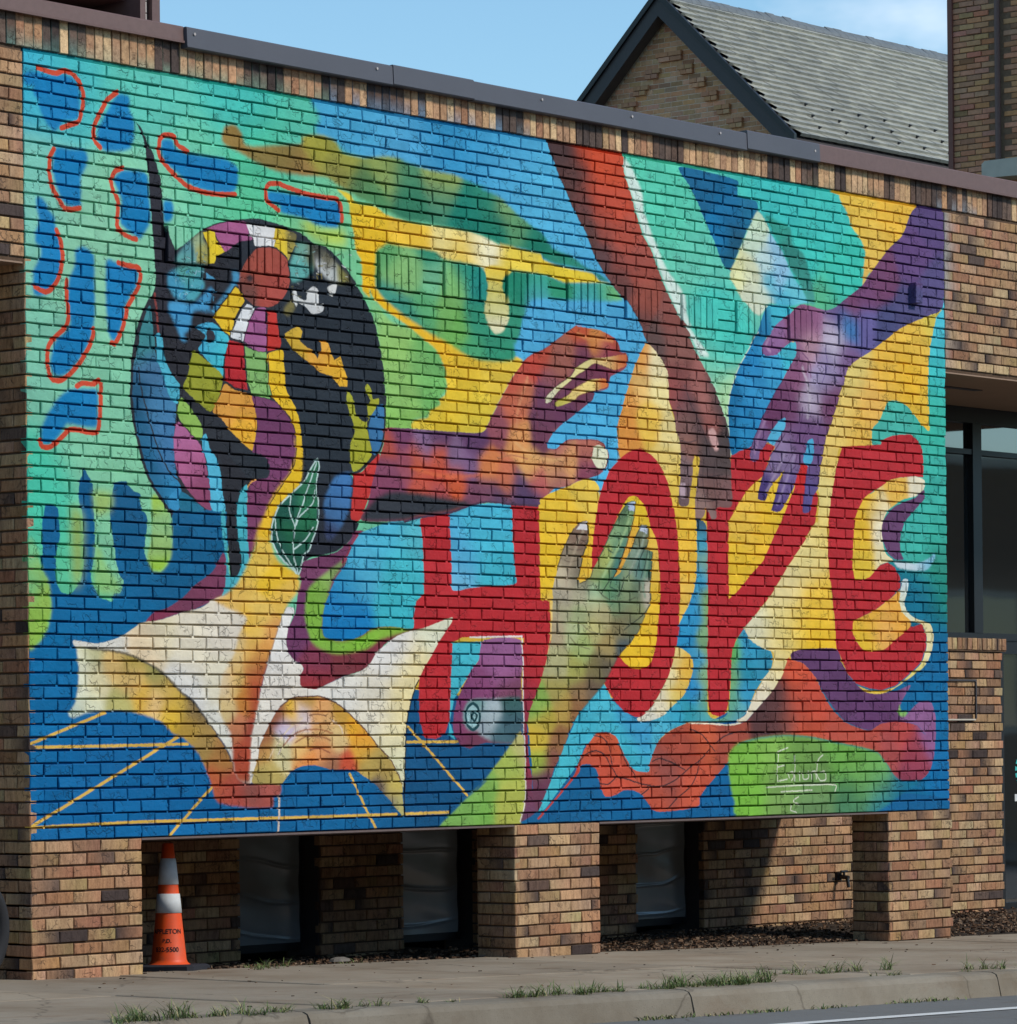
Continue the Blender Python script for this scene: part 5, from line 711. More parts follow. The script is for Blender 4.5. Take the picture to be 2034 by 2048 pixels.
('S',[(6747,1302),(6801,1413),(6743,1531)],10.6,(92,48,81),2.6,1,0.85,0),
('S',[(6940,1454),(6924,1570),(6866,1688)],10.6,(97,60,104),2.6,1,0.85,0),
('S',[(6572,1793),(6656,1724),(6741,1638)],9.6,(85,52,88),2.6,1,0.85,0),
('S',[(6558,1842),(6612,1897),(6681,1885)],8.6,(89,60,99),2.6,1,0.85,0),
('S',[(6778,1881),(6849,1845),(6878,1770)],9.6,(85,55,97),2.6,1,0.85,0),
('S',[(7151,1508),(7106,1642),(7062,1719)],9.6,(97,62,106),2.6,1,0.85,0),
('S',[(5500,1414),(5590,1424),(5682,1402)],9.6,(118,64,61),2.6,1,0.85,0),
('S',[(5588,1534),(5666,1553),(5745,1533)],9.6,(95,60,61),2.6,1,0.85,0),
('S',[(5611,1738),(5689,1750),(5781,1729)],9.6,(91,64,63),2.6,1,0.85,0),
('S',[(5621,1888),(5673,1897),(5739,1882)],8.6,(89,70,71),2.6,1,0.85,0),
('S',[(5816,1950),(5935,1952),(6055,1935)],8.6,(73,56,57),2.6,1,0.85,0),
('S',[(5774,2110),(5866,2114),(5999,2101)],8.6,(83,62,61),2.6,1,0.85,0),
('S',[(2817,1627),(2809,1807),(2793,1887),(2758,1954),(2638,2046),(2582,2079),(2518,2092)],14.4,(39,40,47),0.0,1,1.0,0),
('S',[(2978,2350),(3110,2320),(3390,2280),(3560,2233),(3721,2205),(3941,2211),(4194,2209)],12.8,(79,53,74),0.0,1,1.0,0),
('S',[(4625,2349),(4569,2420),(4519,2513),(4481,2605),(4456,2682)],22.4,(175,155,130),12.8,1,0.7,0),
('S',[(5098,2224),(5040,2334),(4963,2445),(4874,2548),(4811,2627)],22.4,(163,189,133),12.8,1,0.7,0),
('S',[(5235,2343),(5202,2422),(5137,2510),(5086,2589)],22.4,(158,170,148),12.8,1,0.7,0),
('S',[(5277,2474),(5250,2569),(5217,2663),(5235,2733)],22.4,(128,155,128),12.8,1,0.7,0),
('S',[(4675,2290),(4677,2401),(4636,2463),(4608,2525),(4581,2626)],9.6,(51,58,49),2.6,1,0.85,0),
('S',[(5150,2148),(5135,2230),(5095,2332),(5043,2435),(4989,2534),(4923,2617)],9.6,(51,58,49),2.6,1,0.85,0),
('S',[(5274,2297),(5271,2381),(5250,2432)],9.6,(51,58,49),2.6,1,0.85,0),
('S',[(5318,2458),(5304,2568),(5290,2662),(5294,2755)],9.6,(51,58,49),2.6,1,0.85,0),
('S',[(4898,2625),(4847,2673),(4797,2728)],9.6,(51,58,49),2.6,1,0.85,0),
('S',[(5029,2622),(5003,2676),(4971,2739)],9.6,(51,58,49),2.6,1,0.85,0),
('S',[(6945,1191),(6999,1286),(7026,1400),(6995,1517)],22.4,(199,185,194),16.0,1,0.6,0),
('S',[(6739,1760),(6682,1845),(6611,1929),(6527,2022)],22.4,(165,145,171),16.0,1,0.6,0),
('S',[(6850,1771),(6792,1880),(6721,1990),(6650,2099)],22.4,(160,140,171),16.0,1,0.6,0),
('S',[(6521,1560),(6451,1669),(6408,1777)],22.4,(160,125,158),16.0,1,0.6,0),
('S',[(6572,1021),(6543,1072),(6584,1109)],22.4,(184,140,171),16.0,1,0.6,0),
('S',[(6719,1288),(6635,1375),(6564,1460),(6494,1545),(6438,1630),(6382,1714),(6356,1796)],8.3,(68,40,81),2.6,1,0.7,0),
('S',[(6558,1834),(6488,1927),(6445,2026),(6437,2075)],8.3,(68,40,81),2.6,1,0.7,0),
('S',[(6737,1875),(6666,1976),(6609,2084),(6580,2142)],8.3,(68,40,81),2.6,1,0.7,0),
('S',[(6982,1871),(6956,2004),(6931,2137)],8.3,(68,40,81),2.6,1,0.7,0),
('S',[(7414,1268),(7370,1329),(7325,1431),(7265,1534),(7206,1629),(7176,1722),(7139,1823),(7115,1964)],8.3,(68,40,81),2.6,1,0.7,0),
('S',[(4106,1442),(4057,1550),(4009,1658),(3995,1764)],22.4,(223,146,103),16.0,1,0.55,0),
('S',[(3994,1839),(4134,1907),(4312,1928),(4432,1915)],22.4,(232,175,113),16.0,1,0.55,0),
('S',[(4590,1143),(4700,1165),(4835,1155),(4934,1160)],22.4,(223,146,84),16.0,1,0.55,0),
('S',[(3049,2034),(3270,2067),(3495,2064),(3666,2049)],22.4,(219,107,64),16.0,1,0.55,0),
('S',[(4301,1861),(4379,1858),(4482,1799),(4628,1788),(4776,1784),(4849,1811),(4882,1871),(4872,1925),(4834,1966),(4772,1999)],7.7,(138,53,59),2.6,1,0.7,0)]
MURAL = paint(OPS, W, HT)
_h, _w = MURAL.shape[:2]
img = bpy.data.images.new('mural_paint', _w, _h, float_buffer=True, is_data=True)
_px = np.ones((_h, _w, 4), np.float32); _px[:, :, :3] = MURAL[::-1]
img.pixels.foreach_set(_px.ravel()); img.update()

def mural_color(t):
    P = t.pos()
    m = t.n('Mapping', vector_type='POINT')
    sep = t.n('SeparateXYZ'); t.l(P, sep.inputs[0]); cmb = t.n('CombineXYZ')
    wv = t.noise(P, 40, 3)
    wob = t.math('MULTIPLY', t.math('SUBTRACT', wv, .5), .012)
    t.l(t.math('DIVIDE', t.math('ADD', sep.outputs[0], wob), W), cmb.inputs[0])
    t.l(t.math('DIVIDE', t.math('ADD', t.math('SUBTRACT', sep.outputs[2], ZB), wob), HT), cmb.inputs[1])
    im = t.n('TexImage', interpolation='Linear', extension='EXTEND'); im.image = img
    t.l(cmb.outputs[0], im.inputs[0]); return P, im.outputs[0]
def mat_mural():
    t = NT('painted_brick'); P, c = mural_color(t)
    a = t.n('Attribute'); a.attribute_name = 'bcol'
    off = t.n('VectorMath', operation='MULTIPLY_ADD'); t.l(a.outputs['Color'], off.inputs[0]); off.inputs[1].default_value = (37, 0, 19); t.l(P, off.inputs[2])
    h, crack = crack_height(t, off.outputs[0])
    c = t.mix(1, c, t.ramp(a.outputs['Fac'], (0, (.90, .90, .91)), (1, (1.06, 1.06, 1.05))), 'MULTIPLY')
    v = t.ramp(t.noise(P, 9, 6, .62), (.3, (.84, .85, .86)), (.7, (1.05, 1.05, 1.04)))
    c = t.mix(1, c, v, 'MULTIPLY')
    thin = t.ramp(t.noise(P, 75, 4, .7), (.60, (0, 0, 0)), (.75, (1, 1, 1)))
    c = t.mix(t.math('MULTIPLY', thin, .05), c, (.45, .42, .36))
    c = t.mix(t.math('MULTIPLY', crack, .36), c, t.mix(1, c, (.2, .2, .2), 'MULTIPLY'))
    t.base(c); t.rough(.6, .16); t.bump(h, .8, .006); return t.m
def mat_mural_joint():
    t = NT('shaded_joint_paint'); P, c = mural_color(t)
    gm = t.n('Gamma'); t.l(c, gm.inputs[0]); gm.inputs[1].default_value = 1.35  # paint colour deepened to stand for the shade inside the grooves
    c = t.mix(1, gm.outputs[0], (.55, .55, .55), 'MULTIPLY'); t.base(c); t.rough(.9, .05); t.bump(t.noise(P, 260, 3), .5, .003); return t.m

def mat_far(name):
    t = NT(name); P = t.pos(); a = t.n('Attribute'); a.attribute_name = 'bcol'
    c = t.mix(1, a.outputs['Color'], t.ramp(t.noise(P, 20, 5), (.3, (.85, .85, .85)), (.7, (1.1, 1.1, 1.1))), 'MULTIPLY')
    t.base(c); t.rough(.9, .15); return t.m
M = dict(
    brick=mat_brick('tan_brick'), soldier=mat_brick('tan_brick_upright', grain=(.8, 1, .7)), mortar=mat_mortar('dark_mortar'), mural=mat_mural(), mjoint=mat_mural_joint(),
    far_brick=mat_far('brown_brick'), far_mortar=mat_mortar('pale_mortar', (.66, .50, .37)),
    brown_metal=mat_flat('brown_metal', s2l((104, 78, 72)), .5, .4, 0, .2, 25, .1), grey_metal=mat_flat('grey_metal', s2l((80, 78, 84)), .45, .4, 0, .14, 3, .05),
    dark_metal=mat_flat('dark_metal', s2l((62, 58, 60)), .5, .4), black_metal=mat_flat('black_metal', (.012, .012, .014), .4, .4),
    soffit=mat_flat('soffit_board', s2l((150, 124, 104)), .8, .2, 0, .1, 4), steel=mat_flat('lintel_steel', s2l((112, 96, 92)), .5, .4, .2, .25, 30),
    concrete_light=mat_flat('pale_stone', s2l((190, 182, 168)), .85, .2, 0, .15, 8, .2), downspout=mat_flat('downspout', s2l((175, 165, 160)), .5, .4),
    dark_inside=mat_flat('dark_interior', (.02, .02, .02), .9, .1), plaster=mat_flat('inner_wall', (.12, .11, .10), .9, .1),
)

# ------------------------------------------------------------------ bricks
TAN = [(176,143,110),(170,136,102),(164,128,98),(182,152,116),(154,119,92),(168,136,100),(150,116,90),(174,140,104),(158,122,92),(190,160,122)]
DARK = [(78,66,62),(90,75,68),(68,57,54),(104,86,76),(96,76,66)]
def brick_cols(r=None, pdark=.17):
    r = r or rng
    k = r.random(); f = r.uniform(.88, 1.08)
    base = tuple(v*f for v in s2l(r.choice(TAN)))
    if r.random() < .25: base = (base[0]*1.0, base[1]*.88, base[2]*.86)
    if k < pdark*.3:
        d = s2l(r.choice(DARK)); return d, d
    if k < pdark:
        d = s2l(r.choice(DARK)); return (d, base) if r.random() < .5 else (base, d)
    b2 = tuple(v*r.uniform(.86, 1.1) for v in base)
    return base, b2
def add_brick(mb, O, u, v, n, u0, u1, v0, v1, cl, cr, proud=0., jit=.0016, ch=.0038, depth=.045, low=None, lowf=.35):
    """one brick: chamfered face with jittered corners; low = colour of an overspray at its foot"""
    J = lambda s=1: rng.uniform(-jit, jit)*s
    dz = proud+J(1.2)
    tilt_u, tilt_v = J(1.0), J(1.0)
    def p(a, b, d): return tuple(O[i]+u[i]*a+v[i]*b+n[i]*d for i in range(3))
    out = [(u0+J(), v0+J()), (u1+J(), v0+J()), (u1+J(), v1+J()), (u0+J(), v1+J())]
    sg = [(1, 1), (-1, 1), (-1, -1), (1, -1)]
    inn = [(a+sx*ch*rng.uniform(.7, 1.3), b+sy*ch*rng.uniform(.7, 1.3)) for (a, b), (sx, sy) in zip(out, sg)]
    dep = [dz-tilt_u*sx-tilt_v*sy for sx, sy in sg]
    vs = [p(a, b, d) for (a, b), d in zip(inn, dep)]+[p(a, b, d-ch) for (a, b), d in zip(out, dep)]+[p(a, b, -depth) for a, b in out]
    cs = [cl, cr, cr, cl]*3
    fs = [(4, 5, 1, 0), (5, 6, 2, 1), (6, 7, 3, 2), (7, 4, 0, 3), (8, 9, 5, 4), (9, 10, 6, 5), (10, 11, 7, 6), (11, 8, 4, 7)]
    if low:
        q = [tuple(vs[0][i]+(vs[3][i]-vs[0][i])*lowf for i in range(3)), tuple(vs[1][i]+(vs[2][i]-vs[1][i])*lowf for i in range(3))]
        vs += q; cs = [low, low, cr, cl]+[low, low, cr, cl]+[low, low, cr, cl]+[cl, cr]
        fs += [(0, 1, 13, 12), (12, 13, 2, 3)]
    else: fs.append((0, 1, 2, 3))
    mb.quadstrip(vs, fs, cs)
UX, UZ, NF, NL, UL = (1, 0, 0), (0, 0, 1), (0, -1, 0), (-1, 0, 0), (0, -1, 0)
JU, JV = .0066, .0102           # joint widths
def courses(ua, ub, r0, r1, phase=0):
    """running bond cells (u0,u1,row) clipped to [ua,ub]"""
    for r in range(r0, r1):
        off = (0 if (r+phase) % 2 == 0 else -L/2)
        k = math.floor((ua-off)/L)
        while off+k*L < ub-.002:
            a, b = max(ua, off+k*L), min(ub, off+(k+1)*L); k += 1
            if b-a > .03: yield a, b, r
def one(name, mat, parent, fn):
    mb = MB(); fn(mb); return mb.build(name, mat, parent)

# ------------------------------------------------------------------ mural wall
wall = empty('mural_wall', (0, 0, 0))
tag(wall, 'large brick wall panel painted with a bright mural of red letters, hands, globe and open book', 'wall')
GR0, GRP, GRW = 5.13, 2.826, 1.872       # basket-weave groups of six soldiers, in bricks
groups = [GR0+GRP*k for k in range(12)]
cells = []                               # (u0,u1,v0,v1,proud)
for a, b, r in courses(0, W, 0, NR):
    if 46 <= r <= 48:
        lo, hi = groups[0]*L, (groups[-1]+GRW)*L
        segs = []
        if a < lo: segs.append((a, min(b, lo)))
        if b > hi: segs.append((max(a, hi), b))
        for s in segs:
            if s[1]-s[0] > .03: cells.append((s[0], s[1], r*H, (r+1)*H, 0))
        continue
    cells.append((a, b, r*H, (r+1)*H, 0))
for gi, g in enumerate(groups):
    sw = GRW*L/6
    for k in range(6): cells.append((g*L+k*sw, g*L+(k+1)*sw, 46*H, 49*H, .013))
    if gi+1 < len(groups):
        for r in (46, 47, 48): cells.append(((g+GRW)*L, groups[gi+1]*L, r*H, (r+1)*H, 0))
def mural_cell(mb, c):
    a, b, v0, v1, pr = c
    pl = 1 if a < .003 else 0
    add_brick(mb, (0, 0, ZB), UX, UZ, NF, a+(JU/2 if not pl else .003), b-JU/2, v0+(JV/2 if pr == 0 else .004), v1-(JV/2 if pr == 0 else .004), *((rng.random(),)*3,)*2, proud=pr, jit=.0021)
order = sorted(cells, key=lambda c: c[0])
for c in order[:300]:
    one('brick', M['mural'], wall, lambda mb: mural_cell(mb, c))
mb = MB()
for c in order[300:]: mural_cell(mb, c)
tag(mb.build('brickwork', M['mural'], wall), kind='stuff')
mb = MB()                                  # paint and mortar bridging the joints here and there
for (a, b, v0, v1, pr) in cells:
    if pr or a < .05: continue
    if rng.random() < .5 and v0 > .02:
        w2 = rng.uniform(.004, .011); xx = a+rng.uniform(-.004, .004); sd_ = rng.random(); d = rng.uniform(.002, .006)
        mb.quadstrip([(xx-w2, d, ZB+v0-JV*.55), (xx+w2, d, ZB+v0-JV*.5), (xx+w2*.8, d+.001, ZB+v0+JV*.55), (xx-w2*.8, d+.001, ZB+v0+JV*.6)], [(0, 1, 2, 3)], [(sd_,)*3]*4)
    if rng.random() < .4:
        sd_ = rng.random(); d = rng.uniform(.003, .007); z0 = ZB+v0+rng.uniform(.0, .025); z1 = ZB+v1-rng.uniform(.0, .025)
        mb.quadstrip([(a-JU*.55, d, z0), (a+JU*.55, d, z0+.003), (a+JU*.55, d+.001, z1), (a-JU*.55, d+.001, z1-.004)], [(0, 1, 2, 3)], [(sd_,)*3]*4)
tag(mb.build('joint_filling', M['mural'], wall), kind='stuff')
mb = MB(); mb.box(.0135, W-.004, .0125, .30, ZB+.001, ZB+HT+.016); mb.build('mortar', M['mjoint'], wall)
mb = MB()
add_brick(mb, (0, 0, ZB), UX, UZ, NF, 8.205, 8.285, 3.462, 3.60, (1,)*3, (1,)*3, proud=.055, depth=.03); mb.build('projecting_brick', M['mural'], wall)

# ------------------------------------------------------------------ the building that carries it
XL, XR = -2.6, 13.0
FB = 45*H                                 # lower edge of the fascia beside the mural
bld = empty('brick_building', (0, .5, 0))
bld.matrix_world = Matrix.Identity(4)
tag(bld, 'tan brick building around the mural with soldier course, metal coping, pillars and dark windows', 'building')
def zg(x): return ZB-.725-.0195*x         # pavement level
YF = 1.4                                  # back wall under the overhang
todo = []                                 # (size in view, parent, builder)
def sched(parent, O, u, v, n, c, w=1., **k): todo.append((w, parent, (O, u, v, n)+c, k))
# fascia beside the mural
def over(x, z):                            # paint mist on neighbouring bricks
    return None
fas = MB(); fas.box(XL, -.003, .0125, .30, ZB+FB-.02, ZB+HT+.016); fascia = fas.build('fascia_wall', M['mortar'], bld)
fas = MB(); fas.box(W+.003, XR, .0125, .30, ZB+FB-.02, ZB+HT+.016); fascia_r = fas.build('fascia_wall', M['mortar'], bld)
for a, b, r in courses(XL, 0, 45, NR):
    c = brick_cols(); sched(fascia, (0, 0, ZB), UX, UZ, NF, (a+JU/2, b-(JU/2 if b < -.01 else .003), r*H+JV/2, (r+1)*H-JV/2, *c), 1.2 if b > -.5 else 0)
mist = s2l((150, 160, 165))
for a, b, r in courses(W, XR, 45, NR):
    cl, cr = brick_cols(pdark=.18)
    if a < W+.02:
        f = .65 if r > 52 else .3
        cl = tuple(x*(1-f)+m*f for x, m in zip(cl, mist))
    sched(fascia_r, (0, 0, ZB), UX, UZ, NF, (a+(JU/2 if a > W+.01 else .004), b-JU/2, r*H+JV/2, (r+1)*H-JV/2, cl, cr), .8 if a < 9.7 else 0)
# pillars (front and left faces)
def pillar(x0, x1, r0, left_open=True):
    mb = MB(); mb.box(x0+.0125, x1-.0125, .0125, .305, ZB+r0*H, ZB-.002)
    p = mb.build('pillar', M['mortar'], bld)
    for a, b, r in courses(x0, x1, r0, 0):
        bot = max(r*H+JV/2, zg((a+b)/2)-ZB-.03)
        if bot > (r+1)*H-JV: continue
        c = brick_cols(pdark=.17)
        sched(p, (0, 0, ZB), UX, UZ, NF, (a+(JU/2 if a > x0+.01 else .003), b-(JU/2 if b < x1-.01 else .002), bot, (r+1)*H-JV/2, *c), 1.1)
    return p
p1 = pillar(0, 4*L, -12)
p2 = pillar(3.945, 3.945+4*L, -13)
p3 = pillar(7.885, W+.03, -14)
def side_face(parent, x, r0, r1, depth, w=.9):
    for r in range(r0, r1):
        a = -.003
        first = L/2 if r % 2 == 0 else L
        ends = [0]; k = first
        while k < depth-.03: ends.append(k); k += L
        ends.append(depth)
        for i in range(len(ends)-1):
            u0, u1 = -ends[i+1], -ends[i]
            bot = r*H+JV/2
            if (r+1)*H < zg(x)-ZB: continue
            c = brick_cols(pdark=.16)
            sched(parent, (x, 0, ZB), UL, UZ, NL, (u0+JU/2, u1-(JU/2 if i else .003), max(bot, zg(x)-ZB-.03), (r+1)*H-JV/2, *c), w if i < 2 else 0)
side_face(p2, 3.945, -13, 0, .305); side_face(p3, 7.885, -14, 0, .305)
# left return of the mural bay
mb = MB(); mb.box(.0125, .30, .02, YF, ZB-.85, ZB+FB); ret = mb.build('side_wall', M['mortar'], bld)
side_face(ret, 0, -12, 45, YF, .7)
# right return (closes the bay; faces away from the street's left)
mb = MB(); mb.box(W-.30, W-.012, .31, YF, ZB, ZB+FB); mb.build('side_wall', M['mortar'], bld)
# back wall under the overhang: piers between deep-set windows
ZG = ZB-.90
spans = [(-2.6, -.02, -13, 45), (.31, 3.03, -13, 1), (3.737, 4.52, -13, 1), (5.239, 6.928, -13, 1), (7.666, 11.50, -13, 17)]
for (xa, xb, ra, rb) in spans:
    mb = MB(); mb.box(xa+.012, xb-.012, YF+.0125, YF+.30, ZG, ZB+rb*H); bw = mb.build('back_wall', M['mortar'], bld)
    for a, b, r in courses(xa, xb, ra, rb):
        big = xa > 0 and b > 1.5
        c = brick_cols(pdark=.18)
        cc = (a+(JU/2 if a > xa+.01 else .002), b-(JU/2 if b < xb-.01 else .002), r*H+JV/2, (r+1)*H-JV/2, *c)
        sched(bw, (0, YF, ZB), UX, UZ, NF, cc, (.75 if a > 7.6 else .6) if big and not (9.75 < a and b < 10.65) else 0)
    if xa > 3:       # left-facing reveals of the piers stay in the window niches
        mb = MB(); mb.box(xa+.003, xa+.011, YF+.02, YF+.28, ZG, ZB+min(rb, 1)*H-.01); mb.build('reveal', M['dark_metal'], bw)
# soldier course sill on the low wall at right
sill = MB(); sill.box(9.0, 11.53, YF-.012, YF+.29, ZB+17*H+.002, ZB+17*H+.012); sillo = sill.build('window_sill', M['mortar'], bld)
x = 10.3
while x < 11.5:
    c = brick_cols(pdark=.1); one('sill_brick', M['brick'], sillo, lambda mb: add_brick(mb, (0, YF-.02, ZB), UX, UZ, NF, x+.004, x+.064, 17*H+.012, 17*H+.102, *c, depth=.2)); x += .0685
# soldier course above everything
sc0, sc1, sw = HT+.019, HT+.205, .0637
mb = MB(); mb.box(XL, XR, .0125, .30, ZB+HT+.0165, ZB+HT+.24); sold = mb.build('soldier_course', M['mortar'], bld)
k = 0; x = XL
SPRAY = [(-1, .35, (95,160,150)), (.35, 1.0, (150,165,140)), (1.0, 2.35, (120,150,130)), (2.35, 3.9, (110,150,180)), (3.9, 4.15, (120,140,150)), (7.0, 7.9, (125,120,95)), (8.5, 9.0, (140,150,158))]
run = 0; runcol = None
restS = MB()
while x < XR-.05:
    if run <= 0: run = rng.choice((1, 1, 2, 2, 3, 4)); dk = rng.random() < .36
    run -= 1
    cl, cr = brick_cols(pdark=.02) if not dk else ((s2l(rng.choice(DARK)),)*2)
    if not dk: f_ = rng.uniform(1.1, 1.4); cl = cr = tuple(v*f_ for v in cl)
    low = None
    for a, b, cc in SPRAY:
        if a <= x < b and rng.random() < .75:
            m = rng.uniform(.25, .65); low = tuple(p*(1-m)+q*m for p, q in zip(cl, s2l(cc)))
    f = lambda mb: add_brick(mb, (0, 0, ZB), UX, UZ, NF, x+.0028, x+sw-.0028, sc0, sc1, cl, cr, proud=rng.uniform(-.001, .004), jit=.0014, ch=.003, low=low, lowf=rng.uniform(.3, .6))
    if -.3 < x < 9.65: one('soldier_brick', M['soldier'], sold, f)
    else: f(restS)
    x += sw; k += 1
tag(restS.build('soldier_bricks', M['brick'], sold), kind='stuff')
# emit bricks: the 300 that show largest singly, the rest joined
todo.sort(key=lambda t: -t[0])
for w, par, a, kw in todo[:300]:
    one('brick', M['brick'], par, lambda mb: add_brick(mb, *a, **kw))
mb = MB()
for w, par, a, kw in todo[300:]: add_brick(mb, *a, **kw)
tag(mb.build('brickwork', M['brick'], bld), kind='stuff')

# hidden mass of the building: slabs that close the overhang, so that the light under it is right
mb = MB(); mb.box(.02, W-.02, .31, 7, ZB+.02, ZB+HT+.2); mb.build('upper_storey', M['plaster'], bld)
mb = MB(); mb.box(XL, .0, .31, 7, ZB+FB+.02, ZB+HT+.2); mb.build('roof_slab', M['plaster'], bld)
mb = MB(); mb.box(W, XR, .31, 7, ZB+FB+.02, ZB+HT+.2); mb.build('roof_slab', M['plaster'], bld)
mb = MB(); mb.box(XL, -.004, .012, YF+.05, ZB+FB-.030, ZB+FB-.021); mb.build('soffit', M['soffit'], bld)
mb = MB(); mb.box(W+.004, XR, .012, YF+.15, ZB+FB-.030, ZB+FB-.021); so_ = mb.build('soffit', M['soffit'], bld)
mb = MB(); mb.box(9.35, 9.95, .55, .62, ZB+FB-.036, ZB+FB-.031); mb.build('vent_strip', M['dark_metal'], so_)
mb = MB(); mb.box(XL, XR, YF+.9, YF+1.0, ZG, ZB+FB+.03); mb.build('inner_wall', M['dark_inside'], bld)
for xa, xb in ((4*L+.002, 3.943), (3.945+4*L+.002, 7.883)):
    mb = MB(); mb.box(xa, xb, .002, .46, ZB-.013, ZB-.002); li = mb.build('lintel', M['steel'], bld)
    mb = MB(); mb.box(xa, xb, .44, .455, ZB-.034, ZB-.0135); mb.build('lintel_lip', M['steel'], li)

# coping
def cope(x0, x1, z0, z1, y, mat, name='coping'):
    mb = MB()
    prof = [(y, z0), (y-.006, z0+.006), (y-.001, z1-.008), (y+.006, z1), (.42, z1-.02), (.42, z0)]
    mb.prism([(x0, a, ZB+b) for a, b in prof], 0, (x1-x0, 0, 0)); return mb.build(name, M[mat], bld)
cope(XL, 1.165, 4.318, 4.405, -.030, 'brown_metal')
mb = MB(); mb.box(XL, 1.16, -.043, -.028, ZB+4.312, ZB+4.324); mb.build('coping_lip', M['brown_metal'], bld)
gseg = [(1.165, 2.85), (2.85, 3.57), (3.57, 6.28), (6.28, 7.085)]
for i, (a, b) in enumerate(gseg):
    cp = cope(a+(.002 if i else 0), b-.001, 4.286+.004*(i % 2)+(.006 if i == 3 else 0), 4.402+.006*(i % 2)+(.012 if i == 3 else 0), -.052-.004*(i % 2), 'grey_metal')
    for sx in (1.22, 2.71, 4.2, 5.08, 5.99, 7.03):
        if a < sx < b:
            mb = MB(); mb.tube((sx, -.062, ZB+4.366), (sx, -.054, ZB+4.366), .008, 8); mb.build('screw', M['downspout'], cp)
cope(7.087, XR, 4.312, 4.425, -.034, 'brown_metal')
mb = MB(); mb.box(7.09, XR, -.046, -.032, ZB+4.306, ZB+4.318); mb.build('coping_lip', M['brown_metal'], bld)

# windows under the mural, covered with loose plastic film
def mat_film():
    t = NT('plastic_film'); P = t.pos()
    w1 = t.n('TexWave', wave_type='BANDS', bands_direction='Z'); w1.inputs['Scale'].default_value = 1.5; w1.inputs['Distortion'].default_value = 5; w1.inputs['Detail'].default_value = 2; w1.inputs['Detail Scale'].default_value = .6
    t.l(t.scaled(P, (1, 1, 1)), w1.inputs['Vector'])
    h = t.math('ADD', t.math('MULTIPLY', t.noise(t.scaled(P, (1, 1, 3)), 2.2, 2), .5), t.math('POWER', w1.outputs['Fac'], 40.))
    t.base(t.mix(t.noise(P, 3, 3), (.15, .162, .165), (.26, .272, .275))); t.rough(.22, .7); t.bump(h, .35, .02); return t.m
def mat_glass(name, c=(.012, .014, .015), r=.03):
    t = NT(name); P = t.pos(); t.base(c); t.rough(r, .5); t.b.inputs['IOR'].default_value = 2.6; t.bump(t.noise(P, .8, 2), .03, .05); return t.m
M['film'] = mat_film(); M['glass'] = mat_glass('dark_glass')
for xa, xb in ((3.03, 3.737), (4.52, 5.239), (6.928, 7.666)):
    mb = MB(); y = YF+.15; z0, z1 = ZG+.12, ZB+.06
    for bx in ((xa, xa+.05, z0, z1), (xb-.05, xb, z0, z1)): mb.box(bx[0], bx[1], y, y+.06, bx[2], bx[3])
    mb.box(xa+.05, xb-.05, y+.002, y+.058, z0, z0+.06)
    wn = mb.build('window', M['black_metal'], bld)
    mb = MB(); n = 24; vs = []; fs = []
    for j in range(n+1):
        for i in range(n+1):
            xx = xa+.045+(xb-xa-.085)*i/n; zz = z0+.05+(z1-z0-.05)*j/n
            yy = y-.012-.003*math.sin(j*.9+i*.18+xa*3)-.003*math.sin(i*.3+j*.35)
            vs.append((xx, yy, zz))
    for j in range(n):
        for i in range(n): fs.append((j*(n+1)+i, j*(n+1)+i+1, (j+1)*(n+1)+i+1, (j+1)*(n+1)+i))
    mb.quadstrip(vs, fs); mb.build('plastic_sheet', M['film'], wn, smooth=True)
    mb = MB(); mb.box(xa+.05, xb-.05, y+.03, y+.04, z0+.06, z1); mb.build('pane', M['glass'], wn)
# storefront window at right
sf = MB(); y0, y1 = YF+.02, YF+.10; zt = ZB+FB-.031; zs = ZB+1.24
sf.box(8.7, 13, y0, y1, zt-.12, zt); sf.box(8.7, 13, y0, y1, zs, zs+.055)
for mx_ in (8.72, 9.9, 11.20, 12.5): sf.box(mx_-.06, mx_+.06, y0-.004, y1-.002, zs+.056, zt-.121)
sf.box(8.7, 13, y0+.002, y1-.002, zt-.36, zt-.32)
sfo = sf.build('storefront_window', M['black_metal'], bld)
for a, b in ((8.78, 9.84), (9.96, 11.14), (11.26, 12.44)):
    mb = MB(); mb.box(a, b, y0+.04, y0+.05, zs+.056, zt-.365); mb.build('pane', M['glass'], sfo)
    mb = MB(); mb.box(a, b, y0+.04, y0+.05, zt-.318, zt-.121); mb.build('pane', M['glass'], sfo)
# glass door panel beside the low wall
dr = MB(); dr.box(11.505, 11.56, YF+.03, YF+.1, ZG, zs-.001); dr.box(11.56, 13, YF+.03, YF+.1, ZG, ZG+.12); dr.box(11.56, 13, YF+.03, YF+.1, zs-.1, zs-.001)
dro = dr.build('glass_door', M['black_metal'], bld)
mb = MB(); mb.box(11.56, 13, YF+.06, YF+.07, ZG+.12, zs-.1); mb.build('pane', M['glass'], dro)
teal = mat_flat('teal_sticker', s2l((60, 170, 165)), .5); whitep = mat_flat('white_print', (.6, .6, .58), .6)
mb = MB(); cx, cz = 11.90, ZB+.24
for k in range(9):
    a = R(80+k*22); b = a+R(13)
    mb.quadstrip([(cx, YF+.056, cz), (cx+.15*math.cos(a), YF+.056, cz+.15*math.sin(a)), (cx+.15*math.cos(b), YF+.056, cz+.15*math.sin(b))], [(0, 2, 1)])
mb.build('sticker', teal, dro)
mb = MB()
for k in range(7): mb.box(11.74+k*.05, 11.775+k*.05, YF+.054, YF+.056, ZB+.0, ZB+.055)
mb.build('sticker_print', whitep, dro)
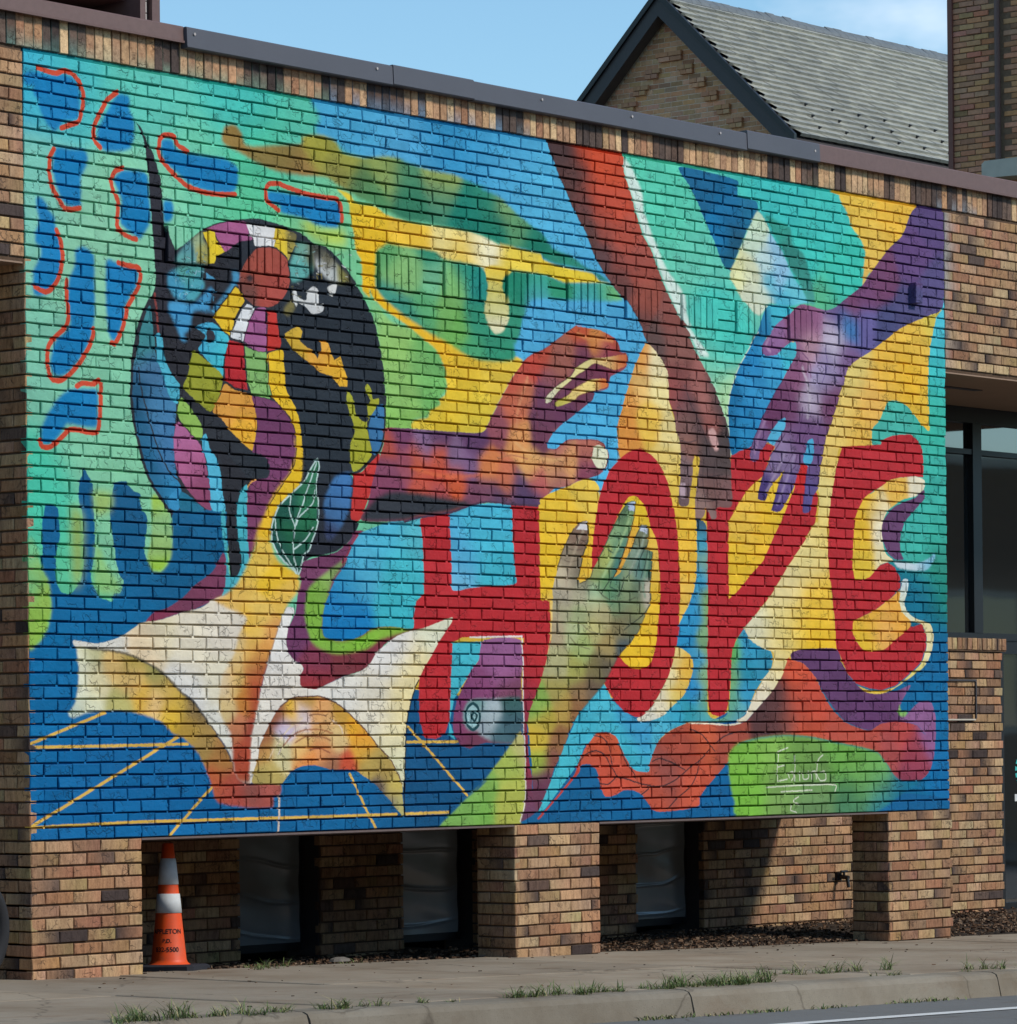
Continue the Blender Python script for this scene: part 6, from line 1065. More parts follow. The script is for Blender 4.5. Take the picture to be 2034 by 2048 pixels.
# access panel: its shadow edges made as dark strips; and a hose tap
mb = MB(); zx = ZB+.64
mb.box(10.72, 11.12, YF-.012, YF-.002, zx+.285, zx+.30); mb.box(11.105, 11.12, YF-.012, YF-.002, zx, zx+.284)
ap = mb.build('access_panel_shadow', M['dark_metal'], bld)
mb = MB(); mb.box(10.72, 11.10, YF-.014, YF-.002, zx-.012, zx-.001); mb.build('panel_sill', M['concrete_light'], ap)
mb = MB(); mb.tube((9.27, YF, ZB-.50), (9.27, YF-.10, ZB-.51), .016); mb.tube((9.27, YF-.085, ZB-.50), (9.27, YF-.10, ZB-.58), .013); mb.tube((9.23, YF-.06, ZB-.465), (9.31, YF-.06, ZB-.465), .009); mb.tube((9.27, YF-.06, ZB-.50), (9.27, YF-.06, ZB-.465), .009)
mb.lathe([(.03, ZB-.53), (.03, ZB-.47)], 9.27, YF-.004, 12); mb.build('hose_tap', M['black_metal'], bld)

# ------------------------------------------------------------------ roof structure behind the coping, upper left
rs = empty('roof_structure', (0, .3, ZB+4.4)); rs.matrix_world = Matrix.Identity(4)
tag(rs, 'dark brown metal roof structure with pale downspout, behind the coping at upper left', 'roof structure')
yr = .30
mb = MB(); mb.box(1.255, 1.315, yr, yr+.5, ZB+4.36, ZB+6); mb.build('post', M['brown_metal'], rs)
mb = MB(); mb.box(1.165, 1.205, yr+.002, yr+.5, ZB+4.36, ZB+6); mb.build('post', M['brown_metal'], rs)
mb = MB(); z = 4.47
while z < 5.9: mb.box(1.212, 1.243, yr+.03, yr+.06, ZB+z, ZB+z+.06); z += .066
mb.build('downspout', M['downspout'], rs)
mb = MB(); mb.box(-2.6, 1.25, yr+.55, yr+.6, ZB+4.3, ZB+6); mb.build('back_panel', M['dark_metal'], rs)
mb = MB(); mb.prism([(-2.6, yr+.10, ZB+4.60), (-2.6, yr+.10, ZB+4.66), (-2.6, yr+.5, ZB+4.74), (-2.6, yr+.5, ZB+4.58)], 0, (3.74, 0, 0)); mb.build('beam', M['brown_metal'], rs)
mb = MB(); mb.box(-2.6, 1.16, yr+.05, yr+.45, ZB+4.42, ZB+4.47); mb.build('rail', M['brown_metal'], rs)

# ------------------------------------------------------------------ gabled building far behind
gb = empty('gabled_building', (28, 17, 0)); gb.matrix_world = Matrix.Identity(4)
tag(gb, 'brown brick gabled building with a slate roof, rising behind the coping', 'building')
XG, YA, ZA, HWID, ZE = 28.0, 17.23, ZB+10.50, 2.24, ZB+8.34
sl_ = (ZA-ZE)/HWID
mb = MB(); mb.prism([(XG+.05, YA-HWID+.15, ZB-1), (XG+.05, YA+HWID-.15, ZB-1), (XG+.05, YA+HWID-.15, ZE+.1), (XG+.05, YA, ZA-.1), (XG+.05, YA-HWID+.15, ZE+.1)], 0, (12, 0, 0)); mb.build('gable_wall', M['far_mortar'], gb)
FT = [(212,162,126),(202,150,116),(218,170,134),(194,144,112),(208,154,116)]
mb = MB()
for r in range(96, 160):
    z0 = r*H; zc = z0+H/2+ZB
    if zc < ZB+6.6 or zc > ZA-.28: continue
    hw = (ZA-.2-zc)/sl_
    hw = min(hw, HWID-.2)
    off = 0 if r % 2 == 0 else L/2
    k = math.floor((-hw-off)/L)
    while off+k*L < hw:
        a, b = max(-hw, off+k*L), min(hw, off+(k+1)*L); k += 1
        if b-a < .03: continue
        # stepped corbel band, an inverted V of proud bricks
        m = (a+b)/2; d = abs(m)-(ZA-1.02-zc)*.78
        step = math.floor((ZA-.98-zc)/(3*H))
        pr = 0.
        c = tuple(v*rng.uniform(.9, 1.1) for v in s2l(rng.choice(FT)))
        if rng.random() < .12: c = tuple(v*.7 for v in c)
        add_brick(mb, (XG+.045, YA, ZB), UL, UZ, NL, a+.004, b-.004, z0+.005, z0+H-.005, c, c, proud=pr, jit=.001, depth=.02)
rt = int((ZA-.72-ZB)/H)
for k in range(9):                       # stepped corbel band, an inverted V of proud bricks
    for rr in range(2):
        r = rt-k*3-rr
        for sg in ((-1, 1) if k else (1,)):
            a, b = (k*.205-.06, k*.205+.20) if k else (-.22, .22)
            if sg < 0: a, b = -b, -a
            if rr: a, b = (a+.05, b-.0) if sg > 0 else (a, b-.05)
            for q in range(2):
                c = tuple(v*rng.uniform(.85, 1.0) for v in s2l(rng.choice(FT))); w2 = (b-a)/2
                add_brick(mb, (XG+.045, YA, ZB), UL, UZ, NL, a+q*w2+.003, a+(q+1)*w2-.003, r*H+.004, (r+1)*H-.004, c, c, proud=.055, jit=.001, depth=.02)
tag(mb.build('brickwork', M['far_brick'], gb), kind='stuff')
for s in (-1, 1):      # rake boards and dark roof edge
    mb = MB(); t_ = .22
    mb.prism([(XG-.22, YA, ZA+.02), (XG-.22, YA, ZA-t_*1.05), (XG-.22, YA+s*(HWID+.02), ZA-t_*1.05-sl_*(HWID+.02)), (XG-.22, YA+s*(HWID+.02), ZA+.02-sl_*(HWID+.02))][::s], 0, (.20, 0, 0))
    mb.build('rake_board', M['dark_metal'], gb)
    mb = MB()
    mb.prism([(XG-.26, YA, ZA+.12), (XG-.26, YA, ZA+.022), (XG-.26, YA+s*(HWID+.02), ZA+.022-sl_*(HWID+.02)), (XG-.26, YA+s*(HWID+.02), ZA+.12-sl_*(HWID+.02))][::s], 0, (.055, 0, 0))
    mb.build('roof_edge', M['black_metal'], gb)
# roof deck + slates on the slope that faces the street, plain far slope
mb = MB(); mb.prism([(XG-.2, YA, ZA+.03), (XG-.2, YA+HWID+.2, ZA+.03-sl_*(HWID+.2)), (XG-.2, YA+HWID+.2, ZA-.05-sl_*(HWID+.2)), (XG-.2, YA, ZA-.08), (XG-.2, YA-HWID, ZA-.05-sl_*HWID), (XG-.2, YA-HWID, ZA+.03-sl_*HWID)][::-1], 0, (12, 0, 0)); rd = mb.build('roof', M['dark_metal'], gb)
def mat_slate():
    t = NT('slate'); P = t.pos(); oi = t.n('ObjectInfo'); a = t.n('Attribute'); a.attribute_name = 'bcol'
    v = t.ramp(oi.outputs['Random'], (0, (.84, .85, .86)), (1, (1.12, 1.12, 1.10)))
    c = t.mix(1, a.outputs['Color'], v, 'MULTIPLY'); c = t.mix(1, c, t.ramp(t.noise(P, 5, 5), (.3, (.8, .82, .84)), (.7, (1.1, 1.1, 1.1))), 'MULTIPLY')
    t.base(c); t.rough(.33, .7); t.bump(t.noise(P, 30, 4), .15, .006); return t.m
M['slate'] = mat_slate()
slc = s2l((166, 164, 154))
ln = math.hypot(1, sl_); dY, dZ = -1/ln, -sl_/ln                 # down the slope
nY, nZ = -sl_/ln, 1/ln
slope_len = HWID*ln
EXPO = .137; SWD = .205
rows = int(slope_len/EXPO)-0
sm_ = bpy.data.meshes.new('slate')
a_, b_ = SWD-.006, EXPO+.035
vv = []
for (xx, dd, h) in ((0, -.02, .002), (a_, -.02, .002), (a_, b_, .055), (0, b_, .055), (a_, b_, .006), (0, b_, .006)):
    vv.append((xx, dY*dd+nY*h, dZ*dd+nZ*h))
sm_.from_pydata(vv, [], [(0, 3, 2, 1), (3, 5, 4, 2)])
at = sm_.color_attributes.new('bcol', 'FLOAT_COLOR', 'CORNER'); at.data.foreach_set('color', np.tile(np.array([*slc, 1], np.float32), len(sm_.loops)))
sm_.materials.append(M['slate']); sm_.flip_normals() if hasattr(sm_, 'flip_normals') else None
pos_ = []
for r in range(rows):
    xx = XG-.20+(0 if r % 2 == 0 else SWD/2)
    while xx < XG+8.4:
        pos_.append((r, xx)); xx += SWD
pos_.sort(key=lambda q: q[1]-.02*q[0])
restmb = MB()
for i, (r, xx) in enumerate(pos_):
    base = Vector((xx, YA+dY*r*EXPO+nY*.055, ZA+dZ*r*EXPO+nZ*.055+.0))
    if i < 300:
        o = bpy.data.objects.new('slate', sm_); o.location = base+Vector((0, nY, nZ))*rng.uniform(0, .006); col.objects.link(o); o.parent = rd
    else:
        j = rng.uniform(0, .006); f = rng.uniform(.86, 1.12); c = tuple(v*f for v in slc)
        restmb.quadstrip([tuple(base+Vector(q)+Vector((0, nY, nZ))*j) for q in vv], [(1, 2, 3, 0), (2, 4, 5, 3)], [c]*6)
tag(restmb.build('slates', M['slate'], rd), kind='stuff')
mb = MB(); x = XG-.24
while x < XG+8.5:
    q_ = rng.uniform(0, .025); mb.prism([(x, YA-.14, ZA+.0), (x, YA-.12, ZA+.05), (x, YA, ZA+.13+q_), (x, YA+.12, ZA+.05), (x, YA+.14, ZA+.0)][::-1], 0, (.2, 0, 0)); x += .205
mb.build('ridge_cap', mat_flat('ridge_slate', s2l((104, 110, 114)), .7, .3, 0, .35, 8), rd)
for q in range(3):
    for k in range(8):
        dd = slope_len-(.30+q*EXPO*2); xx = XG+.55+q*.12+k*.62
        b0 = Vector((xx, YA+dY*dd+nY*.085, ZA+dZ*dd+nZ*.085)); mb = MB()
        mb.tube(b0, b0+Vector((0, nY, nZ))*.035, .016, 8); mb.tube(b0+Vector((-.03, nY*.03, nZ*.03)), b0+Vector((.03, nY*.03, nZ*.03)), .010, 6); mb.build('snow_guard', M['black_metal'], rd)
mb = MB(); ye = YA-HWID-.02; ze = ZA-sl_*HWID+.02
mb.box(XG-.05, XG+9, ye-.10, ye+.10, ze-.17, ze-.035); mb.build('gutter', M['black_metal'], gb)
mb = MB(); mb.box(XG, XG+9, ye+.12, ye+.16, ZB, ze-.05); mb.build('street_wall', M['far_brick'], gb)

# ------------------------------------------------------------------ brown brick tower at the right edge
tw = empty('brick_tower', (25, 10, 0)); tw.matrix_world = Matrix.Identity(4)
tag(tw, 'dark brown brick tower wall cut off by the right edge of the picture', 'tower')
XT, YT = 25.0, 10.69
mb = MB(); mb.box(XT+.012, XT+3, 5.0, YT-.01, ZB, ZB+14); mb.build('tower_wall', mat_mortar('tower_mortar', (.20, .13, .085)), tw)
TB = [(198,142,108),(192,136,104),(202,148,112),(188,132,100),(198,144,112)]
mb = MB()
for r in range(92, 175):
    off = 0 if r % 2 == 0 else L/2
    k = -1
    while off+k*L < 1.75:
        a, b = max(0, off+k*L), min(1.75, off+(k+1)*L); k += 1
        if b-a < .03: continue
        if a < .66 < b: continue
        c = tuple(v*rng.uniform(.85, 1.12) for v in s2l(rng.choice(TB)))
        if rng.random() < .06: c = tuple(v*.65 for v in c)
        pr = rng.choice((0, 0, 0, .006, .012)) if .0 < a < .62 else 0
        add_brick(mb, (XT, YT, ZB), UL, UZ, NL, a+.004, b-.004, r*H+.006, (r+1)*H-.006, c, c, proud=pr, jit=.002, depth=.02)
tag(mb.build('brickwork', M['far_brick'], tw), kind='stuff')
mb = MB(); mb.tube((XT-.05, YT-.66, ZB+7.2), (XT-.05, YT-.66, ZB+14), .035, 10); mb.build('downpipe', M['brown_metal'], tw)
mb = MB(); mb.box(XT-.03, XT+.10, YT-.015, YT+.05, ZB+5, ZB+14); mb.build('corner_flashing', mat_flat('red_brown_metal', s2l((120, 76, 66)), .5), tw)
mb = MB(); mb.prism([(XT-.35, YT-.62, ZB+7.04), (XT-.35, YT-.62, ZB+7.20), (XT-.35, YT-.66, ZB+7.235), (XT-.35, YT-1.8, ZB+7.235), (XT-.35, YT-1.8, ZB+7.0)][::-1], 0, (.36, 0, 0)); mb.build('stone_ledge', M['concrete_light'], tw)

# ------------------------------------------------------------------ ground
def mat_concrete(name, c, stain=(.5, .40, .30), rough=.9):
    t = NT(name); P = t.pos()
    n1 = t.noise(P, 1.3, 6, .6); n2 = t.noise(P, 18, 6, .7); n3 = t.noise(P, 140, 3)
    b = t.mix(n2, tuple(v*.82 for v in c), tuple(v*1.15 for v in c))
    b = t.mix(t.ramp(n1, (.42, (0, 0, 0)), (.70, (.55, .55, .55))), b, t.mix(1, b, stain, 'MULTIPLY'))
    st = t.ramp(t.noise(t.scaled(P, (.5, 2.6, 1)), 2.2, 6, .7), (.55, (0, 0, 0)), (.72, (.6, .6, .6)))
    b = t.mix(st, b, t.mix(1, b, (.72, .55, .45), 'MULTIPLY'))
    b = t.mix(t.ramp(n3, (.60, (0, 0, 0)), (.72, (.7, .7, .7))), b, tuple(v*.55 for v in c))
    v = t.n('TexVoronoi', feature='DISTANCE_TO_EDGE'); v.inputs['Scale'].default_value = .55
    wob = t.n('TexNoise'); wob.inputs['Scale'].default_value = 2.5; wob.inputs['Detail'].default_value = 5; t.l(P, wob.inputs['Vector'])
    ad = t.n('VectorMath', operation='MULTIPLY_ADD'); t.l(wob.outputs['Color'], ad.inputs[0]); ad.inputs[1].default_value = (.5, .5, .5); t.l(P, ad.inputs[2]); t.l(ad.outputs[0], v.inputs['Vector'])
    ck = t.ramp(v.outputs['Distance'], (0, (1, 1, 1)), (.008, (0, 0, 0)))
    b = t.mix(t.math('MULTIPLY', ck, .5), b, (.05, .04, .03))
    oi = t.n('ObjectInfo'); b = t.mix(1, b, t.ramp(oi.outputs['Random'], (0, (.88, .88, .88)), (1, (1.1, 1.09, 1.07))), 'MULTIPLY')
    t.base(b); t.rough(rough, .2); t.bump(t.math('ADD', t.math('MULTIPLY', n2, .5), n3), .35, .006); return t.m
M['walk'] = mat_concrete('pavement_concrete', (.30, .248, .186)); M['kerb'] = mat_concrete('kerb_concrete', (.24, .21, .165))
M['road'] = mat_concrete('road_surface', (.175, .175, .17), (.8, .78, .75))
def sheet(name, x0, x1, y0, y1, zf, mat, nx=60, ny=8, parent=None):
    mb = MB(); vs = [(x0+(x1-x0)*i/nx, y0+(y1-y0)*j/ny, zf(x0+(x1-x0)*i/nx, y0+(y1-y0)*j/ny)) for j in range(ny+1) for i in range(nx+1)]
    fs = [(j*(nx+1)+i, j*(nx+1)+i+1, (j+1)*(nx+1)+i+1, (j+1)*(nx+1)+i) for j in range(ny) for i in range(nx)]
    mb.quadstrip(vs, fs); return mb.build(name, mat, parent, smooth=True)
def clx(x): return max(-25, min(30, x))
g = sheet('ground', -1500, 1500, -1500, 1500, lambda x, y: -2.2, mat_flat('far_ground', (.10, .10, .08), .95, .1), 4, 4); tag(g, kind='structure')
YK = -3.02
pv = empty('pavement'); tag(pv, kind='structure')
x = -25.3; k = 0
while x < 30:                                     # pavement bays with tooled joints
    nx_ = x+1.52+(.0 if k % 2 else .01)
    mb = MB()
    for (ya, yb) in ((YK+.008, -1.53), (-1.522, .17)):
        vs = [(x+.004, ya, zg(x)), (nx_-.004, ya, zg(nx_)), (nx_-.004, yb, zg(nx_)), (x+.004, yb, zg(x))]
        j = rng.uniform(-.003, .003)
        top = [(a, b, c+j) for a, b, c in vs]; ed = .006
        inn = [(x+.004+ed, ya+ed, top[0][2]+.004), (nx_-.004-ed, ya+ed, top[1][2]+.004), (nx_-.004-ed, yb-ed, top[2][2]+.004), (x+.004+ed, yb-ed, top[3][2]+.004)]
        bot = [(a, b, c-.12) for a, b, c in vs]
        mb2 = MB(); mb2.quadstrip(inn+top+bot, [(0, 1, 2, 3), (4, 5, 1, 0), (5, 6, 2, 1), (6, 7, 3, 2), (7, 4, 0, 3), (8, 9, 5, 4), (9, 10, 6, 5), (10, 11, 7, 6), (11, 8, 4, 7)])
        if -4 < x < 12: mb2.build('slab', M['walk'], pv)
        else: mb.quadstrip(mb2.v, mb2.f)
    if mb.v: mb.build('slab', M['walk'], pv)
    x = nx_; k += 1
o = sheet('pavement_bed', -26, 31, YK, 1.6, lambda x, y: zg(x)-.02 if y < .1 else zg(x)-.08, mat_flat('joint_dirt', (.05, .042, .032), .95, .1), 60, 20); o.parent = pv
kb = empty('kerb'); tag(kb, kind='structure')
x = 1.5-2.8*9
while x < 30:
    mb = MB(); x2 = x+2.8-.012
    prof = [(YK, .004), (YK-.12, -.002), (YK-.145, -.012), (YK-.16, -.035), (YK-.185, -.145), (YK-.19, -.3), (YK, -.3)]
    n = 14; vs = []; fs = []
    for i in range(n+1):
        xx = x+(x2-x)*i/n
        for (yy, zz) in prof: vs.append((xx, yy+rng.uniform(-.004, .004), zg(xx)+zz+rng.uniform(-.002, .002)))
    m = len(prof)
    for i in range(n):
        for j in range(m-1): fs.append((i*m+j, i*m+j+1, (i+1)*m+j+1, (i+1)*m+j))
    fs.append(tuple(range(m))[::-1]); fs.append(tuple(range(n*m, (n+1)*m)))
    mb.quadstrip(vs, [f[::-1] for f in fs]); mb.build('kerb_block', M['kerb'], kb, smooth=False); x += 2.8
rdm = sheet('road', -60, 80, -17.0, YK-.15, lambda x, y: zg(clx(x))-.13-.012*(YK-y), M['road'], 140, 10); tag(rdm, kind='structure')
ln_ = sheet('road_line', -60, 80, -3.93, -3.83, lambda x, y: zg(clx(x))-.13-.012*(YK-y)+.004, mat_flat('road_paint', (.62, .62, .60), .7, .2, 0, .3, 40), 140, 1); tag(ln_, kind='structure')
rd2 = sheet('far_pavement', -60, 80, -60, -17.0, lambda x, y: zg(clx(x))-.2, M['walk'], 140, 4); tag(rd2, kind='structure')
# planting bed under the overhang
def zbed(x, y):
    t_ = max(0, min(1, (y-.15)/1.25)); return zg(x)*(1-t_)+(ZB-.815)*t_
soilm = mat_flat('soil', (.045, .034, .026), .95, .1, 0, .5, 40, .6, 120)
bed = sheet('planting_bed', -2.6, 13, .15, YF+.2, lambda x, y: zbed(x, y)-.012+.02*math.sin(x*7)*math.sin(y*9), soilm, 120, 12); tag(bed, kind='structure')
chipm = NT('mulch_chips'); a = chipm.n('Attribute'); a.attribute_name = 'bcol'; chipm.base(a.outputs['Color']); chipm.rough(.95, .1); chipm = chipm.m
mb = MB()
CH = [(78,58,44),(96,72,54),(60,46,38),(120,94,74),(50,40,34),(108,88,72),(134,112,92)]
def chip(mb, x, y, z, s, c, flat=.5):
    q = Matrix.Rotation(rng.uniform(0, 6.3), 3, 'Z') @ Matrix.Rotation(rng.uniform(-.6, .6), 3, 'X')
    hx, hy, hz = s*rng.uniform(.6, 1.5), s*rng.uniform(.3, .7), s*flat*rng.uniform(.4, 1)
    vs = [tuple(Vector((x, y, z))+q @ Vector((sx*hx*rng.uniform(.7, 1), sy*hy*rng.uniform(.7, 1), sz*hz))) for sz in (-1, 1) for sx, sy in ((-1, -1), (1, -1), (1, 1), (-1, 1))]
    mb.quadstrip(vs, [(0, 3, 2, 1), (4, 5, 6, 7), (0, 1, 5, 4), (1, 2, 6, 5), (2, 3, 7, 6), (3, 0, 4, 7)], [c]*8)
for i in range(9000):
    x = rng.uniform(.8, 12.5); y = .17+rng.random()**1.4*1.2
    if x < 5.3 and rng.random() < .55: continue
    if (3.94 < x < 4.77 or x > 7.87 and x < 8.68) and y < .33: continue
    hump = .05*max(0, math.sin((x-8.2)*1.1))*math.sin(y*2.2) if x > 8.2 else 0
    chip(mb, x, y, zbed(x, y)+rng.uniform(-.008, .010)+hump, rng.uniform(.006, .016), s2l(rng.choice(CH)))
tag(mb.build('mulch', chipm), 'brown wood chips and dirt covering the bed under the overhang', kind='stuff')
mb = MB()
for i in range(260):
    x = rng.uniform(-1.5, 9.5); y = rng.uniform(-3.0, .15) if rng.random() < .55 else rng.uniform(-.1, .2)
    chip(mb, x, y, zg(x)+.008, rng.uniform(.004, .011), s2l(rng.choice(CH[:5])), .25)
tag(mb.build('leaf_litter', chipm), 'small brown leaf and twig scraps scattered on the pavement', kind='stuff')
# a few lumps of stone beside the wall
for (x, y, s, lb) in ((2.75, .34, .05, 'rough grey stone lying in the bed below the second covered window'),):
    mb = MB(); prof = [(.4, 0), (1, .25), (.9, .6), (.45, .85)]
    mb.lathe([(r*s*rng.uniform(.85, 1.15), z*s*.8) for r, z in prof], 0, 0, 9)
    o = mb.build('stone', mat_flat('stone', (.16, .14, .12), .9, .2, 0, .3, 30, .5)); o.location = (x, y, zg(x)+.0); o.scale = (1.5, 1, 1); tag(o, lb, 'stone')

# grass in the kerb joint and cracks
def mat_grass():
    t = NT('grass'); a = t.n('Attribute'); a.attribute_name = 'bcol'; t.base(a.outputs['Color']); t.rough(.6, .3)
    t.b.inputs['Subsurface Weight'].default_value = 0; return t.m
GC = [(98,116,66),(116,128,76),(84,104,58),(140,136,94),(160,148,106),(106,122,66)]
mb = MB()
def blade(mb, x, y, z, h, lean, c, w=.004):
    a = rng.uniform(0, 6.28); dx, dy = math.cos(a)*lean, math.sin(a)*lean; px, py = -math.sin(a)*w, math.cos(a)*w
    pts_ = []
    for k, t_ in enumerate((0, .45, .8, 1)):
        ww = (1, .85, .5, .05)[k]; q = t_*t_
        pts_ += [(x+dx*q+px*ww, y+dy*q+py*ww, z+h*(t_-.25*lean/h*q)), (x+dx*q-px*ww, y+dy*q-py*ww, z+h*(t_-.25*lean/h*q))]
    mb.quadstrip(pts_, [(0, 1, 3, 2), (2, 3, 5, 4), (4, 5, 7, 6)], [c]*8)
def tuft(x, y, n, sx, sy, h, green=1., z=None):
    cl_ = [(x+rng.gauss(0, sx), y+rng.gauss(0, sy), rng.uniform(.4, 1.2)) for _ in range(max(3, n//14))]
    for i in range(int(n*1.25)):
        a_, b_, k_ = rng.choice(cl_); xx, yy = a_+rng.gauss(0, .022), b_+rng.gauss(0, .012); hh = h*k_*rng.uniform(.3, 1.1)
        c = s2l(rng.choice(GC[:3] if rng.random() < green*.6 else GC)); blade(mb, xx, yy, (zg(xx) if z is None else z)-.004, hh, hh*rng.uniform(.4, 1.9), c, .0026)
for (x, y, n, sx, sy, h, gr) in ((-1.9, -3.1, 160, .25, .03, .10, .4), (-2.25, -3.12, 120, .2, .03, .09, .3), (-1.35, -3.08, 160, .22, .03, .10, .4), (-.95, -3.06, 90, .2, .025, .07, .3), (-.45, -3.04, 60, .3, .02, .05, .2),
        (.35, -3.04, 90, .18, .02, .07, .8), (.75, -3.04, 150, .16, .025, .09, .9), (.95, -3.02, 120, .12, .02, .09, .9), (1.75, -2.99, 320, .22, .035, .10, 1.), (2.15, -2.98, 260, .2, .035, .09, 1.), (1.45, -3.02, 90, .2, .03, .07, .8),
        (3.15, -2.55, 90, .16, .05, .09, .6), (3.5, -2.58, 120, .16, .05, .09, .7), (3.9, -2.6, 40, .1, .04, .12, .4), (3.6, -2.99, 70, .3, .03, .05, .4), (4.45, -2.95, 70, .08, .03, .10, .3), (5.0, -2.99, 40, .25, .03, .05, .2),
        (1.95, .12, 70, .22, .03, .07, .7), (1.75, .02, 40, .15, .03, .06, .8), (2.4, .14, 30, .25, .03, .05, .3)):
    tuft(x, y, n, sx, sy, h, gr)
for (x, n) in ((1.2, 60), (1.65, 30), (2.1, 60), (2.6, 40), (3.35, 50), (3.6, 30), (4.9, 40)):
    for i in range(n):
        xx = x+rng.gauss(0, .12); hh = rng.uniform(.015, .04); blade(mb, xx, YK-.2+rng.gauss(0, .02), zg(xx)-.135, hh, hh*rng.uniform(.6, 1.5), s2l(rng.choice(GC[1:])))
tag(mb.build('grass', mat_grass()), 'short weeds and grass growing in the kerb joint and pavement cracks', kind='stuff')

# ------------------------------------------------------------------ traffic cone
cn = empty('traffic_cone', (1.345, .335, zg(1.345)-.004+.004))
tag(cn, 'orange traffic cone with two white collars standing in the gap beside the left pillar', 'traffic cone')
cn.rotation_euler = (R(-.4), R(1.6), R(28))
om = NT('orange_plastic'); P = om.pos(); om.base(om.mix(om.ramp(om.noise(P, 18, 5, .7), (.45, (0, 0, 0)), (.75, (1, 1, 1))), s2l((226, 78, 22)), s2l((196, 82, 44)))); om.rough(.5, .4); om = om.m
wm = NT('reflective_collar'); P = wm.pos(); wm.base(wm.mix(wm.noise(P, 25, 5), s2l((176, 178, 178)), s2l((214, 216, 216)))); wm.rough(.6, .3); wm = wm.m
rub = mat_flat('black_rubber', (.022, .022, .028), .7, .3, 0, .3, 20, .3)
def cr_(z): return .104-(.104-.031)*(z/.70)
mb = MB(); mb.lathe([(cr_(.035)+.024, .030), (cr_(.035)+.004, .045), (cr_(.06), .06), (cr_(.30), .30), (cr_(.5), .5), (cr_(.70), .700), (.022, .706), (.020, .69)], 0, 0, 40, cap=False); cb = mb.build('body', om, cn, smooth=True)
for a, b in ((.318, .425), (.475, .620)):
    mb = MB(); mb.lathe([(cr_(a)-.001, a), (cr_(a)+.0035, a+.001), (cr_(b)+.0035, b-.001), (cr_(b)-.001, b)], 0, 0, 40, cap=False); mb.build('collar', wm, cn, smooth=True)
mb = MB(); bs = .19
ring = [(bs-.03, -bs), (bs, -bs+.03), (bs, bs-.03), (bs-.03, bs), (-bs+.03, bs), (-bs, bs-.03), (-bs, -bs+.03), (-bs+.03, -bs)]
vs = [(a, b, 0) for a, b in ring]+[(a, b, .024) for a, b in ring]+[(a*.9, b*.9, .034) for a, b in ring]
mb.quadstrip(vs, [tuple(range(8))[::-1]]+[(i, (i+1) % 8, 8+(i+1) % 8, 8+i) for i in range(8)]+[(8+i, 8+(i+1) % 8, 16+(i+1) % 8, 16+i) for i in range(8)]+[tuple(range(16, 24))]); mb.build('base', rub, cn)
inkm = mat_flat('stencil_ink', (.02, .018, .018), .8, .2)
def cone_text(s, zc, size, ang):
    cu = bpy.data.curves.new('t', 'FONT'); cu.body = s; cu.size = size; cu.align_x = 'CENTER'; cu.extrude = 0; cu.offset = .0008
    to = bpy.data.objects.new('t', cu); col.objects.link(to)
    bpy.context.view_layer.update()
    dg = bpy.context.evaluated_depsgraph_get(); me = bpy.data.meshes.new_from_object(to.evaluated_get(dg))
    bpy.data.objects.remove(to)
    for v in me.vertices:
        z = zc+v.co.y; r = cr_(z)+.0015; a = ang+v.co.x/cr_(zc); v.co = Vector((r*math.cos(a), r*math.sin(a), z))
    me.materials.clear(); me.materials.append(inkm)
    o = bpy.data.objects.new('lettering', me); col.objects.link(o); o.parent = cb
CA = R(-142-28)
cone_text('APPLETON', .205, .036, CA); cone_text('P.D.', .155, .030, CA); cone_text('832-5500', .105, .036, CA)

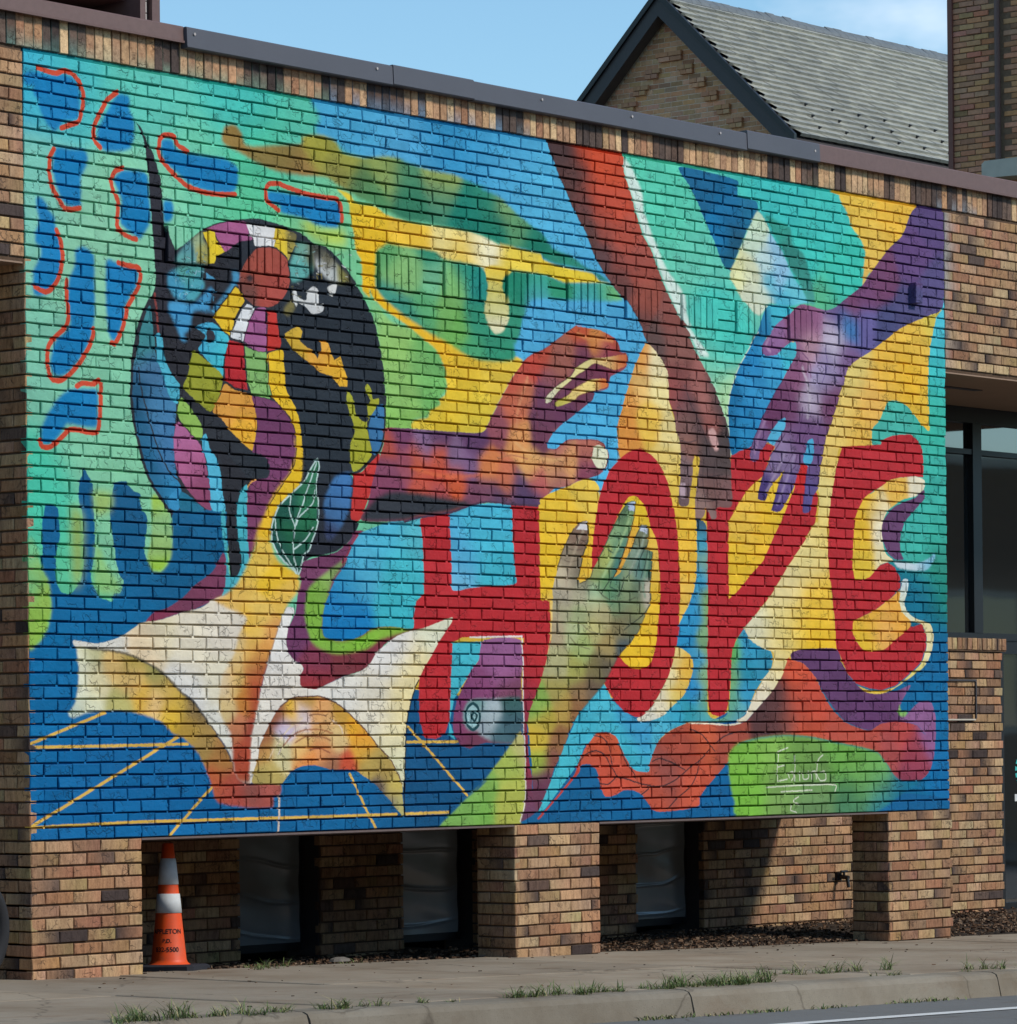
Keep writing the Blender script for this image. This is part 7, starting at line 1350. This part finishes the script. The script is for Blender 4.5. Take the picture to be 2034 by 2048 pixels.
# ------------------------------------------------------------------ wheel at the left edge
wh = empty('wheel', (-.555, -.12, zg(-.555)+.28))
wh.scale = (.92, .92, .92)
tag(wh, 'dark wheel with pale metal spokes cut off by the left edge beside the brick corner', 'wheel')
wh.rotation_euler = (R(90), 0, R(12))
tm = mat_flat('tyre_rubber', (.018, .018, .02), .8, .3, 0, .2, 30, .3)
def ring_prof(mb, prof, n=48):
    vs = []; fs = []; m = len(prof)
    for i in range(n):
        a = 2*math.pi*i/n
        for r, z in prof: vs.append((r*math.cos(a), r*math.sin(a), z))
    for i in range(n):
        for j in range(m): fs.append((i*m+j, ((i+1) % n)*m+j, ((i+1) % n)*m+(j+1) % m, i*m+(j+1) % m))
    mb.quadstrip(vs, fs)
mb = MB(); ring_prof(mb, [(.215, -.07), (.25, -.085), (.285, -.08), (.302, -.055), (.305, 0), (.302, .055), (.285, .08), (.25, .085), (.215, .07)]); mb.build('tyre', tm, wh, smooth=True)
mb = MB(); ring_prof(mb, [(.19, -.06), (.217, -.068), (.217, .068), (.19, .06)]); mb.build('rim', M['black_metal'], wh)
for k in range(7):
    a = 2*math.pi*k/7+.25; mb = MB(); mb.tube((.04*math.cos(a), .04*math.sin(a), .03), (.2*math.cos(a+.1), .2*math.sin(a+.1), .05), .011, 8); mb.build('spoke', M['grey_metal'], wh)
mb = MB(); mb.lathe([(.045, -.06), (.05, .05), (.03, .065)], 0, 0, 20); mb.build('hub', M['dark_metal'], wh)

# ------------------------------------------------------------------ low brick building across the street (seen mirrored in the panes; lengthened to block low sky light)
ac = empty('low_building', (40, -22, 0)); ac.matrix_world = Matrix.Identity(4)
tag(ac, 'low brown brick building across the street, mirrored in the window at right', 'building')
mb = MB(); mb.box(-60, 70, -34, -24, -1.5, 6.6); mb.build('wall', mat_flat('low_brick', s2l((132, 106, 84)), .9, .2, 0, .35, 5), ac)
mb = MB(); mb.box(-60.1, 70.1, -34.1, -23.9, 6.6, 6.85); mb.build('coping', M['concrete_light'], ac)
for k in range(22):
    x = -52+k*5.6; mb = MB(); mb.box(x, x+3.0, -24.02, -23.97, 1.4, 4.2); w_ = mb.build('window', M['concrete_light'], ac)
    mb = MB(); mb.box(x+.15, x+2.85, -23.965, -23.955, 1.55, 4.05); mb.build('pane', M['glass'], w_)
